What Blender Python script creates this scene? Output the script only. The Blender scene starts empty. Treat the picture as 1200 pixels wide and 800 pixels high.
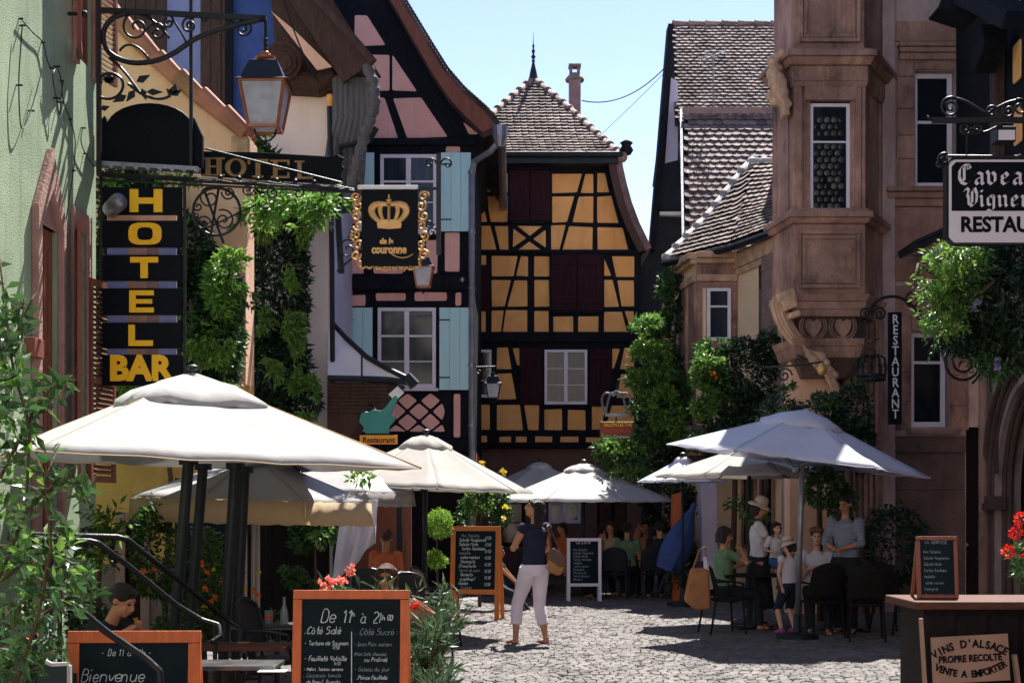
import bpy, bmesh, math, random
from mathutils import Vector, Matrix, noise
random.seed(7)
V = Vector
PI = math.pi
R = math.radians
sc = bpy.context.scene
col = sc.collection
F = 1200 * 50 / 36.0
HC = 1.62

def P(px, py, Y):
    """picture position at a chosen real distance"""
    return V(((px - 600) * Y / F, Y, HC + (595 - py) * Y / F))

def G(px, py):
    """point on the ground"""
    Y = HC * F / (py - 595)
    return V(((px - 600) * Y / F, Y, 0))

# ------------------------------------------------------------------ materials
MATS = {}
def mat(name, c, rough=.8, c2=None, scale=3.0, detail=8, mix=.5, bump=0.0, bscale=40, metal=0, spec=.4,
        island=0.0, stretch=None, transl=0.0, streak=0.0, coat=0, obj=False, soot=0.0):
    if name in MATS: return MATS[name]
    m = bpy.data.materials.new(name); m.use_nodes = True
    nt = m.node_tree; N = nt.nodes; L = nt.links
    b = N['Principled BSDF']
    b.inputs['Roughness'].default_value = rough
    b.inputs['Metallic'].default_value = metal
    b.inputs['Specular IOR Level'].default_value = spec
    if coat: b.inputs['Coat Weight'].default_value = coat
    geo = N.new('ShaderNodeNewGeometry')
    tc = N.new('ShaderNodeTexCoord')
    mp = N.new('ShaderNodeMapping')
    L.new(tc.outputs['Object'] if obj else geo.outputs['Position'], mp.inputs['Vector'])
    if stretch: mp.inputs['Scale'].default_value = stretch
    c = tuple(c); c2 = tuple(c2) if c2 else tuple(x * .72 for x in c)
    n1 = N.new('ShaderNodeTexNoise'); n1.inputs['Scale'].default_value = scale
    n1.inputs['Detail'].default_value = detail; n1.inputs['Roughness'].default_value = .62
    L.new(mp.outputs[0], n1.inputs['Vector'])
    rp = N.new('ShaderNodeMapRange'); rp.inputs[1].default_value = .35; rp.inputs[2].default_value = .72
    rp.inputs[4].default_value = mix * 2 if mix < .5 else 1
    L.new(n1.outputs[0], rp.inputs[0])
    mx = N.new('ShaderNodeMix'); mx.data_type = 'RGBA'
    mx.inputs[6].default_value = c + (1,); mx.inputs[7].default_value = c2 + (1,)
    L.new(rp.outputs[0], mx.inputs[0])
    out = mx.outputs[2]
    if streak:
        mp2 = N.new('ShaderNodeMapping'); mp2.inputs['Scale'].default_value = (5, 5, .35)
        L.new(geo.outputs['Position'], mp2.inputs['Vector'])
        n3 = N.new('ShaderNodeTexNoise'); n3.inputs['Scale'].default_value = 1.3; n3.inputs['Detail'].default_value = 6
        L.new(mp2.outputs[0], n3.inputs['Vector'])
        r3 = N.new('ShaderNodeMapRange'); r3.inputs[1].default_value = .5; r3.inputs[2].default_value = .8; r3.inputs[4].default_value = streak
        L.new(n3.outputs[0], r3.inputs[0])
        m3 = N.new('ShaderNodeMix'); m3.data_type = 'RGBA'; m3.inputs[7].default_value = tuple(x * .35 for x in c) + (1,)
        L.new(r3.outputs[0], m3.inputs[0]); L.new(out, m3.inputs[6]); out = m3.outputs[2]
    if soot:
        n5 = N.new('ShaderNodeTexNoise'); n5.inputs['Scale'].default_value = .9; n5.inputs['Detail'].default_value = 12; n5.inputs['Roughness'].default_value = .7
        mp5 = N.new('ShaderNodeMapping'); mp5.inputs['Scale'].default_value = (1.6, 1.6, .8); L.new(geo.outputs['Position'], mp5.inputs['Vector']); L.new(mp5.outputs[0], n5.inputs['Vector'])
        for lo, hi, cc, am in ((.53, .66, (.05, .035, .035), soot), (.47, .30, tuple(min(.8, x * 1.7) for x in c), soot * .8)):
            r5 = N.new('ShaderNodeMapRange'); r5.inputs[1].default_value = lo; r5.inputs[2].default_value = hi; r5.inputs[4].default_value = am
            L.new(n5.outputs[0], r5.inputs[0])
            m5 = N.new('ShaderNodeMix'); m5.data_type = 'RGBA'; m5.inputs[7].default_value = cc + (1,)
            L.new(r5.outputs[0], m5.inputs[0]); L.new(out, m5.inputs[6]); out = m5.outputs[2]
    if island:
        hs = N.new('ShaderNodeHueSaturation')
        r2 = N.new('ShaderNodeMapRange'); r2.inputs[3].default_value = 1 - island; r2.inputs[4].default_value = 1 + island
        L.new(geo.outputs['Random Per Island'], r2.inputs[0]); L.new(r2.outputs[0], hs.inputs['Value'])
        r4 = N.new('ShaderNodeMapRange'); r4.inputs[3].default_value = .5 - island * .06; r4.inputs[4].default_value = .5 + island * .06
        mu = N.new('ShaderNodeMath'); mu.operation = 'MULTIPLY'; mu.inputs[1].default_value = 7.31
        fr = N.new('ShaderNodeMath'); fr.operation = 'FRACT'
        L.new(geo.outputs['Random Per Island'], mu.inputs[0]); L.new(mu.outputs[0], fr.inputs[0]); L.new(fr.outputs[0], r4.inputs[0])
        L.new(r4.outputs[0], hs.inputs['Hue'])
        L.new(out, hs.inputs['Color']); out = hs.outputs[0]
    L.new(out, b.inputs['Base Color'])
    if bump:
        n2 = N.new('ShaderNodeTexNoise'); n2.inputs['Scale'].default_value = bscale; n2.inputs['Detail'].default_value = 5
        L.new(mp.outputs[0], n2.inputs['Vector'])
        ad = N.new('ShaderNodeMath'); ad.operation = 'ADD'
        L.new(n1.outputs[0], ad.inputs[0]); L.new(n2.outputs[0], ad.inputs[1])
        bp = N.new('ShaderNodeBump'); bp.inputs['Strength'].default_value = min(1, bump); bp.inputs['Distance'].default_value = .02
        L.new(ad.outputs[0], bp.inputs['Height']); L.new(bp.outputs[0], b.inputs['Normal'])
    rr = N.new('ShaderNodeMapRange'); rr.inputs[3].default_value = max(0, rough - .1); rr.inputs[4].default_value = min(1, rough + .1)
    L.new(n1.outputs[0], rr.inputs[0]); L.new(rr.outputs[0], b.inputs['Roughness'])
    if transl:
        tr = N.new('ShaderNodeBsdfTranslucent'); L.new(out, tr.inputs[0])
        ms = N.new('ShaderNodeMixShader'); ms.inputs[0].default_value = transl
        L.new(b.outputs[0], ms.inputs[1]); L.new(tr.outputs[0], ms.inputs[2])
        L.new(ms.outputs[0], N['Material Output'].inputs[0])
    MATS[name] = m
    return m

def glassmat(name, c=(.012, .016, .02), rough=.04):
    m = mat(name, c, rough=rough, mix=.3, spec=.45, bump=.05, bscale=2)
    return m

M = {}
def defmats():
    M['green_wall'] = mat('green plaster', (.36, .46, .30), .9, (.25, .34, .21), 1.3, bump=.6, bscale=60, streak=.5, soot=.16)
    M['stone_pink'] = mat('pink sandstone', (.42, .255, .215), .9, (.30, .16, .13), 3, bump=.6, bscale=30)
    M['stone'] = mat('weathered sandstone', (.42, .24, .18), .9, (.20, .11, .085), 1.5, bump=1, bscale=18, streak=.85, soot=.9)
    M['stone_lit'] = mat('sunlit orange sandstone', (.66, .43, .29), .9, (.38, .21, .13), 5, bump=.6, bscale=25, streak=.3, soot=.4)  # lit copy of the sandstone, sunlight put into its colour
    M['stone_shaded'] = mat('shade darkened sandstone', (.14, .085, .072), .9, (.08, .045, .04), 2, bump=.8, bscale=22, streak=.5, soot=.5)  # deep shade of the right side put into the stone colour
    M['render_grey'] = mat('lavender grey render', (.50, .37, .34), .9, (.30, .20, .185), 1.3, bump=.6, bscale=45, streak=.5, soot=.35)
    M['beige'] = mat('beige lime plaster', (.82, .52, .38), .9, (.70, .38, .22), 1.2, bump=.5, bscale=40, streak=.25)
    M['ochre_low'] = mat('yellow ochre plaster', (.72, .44, .13), .9, (.55, .33, .10), 1.6, bump=.5, bscale=40, streak=.2)
    M['purple_base'] = mat('purple brown plaster', (.28, .19, .17), .95, (.19, .12, .11), 4, bump=.8, bscale=20)
    M['blue'] = mat('cobalt blue plaster', (.05, .10, .34), .85, (.03, .07, .24), 2, bump=.4, bscale=40, streak=.3)
    M['blue_pale'] = mat('pale blue plaster', (.24, .27, .50), .85, (.16, .19, .40), 2, bump=.4, bscale=40, streak=.3)
    M['white_wall'] = mat('off white plaster', (.88, .76, .68), .9, (.80, .67, .58), .9, bump=.4, bscale=40, streak=.12)
    M['lav'] = mat('lavender plaster', (.62, .58, .72), .9, (.5, .47, .62), 1.5, bump=.3)
    M['pink'] = mat('salmon pink plaster', (.97, .55, .46), .9, (.86, .43, .35), 1.4, bump=.6, bscale=40, streak=.28)
    M['ochre'] = mat('ochre plaster', (.98, .52, .175), .9, (.84, .39, .12), 1.8, bump=.6, bscale=40, streak=.35)
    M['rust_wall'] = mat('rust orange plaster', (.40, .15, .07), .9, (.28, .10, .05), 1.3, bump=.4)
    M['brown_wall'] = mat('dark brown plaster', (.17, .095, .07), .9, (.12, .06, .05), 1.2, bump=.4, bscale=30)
    M['cream'] = mat('cream plaster', (.90, .69, .46), .9, (.82, .58, .36), 1.1, bump=.4, bscale=40, streak=.2)
    M['timber'] = mat('dark blue black timber', (.007, .010, .016), .8, (.020, .020, .024), 6, bump=.9, bscale=30, stretch=(3, 3, .8), spec=.12)
    M['wood'] = mat('dark brown timber', (.085, .045, .033), .75, (.045, .022, .016), 5, bump=.9, bscale=35, stretch=(4, 4, .7))
    M['wood_red'] = mat('red brown painted wood', (.26, .085, .05), .6, (.19, .06, .035), 4, bump=.5, stretch=(4, 4, .6))
    M['maroon'] = mat('maroon painted wood', (.040, .012, .018), .75, (.028, .009, .013), 5, spec=.15, bump=.4, stretch=(5, 5, .6))
    M['aqua'] = mat('pale aqua shutter paint', (.56, .86, .86), .65, (.50, .80, .81), 3, bump=.25, stretch=(6, 6, .5), streak=.06)
    M['teal'] = mat('teal enamel', (.02, .26, .23), .4, mix=.3)
    M['frame_white'] = mat('white window paint', (.84, .77, .82), .5, (.76, .69, .75), 3, bump=.15)
    M['glass'] = glassmat('dark window glass')
    M['bottle_glass'] = mat('bottle glass roundels', (.03, .045, .04), .2, (.10, .075, .06), 5, mix=.6, spec=.5, bump=.4, bscale=6, island=.95)
    M['glass_refl'] = mat('window glass with curtain', (.012, .020, .028), .08, (.05, .065, .08), 2.2, mix=.4, spec=.35, stretch=(7, 7, .25))
    M['tile'] = mat('weathered clay roof tiles', (.25, .185, .16), .85, (.09, .068, .06), 2.2, bump=.8, bscale=40, island=.42)
    M['tile_dark'] = mat('dark clay roof tiles', (.19, .13, .115), .75, (.07, .05, .048), 2.2, bump=.8, bscale=40, island=.4)
    M['tile_red'] = mat('terracotta coping tiles', (.42, .18, .11), .85, (.26, .11, .07), 3, bump=.7, bscale=30, island=.25)
    M['ridge'] = mat('mortared ridge tiles', (.30, .20, .175), .85, (.16, .11, .10), 3, bump=.7, bscale=30, island=.3)
    M['roofbase'] = mat('roof battens and felt', (.04, .03, .03), .95)
    M['slate'] = mat('dark slate cladding', (.012, .015, .022), .7, (.008, .009, .013), 4, bump=.8, bscale=12)
    M['iron'] = mat('black wrought iron', (.006, .008, .012), .42, (.011, .011, .013), 8, spec=.35, bump=.2)
    M['iron_grey'] = mat('dark grey coated steel', (.012, .018, .025), .45, mix=.3, spec=.3)
    M['zinc'] = mat('weathered zinc', (.30, .31, .35), .42, (.18, .19, .22), 5, metal=.7, bump=.25)
    M['zinc_white'] = mat('bright sheet zinc', (.80, .78, .76), .5, (.66, .65, .66), 2, metal=.1, bump=.1, bscale=4)
    M['steel'] = mat('brushed steel', (.45, .46, .48), .3, metal=.9)
    M['copper'] = mat('copper lantern frame', (.50, .17, .08), .45, (.32, .11, .06), 8, metal=.4)
    M['lamp_glass'] = mat('frosted lantern glass', (.60, .62, .68), .35, (.42, .44, .52), 12, transl=.45, spec=.6)
    M['lamp_dark'] = mat('lantern hood enamel', (.008, .013, .022), .35, mix=.3, spec=.35)
    M['canvas'] = mat('off white canvas', (.52, .515, .52), .85, (.46, .45, .45), 1.8, bump=.35, bscale=7, transl=.30)
    M['canvas_cream'] = mat('cream canvas', (.56, .53, .50), .85, (.49, .455, .42), 1.6, bump=.25, bscale=7, transl=.38)
    M['canvas_valance'] = mat('cream backlit canvas', (.80, .66, .46), .85, (.72, .58, .38), 1.6, bump=.4, bscale=7, transl=.55)  # warm backlit glow put into the valance colour
    M['canvas_shaded'] = mat('shade tinted white canvas', (.72, .71, .80), .85, (.62, .61, .70), 1.8, bump=.25, bscale=7, transl=.25)  # blue cast of shade put into the white canvas colour
    M['canvas_grey'] = mat('grey white canvas', (.56, .54, .53), .85, (.49, .47, .46), 1.6, bump=.25, bscale=7, transl=.28)
    M['signblack'] = mat('black sign enamel', (.004, .006, .010), .5, mix=.3, spec=.1)
    M['yellow'] = mat('sunflower yellow acrylic', (1.0, .56, .01), .4, (.98, .52, .01), 3, mix=.2)
    M['gold'] = mat('gilded metal', (.72, .42, .16), .42, (.52, .28, .10), 9, metal=.55, bump=.3)
    M['gold_dull'] = mat('dull gold paint', (.36, .22, .09), .6, (.24, .14, .06), 9, metal=.3)
    M['signwhite'] = mat('cream white sign enamel', (.74, .68, .70), .45, (.68, .62, .64), 3, mix=.2)
    M['orange_sign'] = mat('orange sign paint', (.90, .38, .03), .5, mix=.2)
    M['red_sign'] = mat('brown red sign board', (.30, .07, .03), .5, (.22, .05, .02), 4)
    M['red_bright'] = mat('bright red lettering', (.75, .05, .03), .5, mix=.2)
    M['slateboard'] = mat('slate writing board', (.005, .012, .016), .75, (.010, .020, .024), 3, bump=.1, spec=.1)
    M['chalk'] = mat('white chalk', (.62, .66, .66), .95, (.30, .34, .35), 60, mix=.6)
    M['chalk_dim'] = mat('smudged chalk', (.26, .31, .33), .95, (.10, .13, .14), 50, mix=.6)
    M['orange_wood'] = mat('orange stained wood', (.62, .13, .025), .45, (.48, .09, .02), 6, bump=.3, stretch=(6, 6, 1), spec=.5)
    M['orange_wood2'] = mat('amber stained wood', (.66, .19, .03), .5, (.5, .13, .025), 6, bump=.3, stretch=(6, 6, 1))
    M['table_wood'] = mat('varnished brown wood', (.11, .045, .03), .65, (.07, .03, .02), 5, bump=.3, stretch=(1, 6, 6), spec=.15)
    M['dark_wood'] = mat('dark stained wood', (.016, .012, .012), .7, (.010, .008, .008), 5, bump=.4, spec=.15, stretch=(5, 5, 1))
    M['table_top'] = mat('worn dark table top', (.06, .06, .065), .22, (.12, .12, .12), 6, spec=.6)
    M['wicker'] = mat('dark woven wicker', (.030, .028, .028), .6, (.012, .012, .014), 60, bump=.9, bscale=90)
    M['wicker_tan'] = mat('tan woven cane', (.42, .29, .19), .7, (.3, .2, .13), 60, bump=.6, bscale=90)
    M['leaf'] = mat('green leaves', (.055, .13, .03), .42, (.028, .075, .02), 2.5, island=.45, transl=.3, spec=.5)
    M['leaf_bright'] = mat('yellow green and sunlit leaves', (.16, .30, .05), .45, (.09, .20, .035), 2.5, island=.35, transl=.45, spec=.45)  # also the lit copy for climber leaves that catch the sun
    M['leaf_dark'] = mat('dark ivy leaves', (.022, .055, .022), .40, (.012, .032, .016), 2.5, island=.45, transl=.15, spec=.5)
    M['leaf_gloss'] = mat('glossy shrub leaves', (.05, .12, .03), .18, (.03, .075, .02), 3, island=.4, transl=.25, spec=.7)
    M['leaf_lime'] = mat('lime green conifer foliage', (.24, .42, .05), .55, (.16, .30, .04), 4, island=.3, transl=.35)
    M['oleander'] = mat('grey green oleander leaves', (.09, .16, .075), .35, (.05, .10, .05), 3, island=.35, transl=.2, spec=.6)
    M['stem'] = mat('brown stems', (.09, .06, .035), .85, bump=.5)
    M['orange_fl'] = mat('orange petals', (.85, .22, .02), .6, (.7, .12, .01), 20, transl=.3, island=.2)
    M['red_fl'] = mat('red petals', (.75, .03, .015), .55, (.55, .02, .01), 20, transl=.3, island=.2)
    M['pink_fl'] = mat('coral pink petals', (.80, .16, .12), .6, (.85, .4, .35), 20, transl=.3, island=.25)
    M['yellow_fl'] = mat('yellow petals', (.80, .62, .06), .6, transl=.3, island=.2)
    M['purple_fl'] = mat('mauve petals', (.30, .22, .50), .6, transl=.3, island=.3)
    M['clay'] = mat('terracotta pot', (.48, .22, .13), .85, bump=.3)
    M['planter'] = mat('dark green planter', (.012, .03, .035), .6)
    M['skin'] = mat('sun tanned skin', (.50, .24, .14), .5, (.44, .20, .11), 8, spec=.35)
    M['skin_light'] = mat('light skin', (.62, .36, .25), .5, (.55, .30, .2), 8, spec=.35)
    M['hair'] = mat('black brown hair', (.014, .009, .009), .38, (.03, .018, .014), 20, bump=.9, bscale=60, spec=.5, stretch=(6, 6, .6))
    M['hair_red'] = mat('auburn hair', (.12, .035, .018), .4, (.06, .018, .01), 20, bump=.8, bscale=60, stretch=(6, 6, .6))
    M['navy'] = mat('navy cotton', (.010, .014, .034), .9, (.016, .020, .045), 12, bump=.4)
    M['trousers'] = mat('pale lilac white denim', (.80, .72, .78), .85, (.66, .57, .65), 5, bump=.5, bscale=14)
    M['leather'] = mat('tan leather', (.36, .14, .035), .45, (.24, .09, .025), 6, bump=.3, spec=.5)
    M['sandal'] = mat('brown sandal leather', (.11, .05, .03), .5)
    M['cloth_white'] = mat('white cotton', (.62, .60, .68), .9, (.52, .5, .58), 8, bump=.4)
    M['cloth_grey'] = mat('grey striped jersey', (.26, .29, .38), .9, (.12, .14, .22), 30, bump=.4, stretch=(.3, .3, 3))
    M['cloth_dark'] = mat('black cloth', (.010, .014, .022), .9, (.018, .02, .03), 8, bump=.4)
    M['cloth_green'] = mat('green cotton', (.09, .17, .09), .9, (.2, .28, .16), 14, bump=.3)
    M['cloth_orange'] = mat('orange cotton', (.62, .16, .06), .9, (.5, .12, .05), 8, bump=.3)
    M['cloth_blue'] = mat('royal blue cloth', (.045, .09, .27), .85, (.03, .06, .2), 2, bump=.3)
    M['cloth_tan'] = mat('sand coloured cloth', (.46, .32, .22), .9, bump=.3)
    M['hat_straw'] = mat('cream cotton hat', (.66, .55, .48), .9, (.58, .47, .4), 9, bump=.5, bscale=60)
    M['hat_band'] = mat('grey hat stripes', (.30, .30, .36), .9)
    M['cap_brown'] = mat('brown tweed cap', (.20, .10, .06), .9, (.12, .06, .035), 40, bump=.5)
    M['shoe_red'] = mat('red canvas shoe', (.40, .05, .05), .7)
    M['shoe_pink'] = mat('purple pink shoe', (.34, .07, .22), .7)
    M['eye'] = mat('dark eyes', (.01, .008, .008), .2)
    M['lips'] = mat('lips', (.38, .09, .07), .5)
    M['plastic_clear'] = mat('clear awning film', (.46, .42, .38), .15, (.3, .28, .26), 5, bump=.7, bscale=3, transl=.4, spec=.8)
    M['bottle'] = mat('clear glass bottle', (.35, .42, .42), .06, mix=.2, spec=.9, transl=.5)
    M['paper'] = mat('white paper', (.75, .74, .74), .9, mix=.2)
    M['earth'] = mat('ground', (.10, .09, .09), .95, (.07, .065, .065), 1.2, bump=.5)
    M['sett'] = mat('granite setts', (.14, .125, .12), .78, (.08, .07, .068), 1.2, bump=.7, bscale=50, island=.30)
    M['sett2'] = mat('pale kerb setts', (.21, .192, .192), .78, (.14, .13, .13), 2.5, bump=.7, bscale=50, island=.2)
    M['hill'] = mat('wooded hill', (.05, .08, .05), .95)
    M['tan_sign'] = mat('tan painted board', (.36, .22, .15), .7, (.27, .16, .11), 4, bump=.2)
    M['orange_tarp'] = mat('bright orange wall and lintel', (.60, .15, .05), .7)
    M['grey_wood'] = mat('weathered grey boards', (.15, .145, .15), .8, (.07, .07, .075), 4, bump=.8, stretch=(5, 5, .5))
defmats()

# ------------------------------------------------------------------ scene graph
def put(o, parent=None):
    col.objects.link(o)
    if parent is not None: o.parent = parent
    return o

def tag(o, label=None, cat=None, group=None, kind=None):
    if label: o['label'] = label
    if cat: o['category'] = cat
    if group: o['group'] = group
    if kind: o['kind'] = kind
    return o

def thing(name, label, cat, loc=(0, 0, 0), rz=0.0, group=None):
    o = bpy.data.objects.new(name, None); o.empty_display_size = .2
    o.location = loc; o.rotation_euler = (0, 0, rz)
    put(o); return tag(o, label, cat, group)

def copy_tree(o, parent=None, loc=None, rz=None, label=None):
    c = o.copy(); put(c, parent)
    if loc is not None: c.location = loc
    if rz is not None: c.rotation_euler = (0, 0, rz)
    if label: c['label'] = label
    for ch in [x for x in bpy.data.objects if x.parent == o]: copy_tree(ch, c)
    return c

class MB:
    def __init__(s): s.v = []; s.f = []
    def add(s, vs, fs):
        n = len(s.v); s.v += [tuple(p) for p in vs]; s.f += [tuple(i + n for i in f) for f in fs]; return s
    def box(s, x0, x1, y0, y1, z0, z1, mt=None):
        vs = [V((x, y, z)) for x in (x0, x1) for y in (y0, y1) for z in (z0, z1)]
        if mt: vs = [mt @ p for p in vs]
        return s.add(vs, [(0, 1, 3, 2), (4, 6, 7, 5), (0, 4, 5, 1), (2, 3, 7, 6), (0, 2, 6, 4), (1, 5, 7, 3)])
    def hexa(s, a, b):     # two matching quads
        return s.add(list(a) + list(b), [(0, 1, 2, 3), (7, 6, 5, 4), (0, 4, 5, 1), (1, 5, 6, 2), (2, 6, 7, 3), (3, 7, 4, 0)])
    def prism(s, poly, y0, y1):      # poly of (x,z), extruded along y
        n = len(poly)
        vs = [V((p[0], y0, p[1])) for p in poly] + [V((p[0], y1, p[1])) for p in poly]
        return s.add(vs, [tuple(range(n)), tuple(range(2 * n - 1, n - 1, -1))] + [(i, i + n, (i + 1) % n + n, (i + 1) % n) for i in range(n)])
    def prismz(s, poly, z0, z1):
        n = len(poly)
        vs = [V((p[0], p[1], z0)) for p in poly] + [V((p[0], p[1], z1)) for p in poly]
        return s.add(vs, [tuple(range(n)), tuple(range(2 * n - 1, n - 1, -1))] + [(i, i + n, (i + 1) % n + n, (i + 1) % n) for i in range(n)])
    def beam(s, a, b, w, y0=-.035, y1=.02, w2=None, wob=.006):   # beam on a facade between (x,z) points
        a = V(a); b = V(b); d = (b - a).normalized(); n = V((-d.y, d.x)); w2 = w2 or w
        L = (b - a).length; k = max(2, int(L / .45))
        top = []; bot = []
        for i in range(k + 1):
            t = i / k; c = a.lerp(b, t); ww = (w + (w2 - w) * t) / 2
            top.append(c + n * (ww + random.uniform(-wob, wob))); bot.append(c - n * (ww + random.uniform(-wob, wob)))
        y0 += random.uniform(-.004, .004)
        for i in range(k):
            q = [bot[i], bot[i + 1], top[i + 1], top[i]]
            s.hexa([V((p.x, y0, p.y)) for p in q], [V((p.x, y1, p.y)) for p in q])
        return s
    def tube(s, pts, rad, seg=8, caps=True, side=None):
        pts = [V(p) for p in pts]; n = len(pts)
        if n < 2: return s
        rr = rad if isinstance(rad, (list, tuple)) else [rad] * n
        t0 = (pts[1] - pts[0]).normalized()
        if side is not None: u = V(side)
        else: u = V((0, 0, 1)) if abs(t0.z) < .9 else V((1, 0, 0))
        base = len(s.v); vs = []; fs = []
        for i in range(n):
            if i == 0: t = pts[1] - pts[0]
            elif i == n - 1: t = pts[-1] - pts[-2]
            else: t = (pts[i + 1] - pts[i]).normalized() + (pts[i] - pts[i - 1]).normalized()
            if t.length < 1e-9: t = t0
            t.normalize()
            u = (u - t * u.dot(t))
            if u.length < 1e-6: u = t.orthogonal()
            u.normalize(); w = t.cross(u)
            r = rr[i]; ra, rb = r if isinstance(r, (tuple, list)) else (r, r)
            for k in range(seg):
                a = 2 * PI * k / seg
                vs.append(pts[i] + u * math.cos(a) * ra + w * math.sin(a) * rb)
        for i in range(n - 1):
            for k in range(seg):
                fs.append((i * seg + k, i * seg + (k + 1) % seg, (i + 1) * seg + (k + 1) % seg, (i + 1) * seg + k))
        if caps:
            fs.append(tuple(range(seg - 1, -1, -1))); fs.append(tuple((n - 1) * seg + k for k in range(seg)))
        return s.add(vs, fs)
    def bar(s, a, b, w, h=None, up=(0, 0, 1)):
        a = V(a); b = V(b); t = (b - a).normalized(); h = h or w
        u = V(up); u = (u - t * u.dot(t))
        if u.length < 1e-5: u = t.orthogonal()
        u.normalize(); q = t.cross(u)
        o = [q * sx * w / 2 + u * sz * h / 2 for sx, sz in ((-1, -1), (1, -1), (1, 1), (-1, 1))]
        return s.hexa([a + x for x in o], [b + x for x in o])
    def lathe(s, prof, c=(0, 0, 0), seg=16, sx=1, sy=1):   # prof: (r,z)
        c = V(c); vs = []; fs = []; n = len(prof)
        for r, z in prof:
            for k in range(seg):
                a = 2 * PI * k / seg; vs.append(c + V((math.cos(a) * r * sx, math.sin(a) * r * sy, z)))
        for i in range(n - 1):
            for k in range(seg): fs.append((i * seg + k, i * seg + (k + 1) % seg, (i + 1) * seg + (k + 1) % seg, (i + 1) * seg + k))
        fs.append(tuple(range(seg - 1, -1, -1))); fs.append(tuple((n - 1) * seg + k for k in range(seg)))
        return s.add(vs, fs)
    def ball(s, c, r, seg=12, rings=8, mt=None):
        c = V(c); rx, ry, rz = r if isinstance(r, (tuple, list)) else (r, r, r)
        vs = []; fs = []
        for i in range(rings + 1):
            th = PI * i / rings
            for k in range(seg):
                a = 2 * PI * k / seg
                p = V((math.sin(th) * math.cos(a) * rx, math.sin(th) * math.sin(a) * ry, math.cos(th) * rz))
                if mt: p = mt @ p
                vs.append(c + p)
        for i in range(rings):
            for k in range(seg): fs.append((i * seg + k, (i + 1) * seg + k, (i + 1) * seg + (k + 1) % seg, i * seg + (k + 1) % seg))
        return s.add(vs, fs)
    def build(s, name, m, parent=None, smooth=False, mods=None, loc=None, bevel=0):
        me = bpy.data.meshes.new(name); me.from_pydata(s.v, [], s.f)
        bm = bmesh.new(); bm.from_mesh(me)
        bmesh.ops.recalc_face_normals(bm, faces=bm.faces); bm.to_mesh(me); bm.free()
        if isinstance(m, str): m = M[m]
        me.materials.append(m)
        o = bpy.data.objects.new(name, me); put(o, parent)
        if loc is not None: o.location = loc
        if smooth:
            for p in me.polygons: p.use_smooth = True
        if bevel:
            b = o.modifiers.new('bevel', 'BEVEL'); b.width = bevel; b.segments = 2; b.limit_method = 'ANGLE'
        return o

def raw(vs, fs, name, m, parent=None, smooth=False):
    me = bpy.data.meshes.new(name); me.from_pydata([tuple(v) for v in vs], [], fs); me.materials.append(M[m] if isinstance(m, str) else m)
    if smooth:
        for p in me.polygons: p.use_smooth = True
    o = bpy.data.objects.new(name, me); return put(o, parent)

class Facade:
    """a wall plane standing at loc, turned by rz; x runs along it, -y is outward"""
    def __init__(s, loc, rz=0.0):
        s.loc = V(loc); s.rz = rz; s.m = Matrix.Translation(s.loc) @ Matrix.Rotation(rz, 4, 'Z'); s.inv = s.m.inverted()
    def uv(s, px, py, off=0.0):
        d = V(((px - 600) / F, 1, (595 - py) / F)); o = V((0, 0, HC))
        a = s.inv @ o; b = s.inv.to_3x3() @ d
        t = (off - a.y) / b.y; p = a + b * t
        return (p.x, p.z)
    def thing(s, name, label, cat, group=None):
        return thing(name, label, cat, s.loc, s.rz, group)

# ---------------------------------------------------------------- text
def text_mb(mb, body, size, cx, cz, y, ext=.008, bold=0.0, sx=1.0, align='CENTER', mt=None, shear=0):
    cu = bpy.data.curves.new('t', 'FONT'); cu.body = body; cu.size = size; cu.extrude = ext; cu.offset = bold
    cu.align_x = align; cu.shear = shear; cu.resolution_u = 3
    o = bpy.data.objects.new('t', cu); col.objects.link(o)
    dg = bpy.context.evaluated_depsgraph_get()
    me = bpy.data.meshes.new_from_object(o.evaluated_get(dg))
    vs = []
    for v in me.vertices:
        p = V((cx + v.co.x * sx, y - v.co.z, cz + v.co.y))
        vs.append(mt @ p if mt else p)
    fs = [tuple(p.vertices) for p in me.polygons]
    bpy.data.objects.remove(o); bpy.data.meshes.remove(me); bpy.data.curves.remove(cu)
    mb.add(vs, fs); return mb

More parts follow.
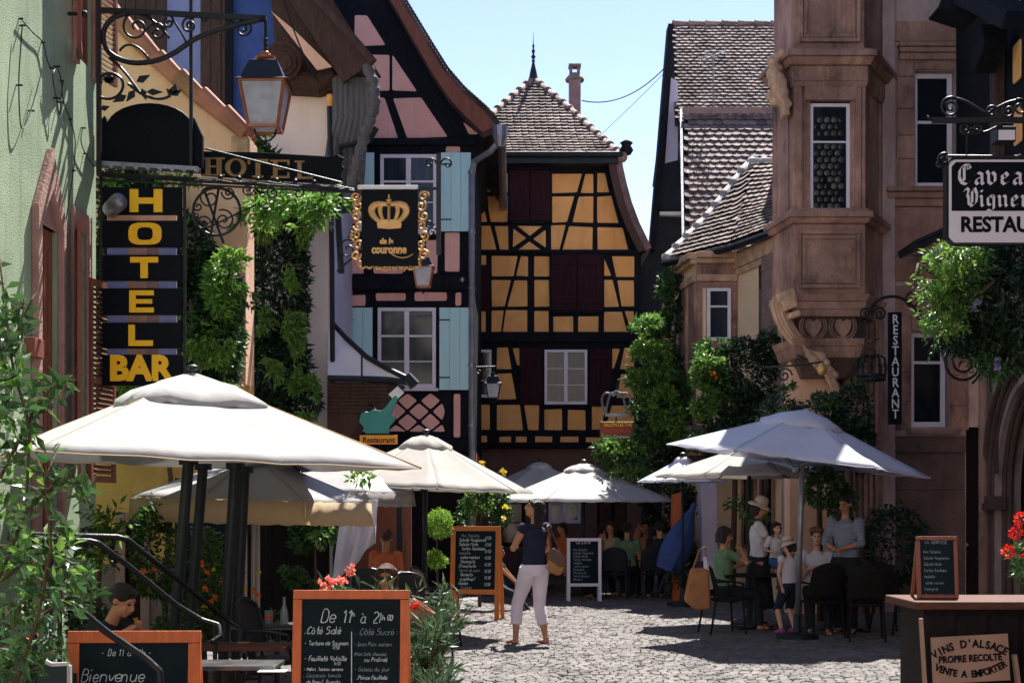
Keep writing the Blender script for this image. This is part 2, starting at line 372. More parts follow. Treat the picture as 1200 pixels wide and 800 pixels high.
GL = {
'a':"5:4626141322324346 464252",'b':"5:1912 15263645433222 13",'c':"4:4536261513223243",'d':"5:4942 462615132232 4344",
'e':"4:14444536261513223243",'f':"4:49392822 1636",'g':"5:46261514233344 46413010",'h':"5:1912 1526364542",'i':"2:1612 1819",
'j':"2:262010 2829",'k':"4:1912 461442",'l':"2:1913 1322",'m':"6:1612 15263532 35465552",'n':"5:1612 1526364542",
'o':"5:261513223243453626",'p':"5:1610 1526364543322213",'q':"5:46261513223243 4640",'r':"3:1612 142636",'s':"4:45362615444332 3212",
't':"3:292232 1636",'u':"5:1613223244 4642",'v':"4:162246",'w':"6:1622354256",'x':"4:1642 1246",'y':"4:1623 4610",'z':"4:16461242",
'A':"5:122952 1545",'B':"5:1219394736163645433212",'C':"5:4839281613223243",'D':"5:12193947433212",'E':"4:49191242 1636",
'F':"4:491912 1636",'G':"5:48392816132232434535",'H':"5:1912 4942 1646",'J':"4:391938 383322 13",'L':"4:191242",'M':"6:1219355952",
'N':"5:12194249",'O':"5:291813223243483929",'P':"5:12193948463616",'R':"5:12193948463616 2642",'S':"5:48392918163645433212",
'T':"5:1949 3932",'V':"5:193249",'0':"4:291813223243483929",'1':"3:172922",'2':"4:18293947 471242",'3':"4:194936454332 3212",
'4':"4:391444 3532",'5':"4:491916364543 433212",'6':"4:392815132232433516",'7':"4:194922",'8':"4:26172939472615132232434526",'9':"4:473919172636 474232",
'-':"4:1535",'.':"2:1213",',':"2:1211",':':"2:1213 1516","'":"2:1819",'(':"2:291611",')':"2:192621"}
ACC = {'é': ('e', '2838'), 'è': ('e', '2837'), 'ê': ('e', '172837'), 'à': ('a', '1827'), 'ô': ('o', '172837'), 'û': ('u', '172837')}
def hand(text, x, z, h, jit=.35, slant=.08, adv=.82):
    """single stroke handwriting; returns list of polylines of (x,z)"""
    out = []; cx = x; k = h / 7.0
    for ch in text:
        acc = None
        if ch in ACC: ch, acc = ACC[ch]
        if ch not in GL: cx += 3 * k; continue
        w, body = GL[ch].split(':'); w = int(w)
        js = random.uniform(.9, 1.1); jz = random.uniform(-.25, .25) * jit * k * 2
        strokes = body.split() + ([acc] if acc else [])
        for st in strokes:
            pl = []
            for i in range(0, len(st) - 1, 2):
                gx, gz = int(st[i]), int(st[i + 1])
                gx += random.uniform(-.3, .3) * jit; gz += random.uniform(-.3, .3) * jit
                pl.append((cx + (gx * js + (gz - 2) * slant * 2) * k, z + (gz - 2) * k + jz))
            out.append(pl)
        cx += (w * adv + .35) * k
    return out, cx
def ribbons(mb, pls, y, w):
    for pl in pls:
        # round corners by one subdivision
        q = []
        if len(pl) > 2:
            q.append(pl[0])
            for i in range(len(pl) - 1):
                a, b = pl[i], pl[i + 1]
                q.append((a[0] * .75 + b[0] * .25, a[1] * .75 + b[1] * .25)); q.append((a[0] * .25 + b[0] * .75, a[1] * .25 + b[1] * .75))
            q.append(pl[-1])
        else: q = pl
        n = len(q); L = []; Rr = []
        for i in range(n):
            a = q[max(0, i - 1)]; b = q[min(n - 1, i + 1)]
            d = V((b[0] - a[0], b[1] - a[1]))
            if d.length < 1e-9: d = V((1, 0))
            d.normalize(); ww = w * random.uniform(.7, 1.15) / 2
            L.append(V((q[i][0] - d.y * ww, y, q[i][1] + d.x * ww))); Rr.append(V((q[i][0] + d.y * ww, y, q[i][1] - d.x * ww)))
        vs = L + Rr
        mb.add(vs, [(i, i + 1, n + i + 1, n + i) for i in range(n - 1)])
def nib(mb, pls, y, nv, th=.006):
    """broad pen strokes: each segment swept by the slanted nib"""
    k = 0
    for pl in pls:
        for i in range(len(pl) - 1):
            a = V(pl[i]); b = V(pl[i + 1]); nn = V(nv)
            q = [a - nn, a + nn, b + nn, b - nn]
            k += 1; yy = y - (k % 5) * .0004
            d = b - a
            if abs(d.x * nn.y - d.y * nn.x) < 1e-7:
                e = V((-nn.y, nn.x)) * .18; q = [a - nn - e, a + nn - e, b + nn + e, b - nn + e]
            mb.hexa([V((p.x, yy - th, p.y)) for p in q], [V((p.x, yy, p.y)) for p in q])

# ---------------------------------------------------------------- roof tiles
def poly_at(pl, t):
    ls = [(pl[i + 1] - pl[i]).length for i in range(len(pl) - 1)]; T = sum(ls) * t
    for i, l in enumerate(ls):
        if T <= l + 1e-9: return pl[i].lerp(pl[i + 1], T / l)
        T -= l
    return pl[-1].copy()
def tiles(L, Rr, w, row, outward, lift=.03, th=.016, jit=.012):
    mb = MB(); L = [V(p) for p in L]; Rr = [V(p) for p in Rr]; outward = V(outward)
    tot = max(sum((L[i + 1] - L[i]).length for i in range(len(L) - 1)), sum((Rr[i + 1] - Rr[i]).length for i in range(len(Rr) - 1)))
    n = max(2, int(tot / row))
    for r in range(n):
        t0 = r / n; t1 = min(1, (r + 1.55) / n)
        a0, b0, a1, b1 = poly_at(L, t0), poly_at(Rr, t0), poly_at(L, t1), poly_at(Rr, t1)
        d = b0 - a0; W = d.length
        if W < w * .4: continue
        ex = d.normalized(); up = ((a1 + b1) / 2 - (a0 + b0) / 2)
        nrm = ex.cross(up).normalized()
        if nrm.dot(outward) < 0: nrm = -nrm
        up = nrm.cross(ex); up.normalize()
        if up.z < 0: up = -up
        hl = ((a1 + b1) / 2 - (a0 + b0) / 2).length
        mid0 = (a0 + b0) / 2
        k = int(W / w) + 2; off = (.5 if r % 2 else 0) * w
        for i in range(k):
            x = -W / 2 + i * w + off - w * .5 + random.uniform(-jit, jit) * .5
            if x < -W / 2 - w * .25 or x + w > W / 2 + w * .35: continue
            bx = mid0 + ex * (x + w / 2) + up * random.uniform(-jit, jit)
            hw = w * .485; lf = lift + random.uniform(0, .008); tw = random.uniform(-.05, .05)
            out = [(-hw, hl), (-hw, row * .28), (-hw * .62, row * .08), (0, 0), (hw * .62, row * .08), (hw, row * .28), (hw, hl)]
            top = []; bot = []
            for (u, v) in out:
                l = lf * (1 - v / hl) + .004 + u * tw
                top.append(bx + ex * u + up * v + nrm * (l + th)); bot.append(bx + ex * u + up * v + nrm * l)
            m = len(out)
            mb.add(top + bot, [tuple(range(m)), tuple(range(2 * m - 1, m - 1, -1))] + [(j, j + m, (j + 1) % m + m, (j + 1) % m) for j in range(m)])
    return mb
def ridge_tiles(mb, pts, r=.09, step=.34):
    pts = [V(p) for p in pts]; tot = sum((pts[i + 1] - pts[i]).length for i in range(len(pts) - 1)); n = max(2, int(tot / step))
    for i in range(n):
        a = poly_at(pts, i / n); b = poly_at(pts, min(1, (i + 1.12) / n))
        mb.tube([a + V((0, 0, .01)), a.lerp(b, .12), b], [r * 1.22, r * 1.12, r * .82], 10)
    return mb

# ---------------------------------------------------------------- leaves
def leaf(vs, fs, c, d, nrm, l, w):
    """a folded, pointed leaf: six vertices"""
    s = d.cross(nrm)
    if s.length < 1e-5: s = d.orthogonal()
    s.normalize(); nn = s.cross(d).normalized(); b = len(vs)
    vs += [c, c + d * l * .4 + s * w * .5 + nn * w * .12, c + d * l + nn * (-l * .12), c + d * l * .4 - s * w * .5 + nn * w * .12, c + d * l * .42 - nn * w * .05]
    fs += [(b, b + 1, b + 4), (b + 1, b + 2, b + 4), (b + 2, b + 3, b + 4), (b + 3, b, b + 4)]
def rdir(up=0.0):
    while True:
        d = V((random.uniform(-1, 1), random.uniform(-1, 1), random.uniform(-1, 1)))
        if .05 < d.length < 1: break
    d.normalize(); d.z += up; d.normalize(); return d
def foliage(blobs, n, size, name, m, parent, asp=.5, droop=-.15, shell=.55, keep=.42, nscale=1.1, cluster=0):
    """leaves spread through ellipsoid blobs (centre, radii), thinned by noise so gaps and clumps appear"""
    vs = []; fs = []; wts = [b[1][0] * b[1][2] + b[1][1] * b[1][2] for b in blobs]; c = 0; tries = 0
    while c < n and tries < n * 12:
        tries += 1
        ce, ra = random.choices(blobs, wts)[0]; d = rdir()
        r = random.uniform(shell, 1) ** .6
        p = V((ce[0] + d.x * ra[0] * r, ce[1] + d.y * ra[1] * r, ce[2] + d.z * ra[2] * r))
        if noise.noise(p * nscale * 2.2) * .5 + .5 < keep * (.7 + .5 * r): continue
        if cluster:
            ax = rdir(droop); sd = ax.orthogonal().normalized()
            L = size * cluster * .5
            for q in range(cluster):
                for sg in (-1, 1):
                    o = p + ax * (L * q / cluster)
                    dd = (ax * .7 + sd * sg).normalized()
                    leaf(vs, fs, o, dd, rdir(.8), size * random.uniform(.8, 1.1), size * asp)
                    c += 1
            leaf(vs, fs, p + ax * L, ax, rdir(.8), size, size * asp)
        else:
            dd = (rdir(droop) + d * .8).normalized()
            leaf(vs, fs, p, dd, rdir(.7), size * random.uniform(.45, 1.4), size * asp * random.uniform(.7, 1.2)); c += 1
    return raw(vs, fs, name, m, parent)
def blossoms(pts, r, name, m, parent, petals=9):
    vs = []; fs = []
    for p in pts:
        for k in range(petals):
            d = rdir(.3); leaf(vs, fs, V(p) + d * r * .1, d, rdir(), r * random.uniform(.8, 1.2), r * .9)
    return raw(vs, fs, name, m, parent)

def spiral(c, r0, turns, a0=0.0, sgn=1, n=26, plane='xz', tail=None):
    """wrought iron scroll centreline, in the xz plane around c"""
    c = V(c); out = []
    for i in range(n + 1):
        t = i / n; a = a0 + sgn * t * turns * 2 * PI; r = r0 * (1 - t * .86)
        out.append(c + V((math.cos(a) * r, 0, math.sin(a) * r)))
    return out
def arc(c, r, a0, a1, n=14):
    c = V(c); return [c + V((math.cos(R(a0 + (a1 - a0) * i / n)) * r, 0, math.sin(R(a0 + (a1 - a0) * i / n)) * r)) for i in range(n + 1)]
def bez(a, b, c, d, n=14):
    a, b, c, d = V(a), V(b), V(c), V(d); out = []
    for i in range(n + 1):
        t = i / n; s = 1 - t; out.append(a * s**3 + b * 3 * s * s * t + c * 3 * s * t * t + d * t**3)
    return out

def fused(parts, name, m, parent, vox=.012, smooth=3, fac=.5):
    """parts = MB of overlapping closed shapes, melted into one continuous surface"""
    o = parts.build('tmpm', m)
    md = o.modifiers.new('r', 'REMESH'); md.mode = 'VOXEL'; md.voxel_size = vox; md.use_smooth_shade = True
    if smooth: s_ = o.modifiers.new('s', 'SMOOTH'); s_.iterations = smooth; s_.factor = fac
    dg = bpy.context.evaluated_depsgraph_get(); dg.update()
    me = bpy.data.meshes.new_from_object(o.evaluated_get(dg)); bpy.data.objects.remove(o)
    for p in me.polygons: p.use_smooth = True
    o2 = bpy.data.objects.new(name, me); put(o2, parent); return o2
# ================================================================= building parts
def rounded(poly, r):
    n = len(poly); out = []
    for i in range(n):
        p = V(poly[i]); a = V(poly[i - 1]) - p; b = V(poly[(i + 1) % n]) - p
        q = min(r, a.length * .4, b.length * .4)
        s = p + a.normalized() * q; e = p + b.normalized() * q
        for t in (0, .5, 1): out.append(tuple(s * (1 - t)**2 + p * 2 * t * (1 - t) + e * t * t))
    return out
def infill(mb, poly, y=-.014, r=.07, wob=.012, grow=.0):
    if grow:
        n_ = len(poly); gx = sum(p[0] for p in poly) / n_; gz = sum(p[1] for p in poly) / n_
        poly = [(p[0] + math.copysign(min(grow, abs(p[0] - gx) * .3), p[0] - gx), p[1] + math.copysign(min(grow, abs(p[1] - gz) * .3), p[1] - gz)) for p in poly]
    poly = [(p[0] + random.uniform(-wob, wob), p[1] + random.uniform(-wob, wob)) for p in poly]
    o = rounded(poly, r); cx = sum(p[0] for p in o) / len(o); cz = sum(p[1] for p in o) / len(o)
    n = len(o); ins = []
    for p in o:
        d = V((cx - p[0], cz - p[1])); l = d.length; d = d / l * min(.010, l * .3); ins.append((p[0] + d.x, p[1] + d.y))
    vs = [V((p[0], .004, p[1])) for p in o] + [V((p[0], y * .55, p[1])) for p in o] + [V((p[0], y, p[1])) for p in ins]
    fs = [tuple(range(2 * n, 3 * n))]
    for i in range(n):
        j = (i + 1) % n; fs += [(i, j, n + j, n + i), (n + i, n + j, 2 * n + j, 2 * n + i)]
    mb.add(vs, fs)

def window(parent, x0, x1, z0, z1, y=-.02, fw=.055, cols=2, rows=2, fm='frame_white', gm='glass', split=None, depth=.05, name='window', bars=.022, mt=None):
    mb = MB(); yo = y - depth
    mb.box(x0, x1, yo, y, z1 - fw, z1); mb.box(x0, x1, yo, y, z0, z0 + fw * 1.15)
    mb.box(x0, x0 + fw, yo, y, z0 + fw * 1.15, z1 - fw); mb.box(x1 - fw, x1, yo, y, z0 + fw * 1.15, z1 - fw)
    ix0, ix1, iz0, iz1 = x0 + fw, x1 - fw, z0 + fw * 1.15, z1 - fw
    cw = (ix1 - ix0) / cols
    for c in range(1, cols): mb.box(ix0 + cw * c - fw * .7, ix0 + cw * c + fw * .7, yo - .008, y, iz0, iz1)
    zs = split if split else [i / rows for i in range(1, rows)]
    for k, s in enumerate(zs):
        th = fw * .6 if (split and k == len(zs) - 1) else bars
        z = iz0 + (iz1 - iz0) * s
        for c in range(cols):
            a = ix0 + cw * c + (fw * .7 if c else 0); b = ix0 + cw * (c + 1) - (fw * .7 if c < cols - 1 else 0)
            mb.box(a, b, yo + .006, y, z - th / 2, z + th / 2)
    if mt: mb.v = [tuple(mt @ V(p)) for p in mb.v]
    w = mb.build(name, fm, parent, bevel=.006)
    g = MB(); g.box(x0 + fw * .5, x1 - fw * .5, y - .018, y - .008, z0 + fw * .5, z1 - fw * .5)
    if mt: g.v = [tuple(mt @ V(p)) for p in g.v]
    g.build('pane', gm, w)
    return w

def shutter(parent, x0, x1, z0, z1, m, y=-.05, boards=4, mt=None, ledge=False, hinge=True, cut=False):
    mb = MB(); n = boards; w = (x1 - x0) / n
    for i in range(n):
        mb.box(x0 + w * i + .002, x0 + w * (i + 1) - .002, y - .03, y + random.uniform(-.002, .002), z0, z1)
    if ledge:
        for z in (z0 + (z1 - z0) * .15, z0 + (z1 - z0) * .85): mb.box(x0 + .02, x1 - .02, y - .045, y - .031, z - .04, z + .04)
    if mt: mb.v = [tuple(mt @ V(p)) for p in mb.v]
    s = mb.build('shutter', m, parent, bevel=.003)
    if hinge:
        for z in (z0 + (z1 - z0) * .15, z0 + (z1 - z0) * .85):
            h = MB(); h.box(x0 - .03 if x0 > 0 else x0, x0 + (x1 - x0) * .35, y - .038, y - .031, z - .012, z + .012)
            if mt: h.v = [tuple(mt @ V(p)) for p in h.v]
            h.build('hinge', 'iron', s)
    return s

def holes_wall(mb, x0, x1, z0, z1, holes, y=0.0, reveal=.18):
    """front skin of a wall with real openings and reveals; holes = (x0,x1,z0,z1)"""
    xs = sorted({x0, x1} | {h[0] for h in holes} | {h[1] for h in holes}); zs = sorted({z0, z1} | {h[2] for h in holes} | {h[3] for h in holes})
    for i in range(len(xs) - 1):
        for j in range(len(zs) - 1):
            cx = (xs[i] + xs[i + 1]) / 2; cz = (zs[j] + zs[j + 1]) / 2
            if any(h[0] < cx < h[1] and h[2] < cz < h[3] for h in holes): continue
            mb.add([(xs[i], y, zs[j]), (xs[i + 1], y, zs[j]), (xs[i + 1], y, zs[j + 1]), (xs[i], y, zs[j + 1])], [(0, 1, 2, 3)])
    for a, b, c, d in holes:
        q = [(a, c), (b, c), (b, d), (a, d)]
        for k in range(4):
            p, r = q[k], q[(k + 1) % 4]
            mb.add([(p[0], y, p[1]), (r[0], y, r[1]), (r[0], y + reveal, r[1]), (p[0], y + reveal, p[1])], [(0, 1, 2, 3)])

def px_polys(fc, polys, ox, oy, s):
    return [[fc.uv(x / s + ox, y / s + oy) for x, y in pl] for pl in polys]

# ================================================================= ochre house (centre, far)
fo = Facade(P(640, 595, 32) - V((0, 0, HC)))
oh = fo.thing('timbered_house', 'ochre half-timbered house with maroon shutters and pointed tiled roof closing the street', 'house')
q = lambda x, y: fo.uv(x, y)
outline = [(500, 523), (500, 190), (722, 190), (728, 215), (737, 245), (747, 270), (757, 292), (751, 300), (751, 523)]
mb = MB(); mb.prism([q(*p) for p in outline], .0, 9); mb.build('timber_wall', 'timber', oh)
c5 = [[(68,412),(158,412),(158,470),(84,468)],[(88,488),(158,488),(158,570),(104,568)],[(40,486),(66,486),(84,568),(40,568)],[(40,588),(96,588),(118,665),(40,667)],
[(116,588),(156,588),(156,665),(134,665)],[(306,414),(402,414),(386,470),(306,474)],[(306,490),(376,488),(352,570),(306,572)],[(420,415),(440,415),(440,472),(404,472)],
[(398,490),(440,490),(440,572),(378,570)],[(460,412),(480,412),(494,470),(460,470)],[(460,490),(502,488),(526,572),(460,572)],[(306,586),(348,586),(326,670),(306,670)],
[(366,590),(438,592),(438,670),(342,670)],[(460,592),(540,594),(560,670),(460,670)],[(192,588),(268,588),(230,616)],[(178,598),(216,626),(178,654)],[(282,600),(246,628),(282,654)],
[(192,665),(230,640),(268,665)],[(40,686),(82,686),(82,712),(40,712)],[(106,688),(188,688),(174,750),(106,750)],[(204,690),(222,690),(222,750),(188,750)],
[(248,690),(294,690),(294,752),(248,752)],[(480,690),(500,750),(480,750)],[(508,690),(578,690),(578,752),(524,752)]]
c6 = [[(110,-2),(170,-2),(148,84),(110,84)],[(190,-2),(228,-2),(228,84),(164,84)],[(258,-2),(304,-2),(304,84),(258,84)],[(498,-2),(525,-2),(545,84),(498,86)],
[(546,-2),(598,-2),(598,84),(562,84)],[(40,106),(84,106),(84,180),(40,180)],[(110,104),(146,104),(134,182),(110,182)],[(160,102),(228,102),(228,182),(148,182)],
[(258,106),(302,106),(302,182),(258,182)],[(324,124),(388,124),(388,182),(324,182)],[(411,124),(475,124),(475,182),(411,182)],[(500,108),(556,108),(576,182),(500,182)],
[(572,106),(598,106),(598,165),(586,150)],[(128,232),(160,232),(172,300),(128,300)],[(184,234),(202,234),(202,290),(196,285)],[(128,322),(172,322),(190,406),(128,406)],
[(40,430),(98,430),(98,510),(40,510)],[(128,430),(202,430),(214,512),(128,512)],[(224,432),(268,432),(268,512),(238,512)],[(294,446),(348,446),(348,512),(294,512)],
[(375,448),(430,448),(430,512),(375,512)],[(458,436),(502,438),(484,510),(458,510)],[(528,236),(550,236),(532,298),(528,298)],[(572,232),(598,232),(598,300),(556,300)],
[(560,322),(598,322),(598,400),(545,400)],[(525,432),(598,432),(598,510),(505,510)],[(48,538),(88,538),(88,556),(48,556)],[(138,540),(172,540),(172,558),(138,558)],
[(194,540),(226,540),(226,558),(194,558)],[(262,540),(314,540),(314,558),(262,558)],[(350,540),(406,540),(406,558),(350,558)],[(438,542),(480,542),(480,560),(438,560)],[(510,542),(580,542),(580,560),(510,560)]]
mb = MB()
for pl in px_polys(fo, c5, 540, 60, 2.857) + px_polys(fo, c6, 540, 330, 2.963): infill(mb, pl, r=.022, wob=.008, grow=.02)
mb.build('plaster_infill', 'ochre', oh)
# horizontal sill timbers that stand proud between storeys
mb = MB()
for y0, y1, xa, xb in ((389, 401, 500, 752), (518, 525, 500, 752), (194, 199, 500, 722), (293, 297, 500, 757)):
    (a, z0), (b, z1) = q(xa, y1), q(xb, y0); mb = MB(); mb.box(a, b, -.07, -.002, z0, z1); mb.build('storey_beam', 'timber', oh, bevel=.01)
def rect(f, x0, y0, x1, y1):
    a = f.uv(x0, y1); b = f.uv(x1, y0); return a[0], b[0], a[1], b[1]
for (x0, y0, x1, y1) in ((597.5, 200, 620.5, 259), (621.5, 200, 644.5, 259), (646.5, 299, 675.5, 364), (676.5, 299, 705.5, 364), (559, 311, 573, 364)):
    a, b, c, d = rect(fo, x0, y0, x1, y1); shutter(oh, a, b, c, d, 'maroon', y=-.03, ledge=True, hinge=False)
mb = MB()
for (x0, y0, x1, y1) in ((595, 197, 647, 262), (644, 296, 708, 367)):
    a, b, c, d = rect(fo, x0, y0, x1, y1)
    mb = MB()
    for bx in ((a, b, d - .05, d), (a, b, c, c + .05), (a, a + .05, c, d), (b - .05, b, c, d)): mb.box(bx[0], bx[1], -.055, -.001, bx[2], bx[3])
    mb.build('shutter_frame', 'timber', oh)
a, b, c, d = rect(fo, 638, 410, 688, 474); wn = window(oh, a, b, c, d, y=-.03, fw=.06, cols=2, rows=3, gm='glass_refl')
a, b, c, d = rect(fo, 552, 410, 576, 466); window(oh, a, b, c, d, y=-.03, fw=.06, cols=1, rows=3)
for (x0, y0, x1, y1) in ((609, 408, 635, 474), (691, 409, 717, 475)):
    a, b, c, d = rect(fo, x0, y0, x1, y1); shutter(oh, a, b, c, d, 'maroon', y=-.04, ledge=True, hinge=False)
# ground floor
gw = MB(); a, b, c, d = rect(fo, 500, 525, 752, 700)
hw = rect(fo, 643, 587, 681, 613); hd = rect(fo, 700, 585, 735, 700); hd = (hd[0], hd[1], 0.02, hd[3])
hw2 = rect(fo, 585, 585, 615, 640)
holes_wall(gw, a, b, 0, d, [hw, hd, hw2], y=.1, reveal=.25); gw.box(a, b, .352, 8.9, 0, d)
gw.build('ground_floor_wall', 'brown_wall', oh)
window(oh, *hw, y=.22, fw=.07, cols=2, rows=1, fm='frame_white'); window(oh, *hw2, y=.22, fw=.07, cols=1, rows=2, fm='dark_wood')
mb = MB(); mb.box(hd[0], hd[1], .25, .3, 0, hd[3]); dr = mb.build('door', 'dark_wood', oh)
mb = MB()
for i in range(2):
    for k in range(2): mb.box(hd[0] + .07 + i * .33, hd[0] + .33 + i * .33, .235, .249, .15 + k * .95, .95 + k * .95)
mb.build('door_panel', 'wood', dr)
# roof: hipped cap, bell-cast, then steep flank verge on the right
apF = P(625, 94, 34.4); RP = [P(730, 185, 31.6), P(702, 161, 32.5), P(669, 130, 33.4), apF]
cxo = apF.x
LP = [V((2 * cxo - p.x, p.y, p.z)) for p in RP]
W2L = Matrix.Translation(-V(fo.loc))
def loc(p, f): return f.inv @ V(p)
mb = tiles([loc(p, fo) for p in LP], [loc(p, fo) for p in RP], .155, .155, (0, -1, .8), lift=.05)
mb.build('front_roof_tiles', 'tile', oh)
mb = MB()
rl = [loc(p, fo) for p in RP]; ll = [loc(p, fo) for p in LP]; dn = V((0, 0, -.05))
for i in range(3): mb.add([ll[i] + dn, rl[i] + dn, rl[i + 1] + dn, ll[i + 1] + dn], [(0, 1, 2, 3)])
bk = V((0, 8, 0)); apb = rl[3] + bk
for s in (rl, ll):
    for i in range(3): mb.add([s[i] + dn, s[i] + dn + bk * 1.2 - V((0, s[i].y, 0)), (s[i + 1] if i < 2 else apb) + (dn + bk - V((0, s[i + 1].y, 0)) if i < 2 else dn), s[i + 1] + dn], [(0, 1, 2, 3)])
mb.build('roof_deck', 'roofbase', oh)
mb = MB(); ridge_tiles(mb, rl, .10, .32); ridge_tiles(mb, ll, .10, .32); ridge_tiles(mb, [rl[3], apb], .1, .36); mb.build('ridge_tiles', 'ridge', oh, smooth=True)
# flank roof (edge on): verge following the bell curve
cur = [(727, 186), (729, 200), (733, 218), (739, 240), (748, 264), (762, 293)]
cl = [fo.uv(*p) for p in cur]
mb = MB()
poly = cl + [(p[0] - .14, p[1] - .05) for p in reversed(cl)]
mb.prism(poly, -.32, 9); mb.build('flank_roof', 'tile_dark', oh)
mb = MB(); poly = [(p[0] - .145, p[1] - .05) for p in cl] + [(p[0] - .30, p[1] - .10) for p in reversed(cl)]
mb.prism(poly, -.34, -.26); mb.build('verge_board', 'wood', oh)
mb = MB(); a = fo.uv(520, 190); b = fo.uv(728, 186)
mb.tube([(a[0], -.5, b[1] - .02), (b[0], -.5, b[1] - .02)], .06, 8); mb.box(a[0], b[0] - .1, -.42, .0, b[1] - .2, b[1] - .06); mb.build('eaves_gutter', 'iron_grey', oh)
# finials and chimney
mb = MB(); t = loc(apF, fo)
mb.lathe([(.13, -.1), (.09, .15), (.03, .42), (.045, .46), (.025, .5), (.06, .56), (.02, .62), (.045, .7), (.015, .76), (.03, .82), (.01, .88), (.004, 1.15)], t, 10); mb.build('finial', 'iron', oh, smooth=True)
mb = MB(); t2 = t + V((.75, 5, -.25)); mb.lathe([(.09, 0), (.02, .35), (.05, .42), (.01, .5), (.004, .9)], t2, 8); mb.build('finial', 'iron', oh, smooth=True)
mb = MB(); cb = loc(P(673.5, 138, 37), fo); ct = loc(P(673.5, 95, 37), fo)
mb.box(cb.x - .15, cb.x + .15, cb.y - .15, cb.y + .25, cb.z - 1.4, ct.z); ch = mb.build('chimney', 'stone_pink', oh, bevel=.01)
mb = MB(); mb.lathe([(.24, 0), (.25, .06), (.15, .17), (.14, .2)], ct + V((0, .05, 0)), 12); mb.build('chimney_cap', 'purple_base', ch)
mb = MB()
for sx in (-1, 1):
    for sy in (-1, 1): mb.box(ct.x + sx * .1 - .035, ct.x + sx * .1 + .035, ct.y + .05 + sy * .1 - .03, ct.y + .05 + sy * .1 + .03, ct.z + .19, ct.z + .36)
mb.box(ct.x - .16, ct.x + .16, ct.y - .11, ct.y + .21, ct.z + .36, ct.z + .42); mb.build('chimney_pot', 'purple_base', ch)
mb = MB(); e = P(734, 176, 31.7); e = loc(e, fo); mb.lathe([(.1, -.1), (.16, 0), (.1, .1), (.15, .16), (.05, .22)], e, 10); mb.build('corner_ornament', 'timber', oh, smooth=True)

# ================================================================= pink house
fp = Facade(P(480, 595, 26) - V((0, 0, HC)))
ph = fp.thing('timbered_house', 'salmon pink half-timbered gable house with pale aqua shutters', 'house')
q = lambda x, y: fp.uv(x, y)
rake = [(452, -3), (470, 27), (490, 62), (510, 97), (527, 122), (545, 142), (566, 162)]
mb = MB(); mb.prism([q(330, 535), q(330, -120), q(395, -110)] + [q(*p) for p in rake] + [q(556, 172), q(556, 535)], 0, 8); mb.build('timber_wall', 'timber', ph)
pk = [[(416,19),(430,19),(451,53),(416,54)],[(400,64),(456,65),(456,106),(400,106)],[(460,65),(488,107),(460,106)],[(400,116),(450,115),(466,162),(400,162)],
[(461,116),(493,115),(524,160),(478,162)],[(543,143),(560,157),(550,157)],[(523,172),(539,172),(539,179),(523,179)],[(522,273),(538,273),(538,318),(522,318)],
[(500,282),(513,282),(512,320),(500,320)],[(402,281),(417,281),(426,320),(402,320)],[(438,310),(472,310),(472,320),(438,320)],[(402,347),(428,346),(428,358),(402,358)],
[(441,344),(475,344),(475,352),(441,352)],[(486,343),(523,343),(523,352),(486,352)],[(534,343),(540,343),(540,358),(534,358)],[(532,462),(539,462),(539,512),(532,512)],
[(402,180),(418,180),(418,262),(402,262)],[(398,462),(428,462),(428,505),(398,505)]]
# lattice lozenges
for i in range(-3, 4):
    for j in range(-3, 4):
        cx = 491 + (i - j) * 13.5; cy = 482 + (i + j) * 12.5
        pl = [(cx - 11, cy), (cx, cy - 9.5), (cx + 11, cy), (cx, cy + 9.5)]
        if cx < 462 or cx > 521 or cy < 458 or cy > 508: continue
        pl = [(min(521, max(455, x)), min(505, max(461, y))) for x, y in pl]
        dd = []
        for p in pl:
            if not dd or p != dd[-1]: dd.append(p)
        if len(dd) >= 3: pk.append(dd)
mb = MB()
for pl in pk: infill(mb, [q(*p) for p in pl], r=.035, wob=.006, grow=.008)
mb.build('plaster_infill', 'pink', ph)
mb = MB()
for y0, y1 in ((163, 171), (324, 340), (515, 528)):
    (a, z0), (b, z1) = q(395, y1), q(557, y0); mb = MB(); mb.box(a, b, -.09, -.002, z0, z1); mb.build('storey_beam', 'timber', ph, bevel=.012)
a, b, c, d = rect(fp, 446, 182, 512, 272); w1 = window(ph, a, b, c, d, y=-.03, fw=.065, cols=2, rows=3, split=[.36, .66], gm='glass_refl')
a, b, c, d = rect(fp, 443, 361, 511, 455); w2 = window(ph, a, b, c, d, y=-.03, fw=.065, cols=2, rows=3, split=[.31, .66], gm='glass_refl')
for w_, r_ in ((w1, rect(fp, 446, 182, 512, 272)), (w2, rect(fp, 443, 361, 511, 455))):
    mb = MB(); mb.box(r_[0] - .05, r_[1] + .05, -.13, -.04, r_[2] - .05, r_[2] - .003); mb.build('sill', 'frame_white', w_, bevel=.006)
for (x0, y0, x1, y1) in ((517, 180, 552, 272), (419, 180, 439, 272), (515, 361, 551, 457), (402, 361, 437, 457)):
    a, b, c, d = rect(fp, x0, y0, x1, y1); shutter(ph, a, b, c, d, 'aqua', y=-.05, boards=3 if x1 - x0 > 25 else 2)
# ground floor: rust wall with dark opening
gw = MB(); a, b, c, d = rect(fp, 330, 528, 557, 700); ho = rect(fp, 478, 560, 548, 700); ho = (ho[0], ho[1], .02, ho[3])
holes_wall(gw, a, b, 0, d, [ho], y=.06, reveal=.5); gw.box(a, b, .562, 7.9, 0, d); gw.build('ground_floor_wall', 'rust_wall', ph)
mb = MB(); mb.box(ho[0], ho[1], .5, .55, 0, ho[3]); mb.build('shop_door', 'dark_wood', ph)
